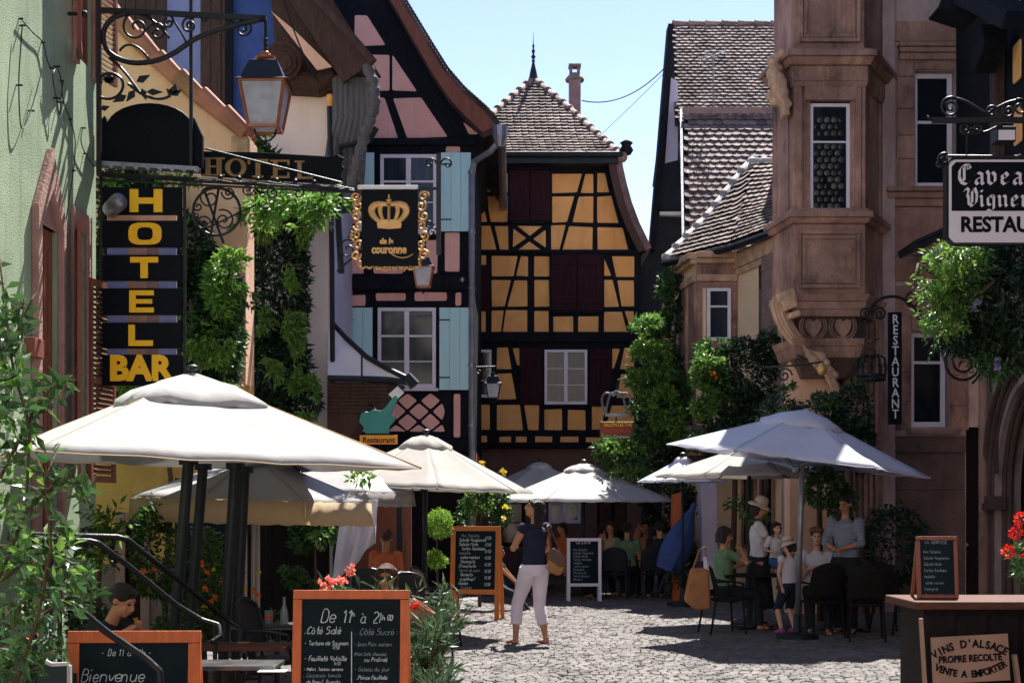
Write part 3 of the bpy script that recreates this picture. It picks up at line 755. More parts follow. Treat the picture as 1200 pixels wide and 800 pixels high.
# roof: verge board and tiles edge
out = [(464, -3), (482, 27), (502, 60), (522, 92), (541, 114), (568, 138), (582, 155)]
mb = MB(); il = [q(*p) for p in rake]; ol = [q(*p) for p in out]
for i in range(6):
    mb.hexa([V((p[0], -.42, p[1])) for p in (il[i], il[i + 1], ol[i + 1], ol[i])], [V((p[0], -.36, p[1])) for p in (il[i], il[i + 1], ol[i + 1], ol[i])])
mb.build('verge_board', 'wood_red', ph)
mb = MB(); ot = [(p[0] + .05, p[1] + .04) for p in ol]
for i in range(6):
    a_, b_, c_, d_ = il[i], il[i + 1], ot[i + 1], ot[i]
    mb.hexa([V((p[0], -.355, p[1])) for p in (ol[i], ol[i + 1], ot[i + 1], ot[i])], [V((p[0], 8, p[1])) for p in (ol[i], ol[i + 1], ot[i + 1], ot[i])])
    mb.hexa([V((a_[0], -.355, a_[1])), V((b_[0], -.355, b_[1])), V((ol[i + 1][0] - .02, -.355, ol[i + 1][1] - .02)), V((ol[i][0] - .02, -.355, ol[i][1] - .02))],
            [V((a_[0], -.0, a_[1])), V((b_[0], -.0, b_[1])), V((ol[i + 1][0] - .02, .0, ol[i + 1][1] - .02)), V((ol[i][0] - .02, .0, ol[i][1] - .02))])
mb.build('roof_edge', 'tile_dark', ph)
mb = MB()
for i in range(46):
    t = i / 46; p = poly_at([V((x, -.4, z)) for x, z in ot], t); p2 = poly_at([V((x, -.4, z)) for x, z in ot], min(1, t + .028))
    mb.bar(p + V((.02, 0, .015)), p2 + V((.015, 0, -.0)), .16, .025, up=(1, 0, .8))
mb.build('verge_tile', 'tile_dark', ph)
mb = MB(); a = q(560, 180); t = q(586, 172); bz = q(553, 545)
mb.tube([(t[0], -.45, t[1]), (q(575, 184)[0], -.4, q(575, 184)[1]), (q(556, 192)[0], -.15, q(556, 192)[1]), (q(553, 205)[0], -.1, q(553, 205)[1]), (bz[0], -.1, bz[1]), (bz[0], -.1, .1)], .058, 10)
for y in (205, 275, 340, 430, 500): p = q(553, y); mb.tube([(p[0], -.1, p[1]), (p[0], -.1, p[1] + .05)], .07, 10)
dp = mb.build('drainpipe', 'zinc', ph, smooth=False)
mb = MB(); p = q(586, 170); mb.lathe([(.07, -.15), (.14, .05), (.15, .22)], (p[0], -.45, p[1]), 10); mb.tube([(p[0] + .02, -.45, p[1] + .12), (p[0] + .02, 7, p[1] + .12)], .09, 8); mb.build('rain_gutter', 'zinc', ph)
mb = MB(); p = q(542, 329); mb.ball((p[0], -.1, p[1]), .05, 10, 6); mb.build('wall_tie', 'steel', ph, smooth=True)

# ================================================================= tall house with two tiled roofs
th = thing('tall_house', 'tall narrow house with dark slate flank and big weathered tiled roof beyond the bay house', 'house', (P(800, 595, 34).x, 34, 0))
T = lambda px, py, Y: P(px, py, Y) - V(th.location)
mb = MB()
pl = [(785, 34), (790, 60), (792, 140), (803, 252), (803, 640), (742, 640), (744, 300), (763, 291), (773, 170)]
pts = [T(x, y, 34) for x, y in pl]; mb.prism([(p.x, p.z) for p in pts], 0, .5); mb.build('flank_wall', 'slate', th)
mb = MB(); pts = [T(x, y, 34) for x, y in [(786, 92), (794, 96), (794, 188), (779, 192)]]; mb.prism([(p.x, p.z) for p in pts], -.06, -.01); mb.build('gable_wall', 'lav', th)
mb = MB(); a = T(772, 254, 34); b = T(799, 250, 34); mb.box(a.x, b.x, -.2, .1, a.z, b.z); mb.build('metal_flashing', 'zinc_white', th)
mb = MB(); a = T(803, 640, 34); b = T(930, 150, 34); mb.box(a.x + .01, b.x, .02, 6, -a.z * 0, b.z); mb.build('body_wall', 'slate', th)
L1 = [T(791, 145, 33.4), T(787, 29, 36.2)]; R1 = [T(960, 145, 33.4), T(960, 29, 36.2)]
tiles(L1, R1, .17, .135, (0, -1, .8), lift=.05).build('upper_roof_tiles', 'tile', th)
mb = MB(); dn = V((0, .02, -.06)); mb.add([L1[0] + dn, R1[0] + dn, R1[1] + dn, L1[1] + dn], [(0, 1, 2, 3)]); bk = V((0, 5, -3)); mb.add([L1[1] + dn, R1[1] + dn, R1[1] + bk, L1[1] + bk], [(0, 1, 2, 3)])
mb.build('roof_deck', 'roofbase', th)
mb = MB(); ridge_tiles(mb, [L1[1], R1[1]], .1, .38); mb.build('ridge_tiles', 'ridge', th, smooth=True)
mb = MB()   # dark verge running down the left edge
for a_, b_ in (((785, 32), (774, 165)), ((774, 165), (763, 295))): mb.bar(T(a_[0], a_[1], 33.9), T(b_[0], b_[1], 33.9), .12, .5, up=(0, 1, 0))
mb.build('verge_board', 'timber', th)
L2 = [T(804, 300, 30.2), T(802, 215, 31.6), T(801, 131, 33.3)]; R2 = [T(945, 300, 30.2), T(945, 215, 31.6), T(945, 131, 33.3)]
tiles(L2, R2, .2, .2, (0, -1, .8), lift=.05).build('lower_roof_tiles', 'tile_dark', th)
mb = MB()
for i in range(2): mb.add([L2[i] + dn, R2[i] + dn, R2[i + 1] + dn, L2[i + 1] + dn], [(0, 1, 2, 3)])
mb.build('lower_roof_deck', 'roofbase', th)
mb = MB(); mb.bar(L2[0] + V((-.06, 0, 0)), L2[2] + V((-.06, 0, 0)), .05, .16); mb.build('side_flashing', 'zinc', th)
mb = MB(); a = T(801, 131, 33.2); b = T(945, 131, 33.2); mb.bar(a, b, .1, .2); mb.build('roof_step', 'ridge', th)
# aerial: a thing of its own
ta = thing('roof_aerial', 'thin television aerial standing on the tall weathered roof', 'aerial', P(836, 128, 33.8))
mb = MB(); mb.tube([(0, 0, -.1), (0, 0, 1.35)], .018, 6)
mb.build('mast', 'zinc', ta)
mb = MB(); mb.tube([(-.32, 0, 1.15), (.3, 0, 1.38)], .012, 5)
for i in range(6): x = -.28 + i * .11; mb.tube([(x, -.12, 1.15 + (x + .32) * .37), (x, .12, 1.15 + (x + .32) * .37)], .009, 5); mb.tube([(x, 0, 1.08 + (x + .32) * .37), (x, 0, 1.24 + (x + .32) * .37)], .008, 5)
mb.build('antenna_rods', 'zinc', ta)

# ================================================================= bay house (yellow) at the right
bh = thing('bay_house', 'pale yellow house with sandstone corner bay and hipped tile roof', 'house', (P(830, 595, 26).x, 26, 0))
B = lambda px, py, Y: P(px, py, Y) - V(bh.location)
ez = 6.30
def plan(px, Y): return V(((px - 600) * Y / F, Y)) - V((bh.location.x, 26))
q0, q1, q2, q3 = plan(797, 27.3), plan(816, 26.0), plan(864, 26), plan(918, 24.0)
def wallseg(mb, a, b, z0, z1, th=.25, y=0.0):
    d = (b - a); n = V((d.y, -d.x)).normalized()       # outward, towards the camera
    a2 = a + n * y; b2 = b + n * y
    mb.hexa([V((a2.x, a2.y, z0)), V((b2.x, b2.y, z0)), V((b2.x, b2.y, z1)), V((a2.x, a2.y, z1))],
            [V((a2.x, a2.y, z0)) - V((n.x * th, n.y * th, 0)), V((b2.x, b2.y, z0)) - V((n.x * th, n.y * th, 0)), V((b2.x, b2.y, z1)) - V((n.x * th, n.y * th, 0)), V((a2.x, a2.y, z1)) - V((n.x * th, n.y * th, 0))])
zz = lambda py, Y=26: HC + (595 - py) * Y / F
mb = MB()
wallseg(mb, q0, q1, 0, ez); wallseg(mb, q1, q2, 0, ez); wallseg(mb, q2, q3, 0, ez)
mb.box(q1.x, q3.x + 1, q2.y + .4, 6, 0, ez - .1)
mb.build('wall', 'cream', bh)
mb = MB()    # stone cornices, corner piers, window surround
for a_, b_ in ((q0, q1), (q1, q2)):
    wallseg(mb, a_, b_, zz(303), zz(296), .3, .16); wallseg(mb, a_, b_, zz(309), zz(303.3), .3, .10); wallseg(mb, a_, b_, zz(330), zz(322), .3, .07)
wallseg(mb, q2, q3, ez - .32, ez - .06, .3, .08); wallseg(mb, q2, q3, ez - .44, ez - .325, .3, .05)
mb.build('cornice', 'stone_lit', bh, bevel=.01)
mb = MB()
for t0, t1, a_, b_ in ((0, .45, q0, q1), (.6, 1, q0, q1), (0, .14, q1, q2), (.24, .34, q1, q2), (.86, 1, q1, q2)):
    wallseg(mb, a_.lerp(b_, t0), a_.lerp(b_, t1), zz(455), zz(330.3), .2, .035)
wallseg(mb, q1.lerp(q2, .14), q1.lerp(q2, .86), zz(337), zz(330.3), .2, .036); wallseg(mb, q1, q2, zz(330), zz(309.3), .2, .02); wallseg(mb, q1, q2, zz(412), zz(402), .3, .09)
wallseg(mb, q0, q1, zz(525), zz(519), .3, .05); wallseg(mb, q1, q2, zz(529), zz(519), .3, .05)
mb.build('stone_surround', 'stone', bh, bevel=.008)
ww = window(bh, q1.x + (q2.x - q1.x) * .25, q1.x + (q2.x - q1.x) * .83, zz(400), zz(338), y=q1.y - .03, fw=.06, cols=1, rows=3, split=[.67], gm='glass_refl')
mb = MB(); mb.box(-.23, -.23 + .10, -.06, .0, zz(323), zz(311)); mb.build('keystone', 'stone', bh)
# shutters on the long wall, half open towards us
fw3 = Facade(V((q2.x, q2.y, 0)) + V(bh.location), math.atan2(q3.y - q2.y, q3.x - q2.x))
mt3 = Matrix.Translation(V((q2.x, q2.y, 0))) @ Matrix.Rotation(fw3.rz, 4, 'Z')
L3 = (q3 - q2).length
def on3(px): return fw3.uv(px, 400)[0]
shutter(bh, on3(896), on3(912), 1.62 + 195 * 25 / F, 1.62 + 295 * 25 / F - .06, 'purple_base', y=-.03, boards=3, mt=mt3, ledge=True)
mb = MB(); mb.box(on3(891), on3(895.5), -.03, .02, 1.62 + 195 * 25 / F, 1.62 + 292 * 25 / F); mb.v = [tuple(mt3 @ V(p)) for p in mb.v]; mb.build('window_opening', 'glass', bh)
window(bh, on3(872), on3(888), .9, 2.2, y=-.01, fw=.06, cols=1, rows=2, fm='stone', mt=mt3)
window(bh, on3(893), on3(909), .5, 2.3, y=-.01, fw=.06, cols=1, rows=2, fm='stone', mt=mt3)
# hipped roof of the bay
ap = B(880, 191, 28.2); e0 = B(781, 294, 27.2); e1 = B(856, 291, 25.6); e2 = B(925, 262, 23.7); ap2 = B(940, 191, 27.0)
e0.z = e1.z = e2.z = ez + .05
bm_ = lambda a, b: [a, a.lerp(b, .5) + V((0, 0, -.12)), b]
tiles(bm_(e0, ap), bm_(e1, ap + V((.02, 0, 0))), .2, .19, (-.3, -1, .8), lift=.06).build('bay_roof_tiles', 'tile_dark', bh)
tiles(bm_(e1, ap), bm_(e2, ap2), .2, .19, (-.5, -1, .8), lift=.06).build('long_roof_tiles', 'tile_dark', bh)
mb = MB(); d2 = V((0, 0, -.09)); mb.add([e0 + d2, e1 + d2, ap + d2], [(0, 1, 2)]); mb.add([e1 + d2, e2 + d2, ap2 + d2, ap + d2], [(0, 1, 2, 3)]); mb.add([e0 + d2, e0 + d2 + V((.3, 1.5, 0)), ap + d2], [(0, 1, 2)]); mb.build('roof_deck', 'roofbase', bh)
mb = MB(); ridge_tiles(mb, bm_(e0, ap), .115, .30); ridge_tiles(mb, [ap, ap2], .1, .36); mb.build('ridge_tiles', 'canvas_grey', bh, smooth=True)
mb = MB(); mb.tube([e0 + V((-.05, 0, -.06)), e1 + V((0, -.1, -.06)), e2 + V((0, -.1, -.06))], .07, 8); mb.build('gutter', 'iron_grey', bh)
# small tiled porch at its foot
pt = thing('porch_roof', 'little tiled porch roof half hidden in the climbing roses', 'porch', P(818, 520, 25.3))
tiles([V((-.28, 0, -.15)), V((-.2, .4, .35))], [V((.35, 0, -.15)), V((.35, .4, .35))], .16, .15, (0, -1, .5), lift=.04).build('roof_tiles', 'tile', pt)
mb = MB(); mb.box(-.26, .33, .05, .42, -.32, -.2); mb.build('beam', 'wood', pt)

# low white-blue wall below the bay
lw = thing('whitewashed_wall', 'pale blue white wall under the vine, left of the yellow ground floor', 'wall', (P(830, 595, 24.5).x, 24.5, 0))
mb = MB(); a = P(822, 600, 24.5).x - lw.location.x; b = P(841, 600, 24.5).x - lw.location.x; mb.box(a, b, 0, .5, 0, 2.25); mb.build('masonry', 'lav', lw, bevel=.02)
# ================================================================= stone house with oriel
fs = Facade((P(1090, 595, 22).x, 22, 0))
sh = fs.thing('stone_house', 'sandstone house with carved oriel window on the right', 'house')
S = lambda px, py, Y: P(px, py, Y) - V(sh.location)
q = lambda x, y: fs.uv(x, y)
wu = rect(fs, 1072, 83, 1120, 218); wl = rect(fs, 1068, 388, 1112, 500); wl2 = rect(fs, 1132, 500, 1156, 640); wl2 = (wl2[0], wl2[1], .02, wl2[3])
mb = MB(); a = q(930, 600)[0]; b = q(1170, 600)[0]
holes_wall(mb, a, b, 0, 11, [wu, wl, wl2], y=0, reveal=.28)
mb.box(a, b, .5, 1.0, 0, 11); mb.add([(a, 0, 0), (a, .5, 0), (a, .5, 11), (a, 0, 11)], [(0, 1, 2, 3)]); mb.box(q(1000, 0)[0], b, 1.002, 6, 0, 11)
mb.build('wall', 'render_grey', sh)
window(sh, wu[0] + .01, wu[1] - .01, wu[2], wu[3], y=.2, fw=.075, cols=1, rows=3, split=[.58], gm='glass')
w = window(sh, wl[0] + .01, wl[1] - .01, wl[2], wl[3], y=.2, fw=.075, cols=1, rows=3, split=[.70], gm='glass')
mb = MB(); mb.box(wl2[0], wl2[1], .2, .26, 0, wl2[3]); dr = mb.build('door', 'dark_wood', sh)
mb = MB(); mb.ball((wl2[0] + .07, .18, 1.05), .03, 8, 6); mb.build('handle', 'steel', dr, smooth=True)
# stone dressings round the windows: individual blocks
mb = MB()
def blocks(x0, x1, z0, z1, h=.42, y0=-.035):
    z = z0; k = 0
    while z < z1 - .02:
        hh = min(h * random.uniform(.85, 1.2), z1 - z); ins = .0
        mb.box(x0 + random.uniform(-.012, .012), x1, y0 + random.uniform(-.006, .006), .004, z + .005, z + hh - .005); z += hh; k += 1
for w_ in (wu, wl):
    blocks(w_[0] - .28, w_[0] - .01, w_[2] - .05, w_[3] + .3); blocks(w_[1] + .01, w_[1] + .30, w_[2] - .05, w_[3] + .3)
    mb.box(w_[0] - .005, w_[1] + .005, -.037, .004, w_[3] + .01, w_[3] + .3)
for (y0, y1) in ((25, 50), (245, 300), (300, 330), (335, 372)): 
    a, b, c, d = rect(fs, 1046, y0, 1150 if y0 < 200 else 1108, y1); mb.box(a, b, -.04, .004, c + .006, d - .006)
lo_ = MB(); a, b, c, d = rect(fs, 1046, 511, 1130, 530); lo_.box(a, b, -.10, .004, c, d)
lo_.box(q(1046, 0)[0], q(1130, 0)[0], -.06, .004, .02, rect(fs, 0, 575, 1, 576)[3]); lo_.box(q(1046, 0)[0], q(1130, 0)[0], -.045, .004, rect(fs, 0, 575, 1, 576)[3] + .01, c - .01); lo_.build('base_course', 'stone_shaded', sh, bevel=.012)  # terrace shade put into this darker stone
mb.build('stone_blocks', 'stone', sh, bevel=.012)
for k, (y0, y1, ex) in enumerate(((53, 58, .14), (58.2, 64, .10), (64.2, 72, .06))):
    mb = MB(); a, b, c, d = rect(fs, 1054, y0, 1148, y1); mb.box(a - ex * .3, b + ex * .3, -ex - .04, .003, c, d); mb.build('window_cornice', 'stone', sh, bevel=.015)
for k, (y0, y1, ex) in enumerate(((221, 227, .16), (227.2, 234, .11), (234.2, 243, .06))):
    mb = MB(); a, b, c, d = rect(fs, 1040, y0, 1118, y1); mb.box(a - ex * .3, b + ex * .3, -ex - .04, .003, c, d); mb.build('window_sill', 'stone', sh, bevel=.015)
mb = MB(); a, b, c, d = rect(fs, 1060, 503, 1122, 509); mb.box(a, b, -.18, -.104, c, d); mb.build('window_sill', 'stone', sh, bevel=.015)
# oriel
oy = -1.0    # front plane local y  (world Y=21)
zo = lambda py: HC + (595 - py) * 21 / F
xo = lambda px: (px - 600) * 21 / F - sh.location.x
xw = lambda px: (px - 600) * 22 / F - sh.location.x
OP = lambda g=0.0: [(xw(905) - g, 0.0), (xo(930) - g * .6, oy - g), (xo(1014) + g * .6, oy - g), (xw(1036) + g, 0.0)]
def oring(mb, z0, z1, g0, g1=None):
    g1 = g0 if g1 is None else g1; a = OP(g0); b = OP(g1)
    vs = [V((p[0], p[1], z0)) for p in a] + [V((p[0], p[1], z1)) for p in b]
    mb.add(vs, [(0, 1, 5, 4), (1, 2, 6, 5), (2, 3, 7, 6), (0, 3, 2, 1), (4, 5, 6, 7), (3, 0, 4, 7)])
mb = MB()
oring(mb, zo(345), zo(262), .0); mb.build('oriel_parapet', 'stone', sh, bevel=.02)
mb = MB(); oring(mb, zo(60), zo(-100), -.02); mb.build('oriel_body', 'stone', sh, bevel=.02)
for (ya, yb, g0, g1) in ((262, 256, .05, .10), (256, 249, .14, .14), (249, 244, .10, .04), (102, 96, .02, .05), (96, 78, .05, .05), (78, 70, .10, .17), (70, 62, .22, .20), (62, 57, .16, .04),
                         (353, 345, .03, .08), (362, 353, .0, .02), (370, 362, -.04, .0), (405, 396, -.04, .02), (418, 405, -.10, -.04)):
    mb = MB(); oring(mb, zo(ya), zo(yb) - .003, g0, g1); mb.build('oriel_moulding', 'stone', sh, bevel=.01)
# window storey of the oriel: piers, opening, roundel window
ow = (xo(950), xo(997), zo(248), zo(120))
mb = MB()
f0 = xo(930); f1 = xo(1014)
for (x0, x1) in ((f0, f0 + .12), (f0 + .16, ow[0] - .08), (ow[1] + .08, f1 - .06), (f1 - .05, f1)):
    mb.box(x0, x1, oy - .02, oy + .12, zo(244), zo(102))
for xx in (f0 + .12, f1 - .06): mb.box(xx, xx + .04, oy + .03, oy + .12, zo(244), zo(102))
mb.box(ow[0] - .08, ow[1] + .08, oy - .03, oy + .12, ow[3] + .03, zo(102))
for (xa, xb) in ((ow[0] - .08, ow[0]), (ow[1], ow[1] + .08)): mb.box(xa, xb, oy + .02, oy + .12, ow[2], ow[3] + .03)
mb.build('oriel_pier', 'stone', sh, bevel=.012)
mb = MB()   # canted sides as pilaster panels
for (a_, b_) in ((OP()[0], OP()[1]), (OP()[3], OP()[2])):
    a_ = V(a_); b_ = V(b_)
    for t0, t1, g in ((0, .18, .0), (.18, .8, -.07), (.8, 1, 0)):
        p0 = a_.lerp(b_, t0); p1 = a_.lerp(b_, t1); n = V((0, 1)).xy * 0 + V(((a_ - b_).y, -(a_ - b_).x)).normalized() * (1 if a_.x < b_.x else -1)
        n = -n if n.y < -0 and False else n
        p0 = p0 + V((0, .12)) * (1 if g else 0) * .6; p1 = p1 + V((0, .12)) * (1 if g else 0) * .6
        dx = .1 if a_.x < b_.x else -.1
        mb.hexa([V((p0.x, p0.y, zo(244))), V((p1.x, p1.y, zo(244))), V((p1.x, p1.y, zo(102))), V((p0.x, p0.y, zo(102)))],
                [V((p0.x + dx, p0.y + .1, zo(244))), V((p1.x + dx, p1.y + .1, zo(244))), V((p1.x + dx, p1.y + .1, zo(102))), V((p0.x + dx, p0.y + .1, zo(102)))])
mb.build('oriel_side', 'stone', sh, bevel=.01)
wn = window(sh, ow[0], ow[1], ow[2], ow[3], y=oy + .10, fw=.05, cols=1, rows=2, split=[.655], gm='glass')
mb = MB()
for j in range(14):
    for i in range(5):
        x = ow[0] + .10 + (i + (.5 if j % 2 else 0)) * .105; z = ow[2] + .1 + j * .098
        if x > ow[1] - .09 or z > ow[3] - .1 or abs(z - (ow[2] + (ow[3] - ow[2]) * .66)) < .07: continue
        mb.ball((x, oy + .080, z), (.047, .006, .047), 12, 5)
rb = mb.build('roundel_pane', 'bottle_glass', wn, smooth=True)
mb = MB()
for j in range(14):
    for i in range(5):
        x = ow[0] + .10 + (i + (.5 if j % 2 else 0)) * .105; z = ow[2] + .1 + j * .098
        if x > ow[1] - .09 or z > ow[3] - .1 or abs(z - (ow[2] + (ow[3] - ow[2]) * .66)) < .07: continue
        c = V((x, oy + .074, z)); ring = [c + V((math.cos(k * PI / 6) * .05, 0, math.sin(k * PI / 6) * .05)) for k in range(13)]; mb.tube(ring, .004, 4)
mb.build('lead_came', 'iron', wn)
# recessed parapet panel and upper panel frames, hearts in the corbel
for (xa, ya, xb, yb) in ((934, 270, 1008, 338), (936, -40, 1008, 50)):
    mb = MB()
    x0, x1, z0, z1 = xo(xa), xo(xb), zo(yb), zo(ya)
    for g, y_ in ((.0, -.05), (.07, -.03)):
        for bx in ((x0 + g, x1 - g, z1 - .06 - g, z1 - g), (x0 + g, x1 - g, z0 + g, z0 + .06 + g), (x0 + g, x0 + .06 + g, z0 + .06 + g, z1 - .06 - g), (x1 - .06 - g, x1 - g, z0 + .06 + g, z1 - .06 - g)):
            mb.box(bx[0], bx[1], oy + y_, oy + .03, bx[2], bx[3])
    mb.build('panel_moulding', 'stone', sh, bevel=.01)
mb = MB(); oring(mb, zo(396), zo(370), -.16); oring(mb, zo(440), zo(418), -.34, -.14); mb.build('corbel_core', 'stone_shaded', sh)
mb = MB()
for i in range(2):
    cx = xo(955 + i * 35); cz = zo(383)
    heart = [(x_ * 1.25, z_ * 1.25) for x_, z_ in [(0, -.13), (.07, -.05), (.10, .03), (.085, .09), (.04, .11), (0, .07), (-.04, .11), (-.085, .09), (-.10, .03), (-.07, -.05)]]
    mb.prism([(cx + x, cz + z) for x, z in heart], oy + .09, oy + .17)
    for s_ in (-1, 1): [mb.tube(arc((cx, oy + .12, cz + .02), .165 + g_, -90, -90 + s_ * 130, 10), .014, 6) for g_ in (0, .035)]
mb.build('carved_heart', 'stone', sh, bevel=.012)
# carved figures / scroll brackets under and above the left corner
def scroll_bracket(nm, pts, rads, m='stone_lit'):
    mb = MB()
    for k in range(5):
        off = V((1, 0, .6)).normalized() * (k - 2) * rads[0] * .42 + V((0, -.06 + abs(k - 2) * .03, 0)); mb.tube([p + off * (rads[i] / rads[0]) for i, p in enumerate(pts)], [r * .26 for r in rads], 7)
    mb.tube([p + V((0, .08, 0)) for p in pts], [r * 1.1 for r in rads], 8)
    return mb
OS = lambda px, py: S(px, py, 21.1)
pts = bez(OS(912, 350), OS(918, 395), OS(945, 405), OS(962, 428), 12)
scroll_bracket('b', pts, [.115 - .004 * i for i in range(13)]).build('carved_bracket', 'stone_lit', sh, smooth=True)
mb = MB()
for (a_, b_, r_) in (((908, 352), (930, 345), .10), ((915, 362), (932, 356), .08), ((922, 372), (936, 368), .06)): mb.bar(OS(*a_), OS(*b_), .4, r_ * 1.5)
for i in range(9): p = OS(938 + i * 5, 400 + i * 4.5 + 4 * math.sin(i)); mb.ball(p, .05 + .03 * random.random(), 8, 6)
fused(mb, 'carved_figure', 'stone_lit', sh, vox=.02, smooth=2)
mb = MB()
for i in range(26):
    t = i / 26; p = OS(909 + random.uniform(-4, 9), 62 + t * 58); mb.ball(p + V((0, random.uniform(-.1, .2), 0)), (.07 + random.random() * .05, .09, .07 + random.random() * .04), 8, 6)
mb.bar(OS(906, 104), OS(924, 128), .3, .12); mb.bar(OS(916, 96), OS(920, 138), .28, .10)
fused(mb, 'carved_capital', 'stone_lit', sh, vox=.022, smooth=2)
# rosette on the frieze
mb = MB(); c = V((xo(974), oy - .075, zo(87)))
for k in range(8): a = k * PI / 4; mb.ball(c + V((math.cos(a) * .05, 0, math.sin(a) * .05)), (.028, .02, .028), 8, 5)
mb.ball(c, .03, 8, 6); mb.build('rosette', 'stone', sh, smooth=True)
# lower carved column beneath the oriel
pts = bez(OS(958, 430), OS(972, 425), OS(975, 450), OS(1000, 498), 10)
scroll_bracket('b', pts, [.048 + .001 * i for i in range(11)]).build('carved_bracket', 'stone_lit', sh, smooth=True)
# pale wall of the passage seen below the oriel
mb = MB(); a = xo(934); b = xo(985); mb.box(a, b, -.45, -.02, 0, zo(412)); mb.build('pale_wall', 'beige', sh)
# side pillar with grooves (right of oriel, lower)
mb = MB()
for i in range(6): x = xo(1004) + i * .085; mb.box(x, x + .05, -.42, -.2, .0, zo(372))
mb.box(xo(1002), xo(1004) + .55, -.36, -.02, 0, zo(365)); mb.bar(V((xo(1000), -.5, zo(368))), V((xo(1043), -.4, zo(358))), .3, .14)
mb.build('grooved_pillar', 'stone', sh, bevel=.006)
mb = MB(); mb.box(q(1032, 0)[0], q(1047, 0)[0], -.12, -.001, 0, 11); mb.build('rendered_pier', 'render_grey', sh, bevel=.02)
# canopy hood over lower window
mb = MB(); a = S(1063, 290, 21); b = S(1108, 270, 21); mb.bar(a, b, 1.0, .05, up=(0, 0, 1)); mb.bar(a + V((0, .0, -.06)), b + V((0, 0, -.06)), .9, .06); mb.build('rain_hood', 'iron_grey', sh)

# ================================================================= portal house, nearer on the right
pA = V((P(1152, 595, 21.5).x, 21.5)); pB = V((6.6, 13.0)); ang = math.atan2(pB.y - pA.y, pB.x - pA.x)
fr = Facade((pA.x, pA.y, 0), ang)
rh = fr.thing('portal_house', 'rendered house with moulded stone arch doorway and orange timbered upper floor at the right edge', 'house')
Lr = (pB - pA).length
mb = MB(); 
ax = fr.uv(1205, 600)[0]; aw = 1.55; az = fr.uv(1185, 450)[1]
# wall with arched opening cut as polygon strips
N_ = 18; archl = [(ax - aw * math.cos(PI * i / N_ / 1.0), az - aw * 1.0 + aw * math.sin(PI * i / N_)) for i in range(N_ + 1)]
zs0 = az - aw
TOP = 5.3
mb.prism([(0, 0), (ax - aw, 0), (ax - aw, zs0), (ax - aw, TOP), (0, TOP)], 0, .35)
mb.prism([(ax + aw, 0), (Lr, 0), (Lr, TOP), (ax + aw, TOP)], 0, .35)
for i in range(N_):
    a_, b_ = archl[i], archl[i + 1]
    mb.hexa([V((a_[0], 0, a_[1])), V((b_[0], 0, b_[1])), V((b_[0], 0, TOP)), V((a_[0], 0, TOP))], [V((a_[0], .35, a_[1])), V((b_[0], .35, b_[1])), V((b_[0], .35, TOP)), V((a_[0], .35, TOP))])
mb.box(0, Lr, .9, 5, 0, TOP)
mb.build('wall', 'render_grey', rh)
mb = MB()
for k in range(6):
    rr = aw + .30 - k * .075; yy = -.10 + k * .055
    pts = [V((ax - rr, yy, .0)), V((ax - rr, yy, zs0))] + [V((ax - rr * math.cos(PI * i / 22), yy, zs0 + rr * math.sin(PI * i / 22))) for i in range(1, 22)] + [V((ax + rr, yy, zs0)), V((ax + rr, yy, 0))]
    mb.tube(pts, .048, 8)
for sx in (-1, 1):
    x = ax + sx * (aw + .12); mb.box(x - .27, x + .27, -.16, .1, zs0 - .22, zs0 - .12); mb.box(x - .24, x + .24, -.13, .1, zs0 - .118, zs0 - .02); mb.box(x - .27, x + .27, -.17, .1, 0, .35)
mb.build('arch_moulding', 'stone_shaded', rh, bevel=.004)
mb = MB(); mb.box(.02, Lr, .37, .43, 0, az + .3); gd = mb.build('gate', 'dark_wood', rh)
mb = MB(); c = fr.uv(1142, 545)
a0_, b0_ = fr.uv(1158, 500), fr.uv(1168, 555)
mb.box(a0_[0] - .02, b0_[0] + .1, -.03, .0, b0_[1], a0_[1]); mb.build('niche_panel', 'stone_shaded', rh)
# upper floor, jettied
mb = MB(); mb.box(-.2, Lr, -.35, 5, TOP, 15); mb.build('upper_timber_wall', 'timber', rh)
mb = MB()
xs = [fr.uv(x, 100, -.35)[0] for x in (1166, 1178, 1186, 1200, 1216)]
def cell(px0, py0, px1, py1, sk=0):
    a_ = fr.uv(px0, py1, -.35); b_ = fr.uv(px1, py0, -.35)
    pl = [(a_[0], a_[1]), (b_[0], a_[1]), (b_[0] - sk, b_[1]), (a_[0] - sk, b_[1])]
    o = MB(); infill(o, pl, r=.04); mb.v += []; n = len(mb.v)
    mb.add([V((p[0], p[1] - .35, p[2])) for p in o.v], o.f)
for c_ in ((1188, 45, 1197, 100), (1202, 45, 1230, 100), (1189, 122, 1198, 172), (1203, 118, 1230, 172), (1187, 180, 1196, 215), (1202, 180, 1230, 215), (1187, -20, 1196, 30)): cell(*c_)
mb.build('plaster_infill', 'ochre', rh)
mb = MB()
a_ = fr.uv(1163, 0, -.5)[0]; mb.box(a_ - .15, a_ + .12, -.5, -.36, 3.8, 12); mb.build('corner_post', 'wood', rh, bevel=.02)
mb = MB(); a_ = fr.uv(1154, 0, -.1)[0]; mb.tube([(a_, -.12, 0), (a_, -.12, 12)], .07, 10); mb.build('drainpipe', 'stone', rh)
mb = MB(); pts = [fr.inv @ P(1152, 75, 19), fr.inv @ P(1165, 40, 18.5)]; mb.bar(pts[0], pts[1], .3, .35); mb.bar(fr.inv @ P(1096, 8, 19), fr.inv @ P(1140, 22, 19), .5, .2); mb.bar(fr.inv @ P(1140, -5, 18.5), fr.inv @ P(1200, 25, 17), .5, .22); mb.build('carved_brace', 'timber', rh, bevel=.02)

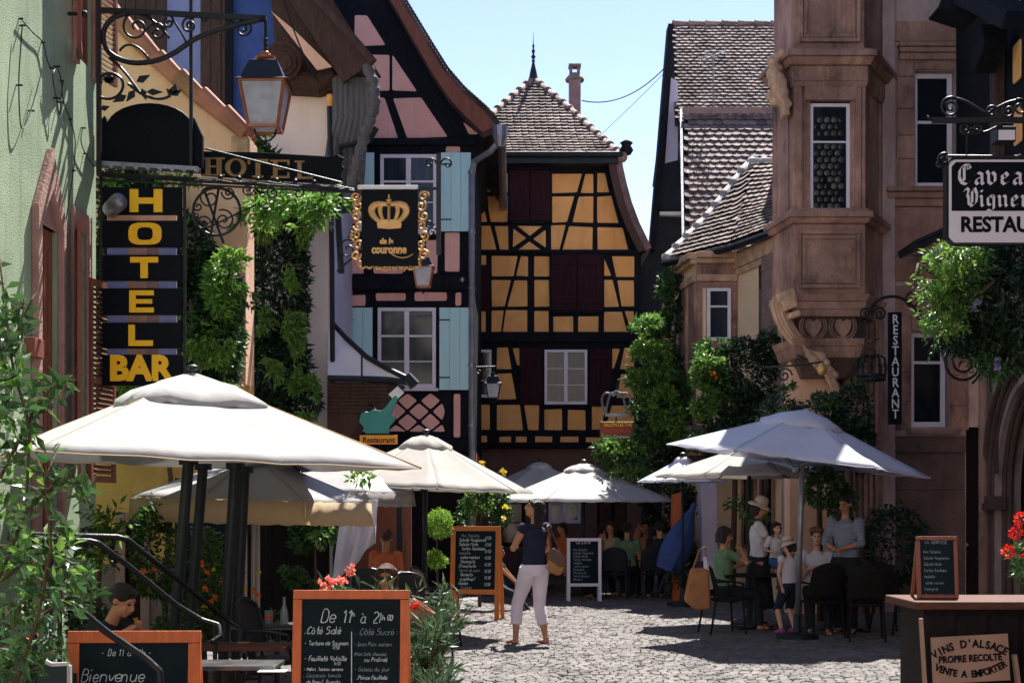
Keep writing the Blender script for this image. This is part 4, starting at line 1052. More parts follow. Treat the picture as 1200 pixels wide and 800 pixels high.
# ================================================================= green house, left foreground wall
fg = Facade((-4.6, 0, 0), R(90))
gh = thing('green_house', 'pale green rendered house wall with pink stone door surround at the left edge', 'house', (-4.6, 10, 0), R(90))
g0 = 10.0
def gq(px, py, off=0.0): a = fg.uv(px, py, off); return (a[0] - g0, a[1])
Xe = 15.72 - g0
dl, dr_ = gq(42, 300)[0], gq(67, 300)[0]
hd = (dl, dr_, .6, 4.4); h2 = (gq(88, 300)[0], gq(99, 300)[0], 2.35, 4.55); h3 = (gq(90, 20)[0], gq(107, 20)[0], 6.4, 8.4)
mb = MB(); holes_wall(mb, -6, Xe, 0, 12, [hd, h2, h3], y=0, reveal=.10)
mb.add([(Xe, 0, 0), (Xe, 6, 0), (Xe, 6, 12), (Xe, 0, 12)], [(0, 1, 2, 3)]); mb.box(-6, Xe - .01, .6, 6, 0, 12)
mb.build('wall', 'green_wall', gh)
mb = MB(); mb.box(hd[0], hd[1], .05, .09, hd[2], hd[3])
for i in range(4): 
    for k in range(3): x = hd[0] + .06 + i * (hd[1] - hd[0] - .1) / 4; mb.box(x, x + (hd[1] - hd[0]) / 4 - .07, .03, .049, hd[2] + .15 + k * 1.2, hd[2] + 1.2 + k * 1.2)
mb.build('door', 'wood_red', gh)
mb = MB(); g = .13; zt = hd[3]
mb.prism([(hd[0] - g, hd[2]), (hd[0], hd[2]), (hd[0], zt), ((hd[0] + hd[1]) / 2, zt + .35), (hd[1], zt), (hd[1], hd[2]), (hd[1] + g * .7, hd[2]), (hd[1] + g * .7, zt + .12), ((hd[0] + hd[1]) / 2, zt + .78), (hd[0] - g, zt + .12)], -.07, .0)
mb.prism([(hd[0], zt), (hd[1], zt), ((hd[0] + hd[1]) / 2, zt + .34)], -.01, .1)
mb.build('stone_surround', 'stone_pink', gh, bevel=.012)
for h_ in (h2, h3):
    mb = MB()
    for bx in ((h_[0] - .16, h_[0], h_[2] - .1, h_[3] + .22), (h_[1], h_[1] + .16, h_[2] - .1, h_[3] + .22), (h_[0], h_[1], h_[3], h_[3] + .22)): mb.box(bx[0], bx[1], -.04, .0, bx[2], bx[3])
    mb.build('stone_surround', 'stone_pink', gh, bevel=.012)
for h_ in (h2, h3): window(gh, h_[0], h_[1], h_[2], h_[3], y=.09, fw=.07, cols=2, rows=3, fm='wood_red')
def louvre(parent, hx, z0, z1, ang, w=.45, m='wood_red'):
    mt = Matrix.Translation((hx, -.05, 0)) @ Matrix.Rotation(ang, 4, 'Z'); mb = MB()
    for bx in ((0, .05, z0, z1), (w - .05, w, z0, z1), (.05, w - .05, z1 - .07, z1), (.05, w - .05, z0, z0 + .07), (.05, w - .05, (z0 + z1) / 2 - .03, (z0 + z1) / 2 + .03)): mb.box(bx[0], bx[1], -.02, .02, bx[2], bx[3])
    n = int((z1 - z0 - .1) / .055)
    for i in range(n):
        z = z0 + .09 + i * .055
        mb.hexa([V((.05, -.018, z)), V((w - .05, -.018, z)), V((w - .05, -.01, z + .01)), V((.05, -.01, z + .01))], [V((.05, .018, z + .035)), V((w - .05, .018, z + .035)), V((w - .05, .022, z + .045)), V((.05, .022, z + .045))])
    mb.v = [tuple(mt @ V(p)) for p in mb.v]; return mb.build('louvred_shutter', m, parent)
louvre(gh, h2[0] - .02, 1.9, 4.55, R(-163), .62); louvre(gh, h2[1] + .02, 1.9, 4.1, R(-10), .6)
louvre(gh, h3[0] - .02, 6.35, 8.5, R(-165), .5); louvre(gh, h3[1] + .02, 6.35, 8.5, R(-12), .45)
mb = MB()
for z in (7.9, 6.7): mb.tube([(h3[0] - .4, -.03, z), (h3[0] - .4, -.2, z)], .02, 6); mb.ball((h3[0] - .4, -.2, z), .035, 8, 6)
mb.build('shutter_catch', 'iron', gh)
mb = MB(); mb.box(gq(28, 400)[0], gq(40, 400)[0], -.10, -.0, gq(30, 418)[1], gq(30, 395)[1]); mb.build('letter_box', 'wood_red', gh, bevel=.01)
# cables on the wall
def wire(name, pxs, off, label, fac=fg):
    t = None; pts = []
    for (x, y) in pxs: a = fg.uv(x, y, -off); pts.append(V((-4.6 + off, a[0], a[1])))
    sm = []
    for i in range(len(pts) - 1):
        p0 = pts[max(0, i - 1)]; p1 = pts[i]; p2 = pts[i + 1]; p3 = pts[min(len(pts) - 1, i + 2)]
        for k in range(5):
            t_ = k / 5; sm.append(.5 * ((2 * p1) + (p2 - p0) * t_ + (2 * p0 - 5 * p1 + 4 * p2 - p3) * t_**2 + (3 * p1 - p0 - 3 * p2 + p3) * t_**3))
    sm.append(pts[-1]); mb = MB(); mb.tube(sm, .006, 5)
    for (x, y) in pxs[::2]: a = fg.uv(x, y, -off / 2); mb.tube([V((-4.6, a[0], a[1])), V((-4.6 + off + .01, a[0], a[1]))], .010, 6)
    o = mb.build(name, 'iron'); tag(o, label, 'cable'); return o
wire('wall_cable', [(24, 22), (38, 38), (50, 50), (55, 70), (60, 80), (66, 78), (72, 95), (74, 118), (82, 140), (88, 165), (86, 200), (80, 240), (76, 268)], .03, 'long looping cable clipped down the green wall')
wire('wall_cable', [(26, 30), (24, 60), (22, 100), (25, 150), (36, 130), (50, 80)], .05, 'drooping slack cable loop on the upper left of the green wall')
wire('wall_cable', [(66, 78), (62, 90), (66, 115), (70, 135), (71, 120), (74, 95)], .06, 'short knotted wire tangle hanging mid green wall')
wire('wall_cable', [(97, 150), (95, 165), (100, 180), (110, 195)], .04, 'short cable end near the far corner of the green wall')

# ================================================================= beige house with tile coping
fb = Facade((P(180, 595, 18.5).x, 18.5, 0))
be = fb.thing('beige_house', 'beige and yellow plastered house wall with sloping terracotta coping behind the hotel sign', 'house')
q = lambda x, y: fb.uv(x, y)
cop = [(95, -25), (150, 40), (195, 84), (240, 122), (290, 160)]
mb = MB(); mb.prism([q(60, 450), q(60, -50)] + [q(*p) for p in cop] + [q(288, 185), q(288, 450)], 0, .6); mb.build('upper_wall', 'beige', be)
mb = MB(); hdoor = rect(fb, 148, 612, 166, 760); hdoor = (hdoor[0], hdoor[1], .02, hdoor[3]); a, b = q(60, 0)[0], q(288, 0)[0]; zt = q(0, 450)[1]
zb = .9
holes_wall(mb, a, b, zb, zt - .003, [(hdoor[0], hdoor[1], zb, hdoor[3])], y=-.004, reveal=.3); mb.box(a, b, .31, .6, 0, zt - .003); mb.build('lower_wall', 'ochre_low', be)
mb = MB(); mb.box(a, hdoor[0], -.05, .3, 0, zb); mb.box(hdoor[1], b, -.05, .3, 0, zb); mb.build('plinth', 'purple_base', be, bevel=.01)
mb = MB()
for bx in ((hdoor[0] - .12, hdoor[0], 0.0, hdoor[3] + .14), (hdoor[1], hdoor[1] + .12, 0.0, hdoor[3] + .14), (hdoor[0], hdoor[1], hdoor[3], hdoor[3] + .14)): mb.box(bx[0], bx[1], -.07, .2, bx[2], bx[3])
mb.build('door_surround', 'stone_pink', be, bevel=.01)
mb = MB(); mb.box(hdoor[0], hdoor[1], .12, .16, 0, hdoor[3]); mb.build('door', 'wood', be)
mb = MB()
cl = [V((q(*p)[0], .1, q(*p)[1])) for p in cop]
tot = sum((cl[i + 1] - cl[i]).length for i in range(len(cl) - 1)); n = int(tot / .34)
for i in range(n):
    for yy in (-.08, .14, .36):
        a_ = poly_at(cl, i / n); b_ = poly_at(cl, min(1, (i + 1.25) / n)); a_.y = b_.y = yy; a_ = a_ + V((0, 0, random.uniform(0, .02)))
        mb.tube([a_ + V((0, 0, .05)), b_ + V((0, 0, .02))], [.13, .10], 10)
mb.build('coping_tiles', 'tile_red', be, smooth=False)
mb = MB(); e = q(283, 172); mb.box(e[0] - .12, e[0] + .12, -.1, .5, e[1] - .35, e[1] + .12); mb.build('coping_stop', 'stone_lit', be, bevel=.03)
pp = thing('flue_pipe', 'grey metal flue pipe poking out beside the top letter of the yellow lettered sign', 'pipe', P(118, 239, 15.2))
mb = MB(); mb.tube([(0, .5, .02), (.02, .3, .01), (.22, -.1, 0), (.24, -.12, 0), (.20, -.06, 0)], [.085, .085, .095, .08, .07], 14); mb.build('pipe', 'zinc', pp, smooth=True)

# ================================================================= blue house
fbl = Facade((P(240, 595, 23.1).x, 23.1, 0))
bl = fbl.thing('blue_house', 'cobalt blue house with dark brown timbers above the tile coping', 'house')
q = lambda x, y: fbl.uv(x, y)
a, b = q(110, 0)[0], q(345, 0)[0]
mb = MB(); mb.box(a, q(259, 0)[0], 0, 5, 0, 3); mb.box(a, q(332, 0)[0], 0, 5, 3.003, 13); mb.build('wall', 'blue', bl)
mb = MB(); x0, x1, z0, z1 = rect(fbl, 196, -40, 240, 130); mb.box(x0, x1, -.03, -.001, z0 - 1.5, z1); mb.build('pale_panel', 'blue_pale', bl)  # paler blue strip beside the timber cladding
mb = MB()
for (xa, ya, xb, yb, y_) in ((236, -40, 273, 160, -.09), (112, -40, 196, 110, -.05)):
    x0, x1, z0, z1 = rect(fbl, xa, ya, xb, yb); k = max(2, int((x1 - x0) / .16)); w_ = (x1 - x0) / k
    for i in range(k): mb.box(x0 + i * w_ + .004, x0 + (i + 1) * w_ - .004, y_ + random.uniform(-.008, .008), -.0, z0 - .8, z1)
mb.build('timber_cladding', 'wood', bl, bevel=.005)
mb = MB(); x0, x1, z0, z1 = rect(fbl, 264, -40, 272, 150); mb.box(x0 + .02, x1 + .03, -.12, -.09, z0, z1); mb.build('timber_batten', 'timber', bl)

# ================================================================= white house with broad eaves
fw = Facade((P(360, 595, 23).x, 23, 0))
wh = fw.thing('white_house', 'off white plastered house with wide brown wooden eaves and ribbed gutter', 'house')
W = lambda px, py, Y=23: P(px, py, Y) - V(wh.location)
a = W(326, 0).x; b = W(385, 0).x; zt = W(0, 107).z
mb = MB(); mb.box(a, b, 0, 3.4, 0, zt); mb.box(W(262,0).x, a - .002, .0, 3.4, 0, W(0, 156).z); mb.build('wall', 'white_wall', wh)
mb = MB(); mb.box(b + .002, b + .05, .02, 3.3, 0, zt - .1); mb.box(W(372, 0).x, b, -.03, -.001, W(0, 700).z * 0, W(0, 500).z); mb.build('side_wall', 'lav', wh)  # lavender puts shade into the white house's side colour
mb = MB()   # timber purlins with scalloped ends along wall top
for i in range(7):
    x = a - .5 + i * .33; mb.box(x, x + .12, -.35, .5, zt - .02, zt + .12)
mb.box(a - .1, b + .1, -.12, .3, zt + .12, zt + .3)
mb.tube([W(332, 70, 22.7), W(332, 82, 22.7), W(345, 95, 22.7), W(372, 98, 22.7), W(392, 88, 22.7)], [.28, .3, .22, .16, .12], 9)
for i, r_ in enumerate((.30, .22, .14)): mb.tube([W(331, 72, 22.4 - i * .06), W(331, 72, 22.3 - i * .06)], r_, 16)
mb.build('eaves_timber', 'wood', wh, bevel=.01)
mb = MB()   # soffit boards and barge running up left
A0, A1, A2, A3 = W(300, -60, 22.3), W(352, -60, 22.3), W(436, 73, 22.3), W(402, 97, 22.3)
mb.hexa([A0, A1, A2, A3], [p + V((0, 1.6, .25)) for p in (A0, A1, A2, A3)])
mb.build('soffit', 'wood', wh)
mb = MB(); pts = [W(x, y, 22.6) for x, y in [(306, -60), (318, 12), (322, 70), (335, 104), (372, 106), (404, 97), (436, 73), (352, -60)]]; mb.prism([(p.x, p.z) for p in pts], -.3, .2); mb.build('eaves_board', 'wood', wh, bevel=.01)
mb = MB(); mb.hexa([W(318, 14, 22.25), W(346, 37, 22.25), W(389, 79, 22.25), W(372, 83, 22.25)][::-1], [p + V((0, -.03, 0)) for p in [W(318, 14, 22.25), W(346, 37, 22.25), W(389, 79, 22.25), W(372, 83, 22.25)][::-1]]); mb.build('plaster_cheek', 'beige', wh)
mb = MB(); mb.bar(W(318, -60, 22.1), W(437, 74, 22.1), .1, .14, up=(0, 1, 0)); mb.bar(W(328, -60, 22.08), W(440, 72, 22.08), .05, .06, up=(0, 1, 0)); mb.build('barge_board', 'wood', wh)
mb = MB()   # ribbed conductor
pts = [W(430, 76, 22.2), W(438, 100, 22.2), W(439, 125, 22.2), W(430, 150, 22.2), W(420, 185, 22.2), W(412, 215, 22.2), W(408, 235, 22.2)]
sm = []
for i in range(56): 
    p = poly_at(pts, i / 55); sm.append(p)
mb.tube(sm, [(.080 if i % 4 < 2 else .098) for i in range(56)], 12); mb.build('ribbed_downpipe', 'grey_wood', wh)
mb = MB()   # fluted grey corbel
for i in range(7):
    x = 388 + i * 6.2
    mb.tube([W(x + 6, 92, 22.5), W(x + 7, 138, 22.5), W(x, 160 + i * 2, 22.55), W(x - 8 + i * 1, 215, 22.6), W(x - 10 + i, 250, 22.7)], [.06, .06, .055, .05, .04], 8)
mb.hexa([W(392, 88, 22.6), W(432, 96, 22.6), W(432, 140, 22.6), W(390, 140, 22.6)], [W(392, 88, 22.9), W(432, 96, 22.9), W(432, 140, 22.9), W(390, 140, 22.9)])
mb.hexa([W(390, 140, 22.6), W(432, 140, 22.6), W(412, 250, 22.7), W(388, 250, 22.7)], [W(390, 140, 22.95), W(432, 140, 22.95), W(412, 250, 22.95), W(388, 250, 22.95)])
mb.build('fluted_corbel', 'grey_wood', wh, smooth=False)
mb = MB(); mb.tube([W(386, 125, 22.5), W(389, 300, 22.5), W(390, 480, 22.5)], .04, 8); mb.tube([W(441, 150, 22.3), W(432, 165, 22.3), W(398, 172, 22.4), W(396, 250, 22.4), W(400, 320, 22.4)], .05, 8); mb.build('drainpipe', 'iron_grey', wh)
mb = MB(); c = W(387, 119, 22.7); mb.lathe([(.03, -.1), (.06, -.09), (.05, .0), (.07, .02), (.06, .1), (.02, .12)], c, 12); mb.build('insulator', 'ochre', wh, smooth=True)

# porch with white zinc roof
po = thing('shop_porch', 'wooden shop porch with curved white zinc roof below the pink house window', 'porch', P(425, 595, 22.4) - V((0, 0, HC)))
O = lambda px, py, Y=22.2: P(px, py, Y) - V(po.location)
top = [O(384, 374, 23.2), O(404, 396, 23), O(430, 420, 22.6), O(455, 434, 22.3), O(482, 447, 22.0)]
bot = [O(384, 443), O(404, 443.5), O(430, 444), O(455, 445), O(482, 449, 22.0)]
mb = MB()
for i in range(4): mb.add([top[i], top[i + 1], bot[i + 1], bot[i]], [(0, 1, 2, 3)])
mb.build('zinc_roof', 'zinc_white', po, smooth=True)
mb = MB(); mb.tube([p + V((0, 0, .02)) for p in top], .045, 8); mb.tube([O(424, 410, 22.15), O(424, 445, 22.1)], .015, 6); mb.tube(bot, .05, 8); mb.tube([O(476, 440, 21.95), O(486, 452, 21.95)], [.08, .1], 8); mb.build('roof_rim', 'iron_grey', po)
mb = MB(); pl = [(383, 447), (470, 448), (452, 462), (444, 480), (420, 482), (418, 500), (410, 512), (383, 512)]
pts = [O(x, y) for x, y in pl]; mb.prism([(p.x, p.z) for p in pts], -.15, .8)
for i in range(8):
    a_, b_ = O(386 + i * 0, 450 + i * 4.2), O(466 - i * 3.2, 450 + i * 4.2); mb.box(a_.x, b_.x, -.175, -.152, b_.z - .045, b_.z)
mb.build('wooden_fascia', 'wood', po)
mb = MB(); a_ = O(383, 512); mb.box(a_.x - .1, a_.x + .25, .3, .7, -0, a_.z); mb.build('porch_post', 'wood', po)
mb = MB(); mb.hexa([O(455, 462, 22), O(463, 470, 22), O(474, 460, 22), O(466, 452, 22)], [O(455, 462, 22.2), O(463, 470, 22.2), O(474, 460, 22.2), O(466, 452, 22.2)]); mb.build('floodlight', 'zinc_white', po, bevel=.01)
tp = thing('shop_sign', 'teal metal pot shaped shop sign above the orange board', 'sign', P(442, 500, 21.6))
mb = MB(); pts = [P(x, y, 21.6) - V(tp.location) for x, y in [(423, 485), (426, 484), (428, 482), (432, 483), (437, 480), (447, 481), (451, 478), (461, 465), (464, 463), (467, 467), (458, 485), (464, 489), (462, 494), (457, 499), (456, 508), (428, 508), (426, 500), (421, 495)]]
mb.prism([(p.x, p.z) for p in pts], -.03, .03); mb.build('pot_shape', 'teal', tp, bevel=.008)
mb = MB(); mb.tube([(0, 0, .2), (-.1, .3, .35), (-.2, .7, .4)], .02, 6); mb.build('wall_arm', 'iron', tp)
rs = thing('restaurant_sign', 'orange Restaurant board under the teal pot sign', 'sign', P(444, 515, 21.6))
mb = MB(); mb.box(-.29, .28, -.02, .02, -.07, .07); bo = mb.build('board', 'orange_sign', rs, bevel=.004)
mb = MB(); text_mb(mb, 'Restaurant', .125, 0, -.045, -.026, .003, .002, .9); mb.build('lettering', 'wood', bo)

# unseen house on the right, added and raised to shade the terrace
mb = MB(); mb.box(6.6, 14, -6, 12.9, 0, 16); o = mb.build('shade_house_right', 'render_grey'); tag(o, kind='structure')
# ================================================================= wrought iron, lanterns, signs (left)
def lantern(name, label, top, s, drop=0.0, group=None, frame='copper'):
    """street lantern hanging from its top point; s = overall scale (1 = 0.95 m tall)"""
    t = thing(name, label, 'lantern', V(top) - V((0, 0, drop)), 0, group or 'street lanterns hung on iron arms')
    mb = MB(); mb.tube([(0, 0, drop), (0, 0, -.2 * s)], .018 * s, 8)
    for i in range(3): mb.ball((0, 0, -.04 * s - i * .05 * s), .028 * s, 8, 6)
    mb.build('hanger', 'iron', t)
    mb = MB(); mb.lathe([(.03 * s, -.30 * s), (.10 * s, -.25 * s), (.11 * s, -.23 * s), (.05 * s, -.21 * s), (.06 * s, -.19 * s), (.02 * s, -.16 * s)], (0, 0, 0), 16); mb.build('cap', frame, t, smooth=True)
    def sq(h0, z0, h1, z1): 
        a = [V((sx * h0, sy * h0, z0)) for sx, sy in ((-1, -1), (1, -1), (1, 1), (-1, 1))]; b = [V((sx * h1, sy * h1, z1)) for sx, sy in ((-1, -1), (1, -1), (1, 1), (-1, 1))]; return a, b
    mb = MB(); mb.hexa(*sq(.23 * s, -.50 * s, .15 * s, -.30 * s)); mb.hexa(*sq(.15 * s, -.297 * s, .08 * s, -.27 * s)); mb.hexa(*sq(.285 * s, -.53 * s, .235 * s, -.503 * s)); mb.build('hood', 'lamp_dark', t, bevel=.004)
    h0, z0, h1, z1 = .155 * s, -1.0 * s, .235 * s, -.533 * s
    f = MB()
    A, Bq = sq(h0, z0, h1, z1)
    for i in range(4):
        f.bar(A[i], Bq[i], .026 * s); f.bar(A[i], A[(i + 1) % 4], .03 * s); f.bar(Bq[i], Bq[(i + 1) % 4], .03 * s)
    f.build('lantern_frame', frame, t)
    g = MB(); g.hexa(*sq(h0 * .95, z0 + .01 * s, h1 * .95, z1 - .01 * s)); g.build('glass', 'lamp_glass', t)
    b = MB(); b.tube([(-.12 * s, 0, z0), (-.10 * s, 0, z0 - .07 * s), (-.05 * s, 0, z0 - .12 * s), (0, 0, z0 - .13 * s), (.05 * s, 0, z0 - .12 * s), (.10 * s, 0, z0 - .07 * s), (.12 * s, 0, z0)], .012 * s, 6)
    b.ball((0, 0, z0 - .15 * s), .025 * s, 8, 6); b.build('bottom_scroll', 'iron', t)
    return t
YB = 15.3
wb = P(116, 12, YB)
br = thing('lamp_bracket', 'ornate black scrolled iron lamp bracket high on the green wall', 'bracket', wb)
b = lambda px, py, Y=YB: P(px, py, Y) - V(wb)
mb = MB(); mb.bar(b(114, 12), b(312, 22), .04, .055); mb.bar(b(116, 0), b(116, 205), .035, .05, up=(1, 0, 0)); mb.build('arm', 'iron', br)
mb = MB()
ir = .020
big = bez(b(311, 22), b(275, 30), b(240, 35), b(215, 55), 10) + bez(b(215, 55), b(190, 75), b(150, 82), b(128, 62), 10)[1:] + bez(b(128, 62), b(112, 40), b(125, 18), b(150, 16), 10)[1:]
mb.tube(big, [.03] * len(big), 8)
for (cx, cy, r_, tn, a0, sg) in ((160, 32, .19, 1.6, 0, 1), (222, 30, .09, 1.6, 1, 1), (285, 34, .10, 1.7, 2, -1), (184, 38, .11, 1.4, 3, -1), (240, 22, .05, 1.3, 0, 1), (268, 24, .05, 1.3, 0, -1), (198, 27, .06, 1.2, 2, 1)):
    mb.tube(spiral(b(cx, cy), r_, tn, a0, sg), .014, 6)
mb.tube(bez(b(150, 16), b(170, 14), b(190, 30), b(198, 45)), .014, 6); mb.tube(bez(b(198, 15), b(206, 30), b(215, 40), b(218, 50)), .014, 6); mb.tube(bez(b(140, 60), b(150, 45), b(165, 55), b(175, 70)), .014, 6)
mb.build('scrollwork', 'iron', br, smooth=True)
mb = MB()   # stems, leaves and tulip flowers below
for c_ in (bez(b(128, 68), b(145, 80), b(152, 92), b(165, 110)), bez(b(116, 95), b(118, 85), b(132, 82), b(142, 92)), bez(b(142, 92), b(150, 105), b(135, 122), b(118, 114)), bez(b(150, 98), b(165, 112), b(185, 122), b(200, 112))): mb.tube(c_, .016, 6)
def ileaf(x, y, dx, dz, l, w):
    d = V((dx, 0, dz)).normalized(); n = V((-d.z, 0, d.x)); p = b(x, y)
    pts = [p, p + d * l * .35 + n * w, p + d * l, p + d * l * .35 - n * w]
    mb.hexa([q_ + V((0, -.012, 0)) for q_ in pts], [q_ + V((0, .012, 0)) for q_ in pts])
for a_ in ((160, 96, 1, .5, .16, .04), (172, 108, 1, 0, .17, .035), (166, 104, .4, -1, .14, .035), (158, 106, -.6, -.8, .15, .04), (148, 112, -1, -.5, .16, .04), (128, 98, 0, 1, .12, .05), (128, 98, -.6, .8, .10, .03), (128, 98, .6, .8, .10, .03), (202, 112, .3, 1, .13, .05), (202, 112, 1, .6, .12, .03), (202, 112, -.7, .8, .10, .03), (118, 100, -.2, 1, .1, .03), (118, 128, 1, .3, .1, .03)): ileaf(*a_)
mb.build('iron_leaves', 'iron', br)
lantern('street_lantern', 'large copper framed lantern hanging from the scrolled bracket on the green wall', P(311, 24, YB), 1.0, drop=.17)

# long sign beam with diagonal stay and scrolls
YS = 15.6
sb = thing('sign_bracket', 'long black iron sign beam with curled scrolls below the arched board', 'bracket', P(116, 206, YS))
b2 = lambda px, py, Y=YS: P(px, py, Y) - V(sb.location)
mb = MB(); mb.bar(b2(114, 204), b2(420, 222), .035, .05); mb.bar(b2(114, 211), b2(420, 226), .02, .02); mb.tube([b2(240, 174), b2(400, 214)], .012, 6); mb.bar(b2(224, 0), b2(224, 205), .035, .035, up=(1, 0, 0)); mb.bar(b2(414, 222), b2(512, 221), .022, .03)
mb.bar(b2(514, 180), b2(514, 298), .05, .05, up=(1, 0, 0)); mb.build('beam', 'iron', sb)
mb = MB()
for (cx, cy, r_, tn, a0, sg) in ((246, 232, .13, 1.5, 1, 1), (262, 258, .12, 1.6, 2, -1), (238, 262, .09, 1.5, 0, 1), (268, 226, .08, 1.5, 3, 1), (290, 222, .07, 1.3, 0, -1), (320, 226, .08, 1.4, 1, 1), (350, 226, .07, 1.3, 2, -1), (232, 242, .06, 1.3, 2, 1), (380, 226, .05, 1.3, 0, 1), (504, 192, .07, 1.1, 0, 1), (524, 192, .07, 1.1, 3, -1), (506, 272, .06, 1.3, 0, 1), (503, 262, .05, 1.3, 0, -1)):
    mb.tube(spiral(b2(cx, cy), r_, tn, a0, sg), .010, 6)
mb.tube(arc(b2(254, 248), .26, 0, 360, 26), .016, 6)
mb.tube([b2(240, 225), b2(262, 285)], .014, 6); mb.tube([b2(256, 222), b2(246, 280)], .014, 6); mb.tube([b2(226, 275), b2(300, 240)], .010, 6)
for i in range(7): mb.ball(b2(258 + i * 22, 208 + i * 1.2), .03, 8, 6)
mb.build('scrollwork', 'iron', sb, smooth=True)
# twig-like cable bundle on the beam
mb = MB()
for k in range(4):
    pts = [b2(116 + i * 20, 206 + i * 1.1 + random.uniform(-2.5, 2.5)) + V((0, -.05 - .01 * k, 0)) for i in range(16)]
    mb.tube(pts, .007, 5)
o = mb.build('cable_bundle', 'iron', sb)

# arched black board
ab = thing('arched_sign', 'black arched sign board with a wide base, seen from its dark side', 'sign', P(176, 195, YS + .1))
b3 = lambda px, py: P(px, py, YS + .1) - V(ab.location)
pl = [(114, 192), (114, 148), (124, 136)] + [(176 - 50 * math.cos(PI * i / 14), 150 - 28 * math.sin(PI * i / 14) - 0) for i in range(1, 14)] + [(228, 138), (238, 160), (238, 197)]
pts = [b3(x, y) for x, y in pl]
mb = MB(); mb.prism([(p.x, p.z) for p in pts], -.05, .05); mb.build('board', 'signblack', ab, bevel=.012)
mb = MB(); mb.bar(b3(114, 195) + V((0, -.1, 0)), b3(236, 202) + V((0, -.1, 0)), .16, .045)
for i in range(9): mb.bar(b3(120 + i * 14, 197 + i * .7) + V((0, -.19, 0)), b3(124 + i * 14, 201 + i * .7) + V((0, -.19, 0)), .02, .03)
mb.build('light_rail', 'zinc', ab)

# vertical lettered hotel sign
hs = thing('hotel_sign', 'tall black sign with yellow letters reading HOTEL BAR', 'sign', P(168, 330, YS))
b4 = lambda px, py: P(px, py, YS) - V(hs.location)
rows = [('H', 223, 250), ('O', 262, 288), ('T', 302, 327), ('E', 341, 367), ('L', 381, 406)]
mb = MB()
for sx in (118.5, 216): mb.bar(b4(sx, 205) + V((0, .02, 0)), b4(sx, 455) + V((0, .02, 0)), .025, .03, up=(1, 0, 0))
mb.build('sign_post', 'iron', hs)
def blockletter(ch, x0, x1, z0, z1, y):
    m = MB(); t = (z1 - z0) * .27; s_ = (x1 - x0) * .27; yo = y - .012
    def B_(a, b_, c, d): m.box(a, b_, yo, y, c, d)
    if ch == 'H': B_(x0, x0 + s_, z0, z1); B_(x1 - s_, x1, z0, z1); B_(x0 + s_, x1 - s_, (z0 + z1 - t) / 2, (z0 + z1 + t) / 2)
    if ch == 'T': B_(x0, x1, z1 - t, z1); B_((x0 + x1 - s_) / 2, (x0 + x1 + s_) / 2, z0, z1 - t)
    if ch == 'E': B_(x0, x0 + s_, z0, z1); B_(x0 + s_, x1, z1 - t * .85, z1); B_(x0 + s_, x1, z0, z0 + t * .85); B_(x0 + s_, x1 - s_ * .25, (z0 + z1) / 2 - t * .38, (z0 + z1) / 2 + t * .38)
    if ch == 'L': B_(x0, x0 + s_, z0, z1); B_(x0 + s_, x1, z0, z0 + t)
    if ch == 'O':
        n = 28; oo = []; ii = []
        for k in range(n):
            a = 2 * PI * k / n; c_, d_ = math.cos(a), math.sin(a)
            f_ = lambda v: math.copysign(abs(v) ** .62, v)
            oo.append(((x0 + x1) / 2 + f_(c_) * (x1 - x0) / 2, (z0 + z1) / 2 + f_(d_) * (z1 - z0) / 2)); ii.append(((x0 + x1) / 2 + f_(c_) * ((x1 - x0) / 2 - s_), (z0 + z1) / 2 + f_(d_) * ((z1 - z0) / 2 - t * .8)))
        for k in range(n):
            j = (k + 1) % n; qd = [oo[k], oo[j], ii[j], ii[k]]
            m.hexa([V((p[0], yo, p[1])) for p in qd], [V((p[0], y, p[1])) for p in qd])
    return m
for ch, y0, y1 in rows:
    m_ = MB(); a_ = b4(121, y1 + 2.5); c_ = b4(214, y0 - 2.5); m_.box(a_.x, c_.x, -.05, .0, a_.z, c_.z); pn = m_.build('panel', 'signblack', hs, bevel=.005)
    wid = {'H': (153.5, 192), 'O': (152, 191), 'T': (154, 187), 'E': (153, 182), 'L': (152, 181)}[ch]
    a_ = b4(wid[0], y1); c_ = b4(wid[1], y0); blockletter(ch, a_.x, c_.x, a_.z, c_.z, -.053).build('letter', 'yellow', pn, bevel=.004)
m_ = MB(); a_ = b4(121, 452); c_ = b4(214, 416); m_.box(a_.x, c_.x, -.05, .0, a_.z, c_.z); pn = m_.build('panel', 'signblack', hs, bevel=.005)
m_ = MB(); a_ = b4(166, 445); text_mb(m_, 'BAR', .37, a_.x, a_.z, -.056, .006, .018, 1.0); m_.build('letter', 'yellow', pn)

for (y0, y1) in ((252.5, 259.5), (290.5, 299.5), (329.5, 338.5), (369.5, 378.5), (408.5, 416)):
    for (xa, xb, mm) in ((126, 150, 'blue_pale'), (150.3, 172, 'stone_pink'), (172.3, 186, 'purple_base'), (186.3, 207, 'blue_pale')):
        m_ = MB(); a_ = b4(xa, y1); c_ = b4(xb, y0); m_.box(a_.x, c_.x, -.01, .01, a_.z, c_.z); m_.build('gap_strip', mm if y0 > 255 else 'beige', hs)  # added strips stand in for the background glimpsed between panels
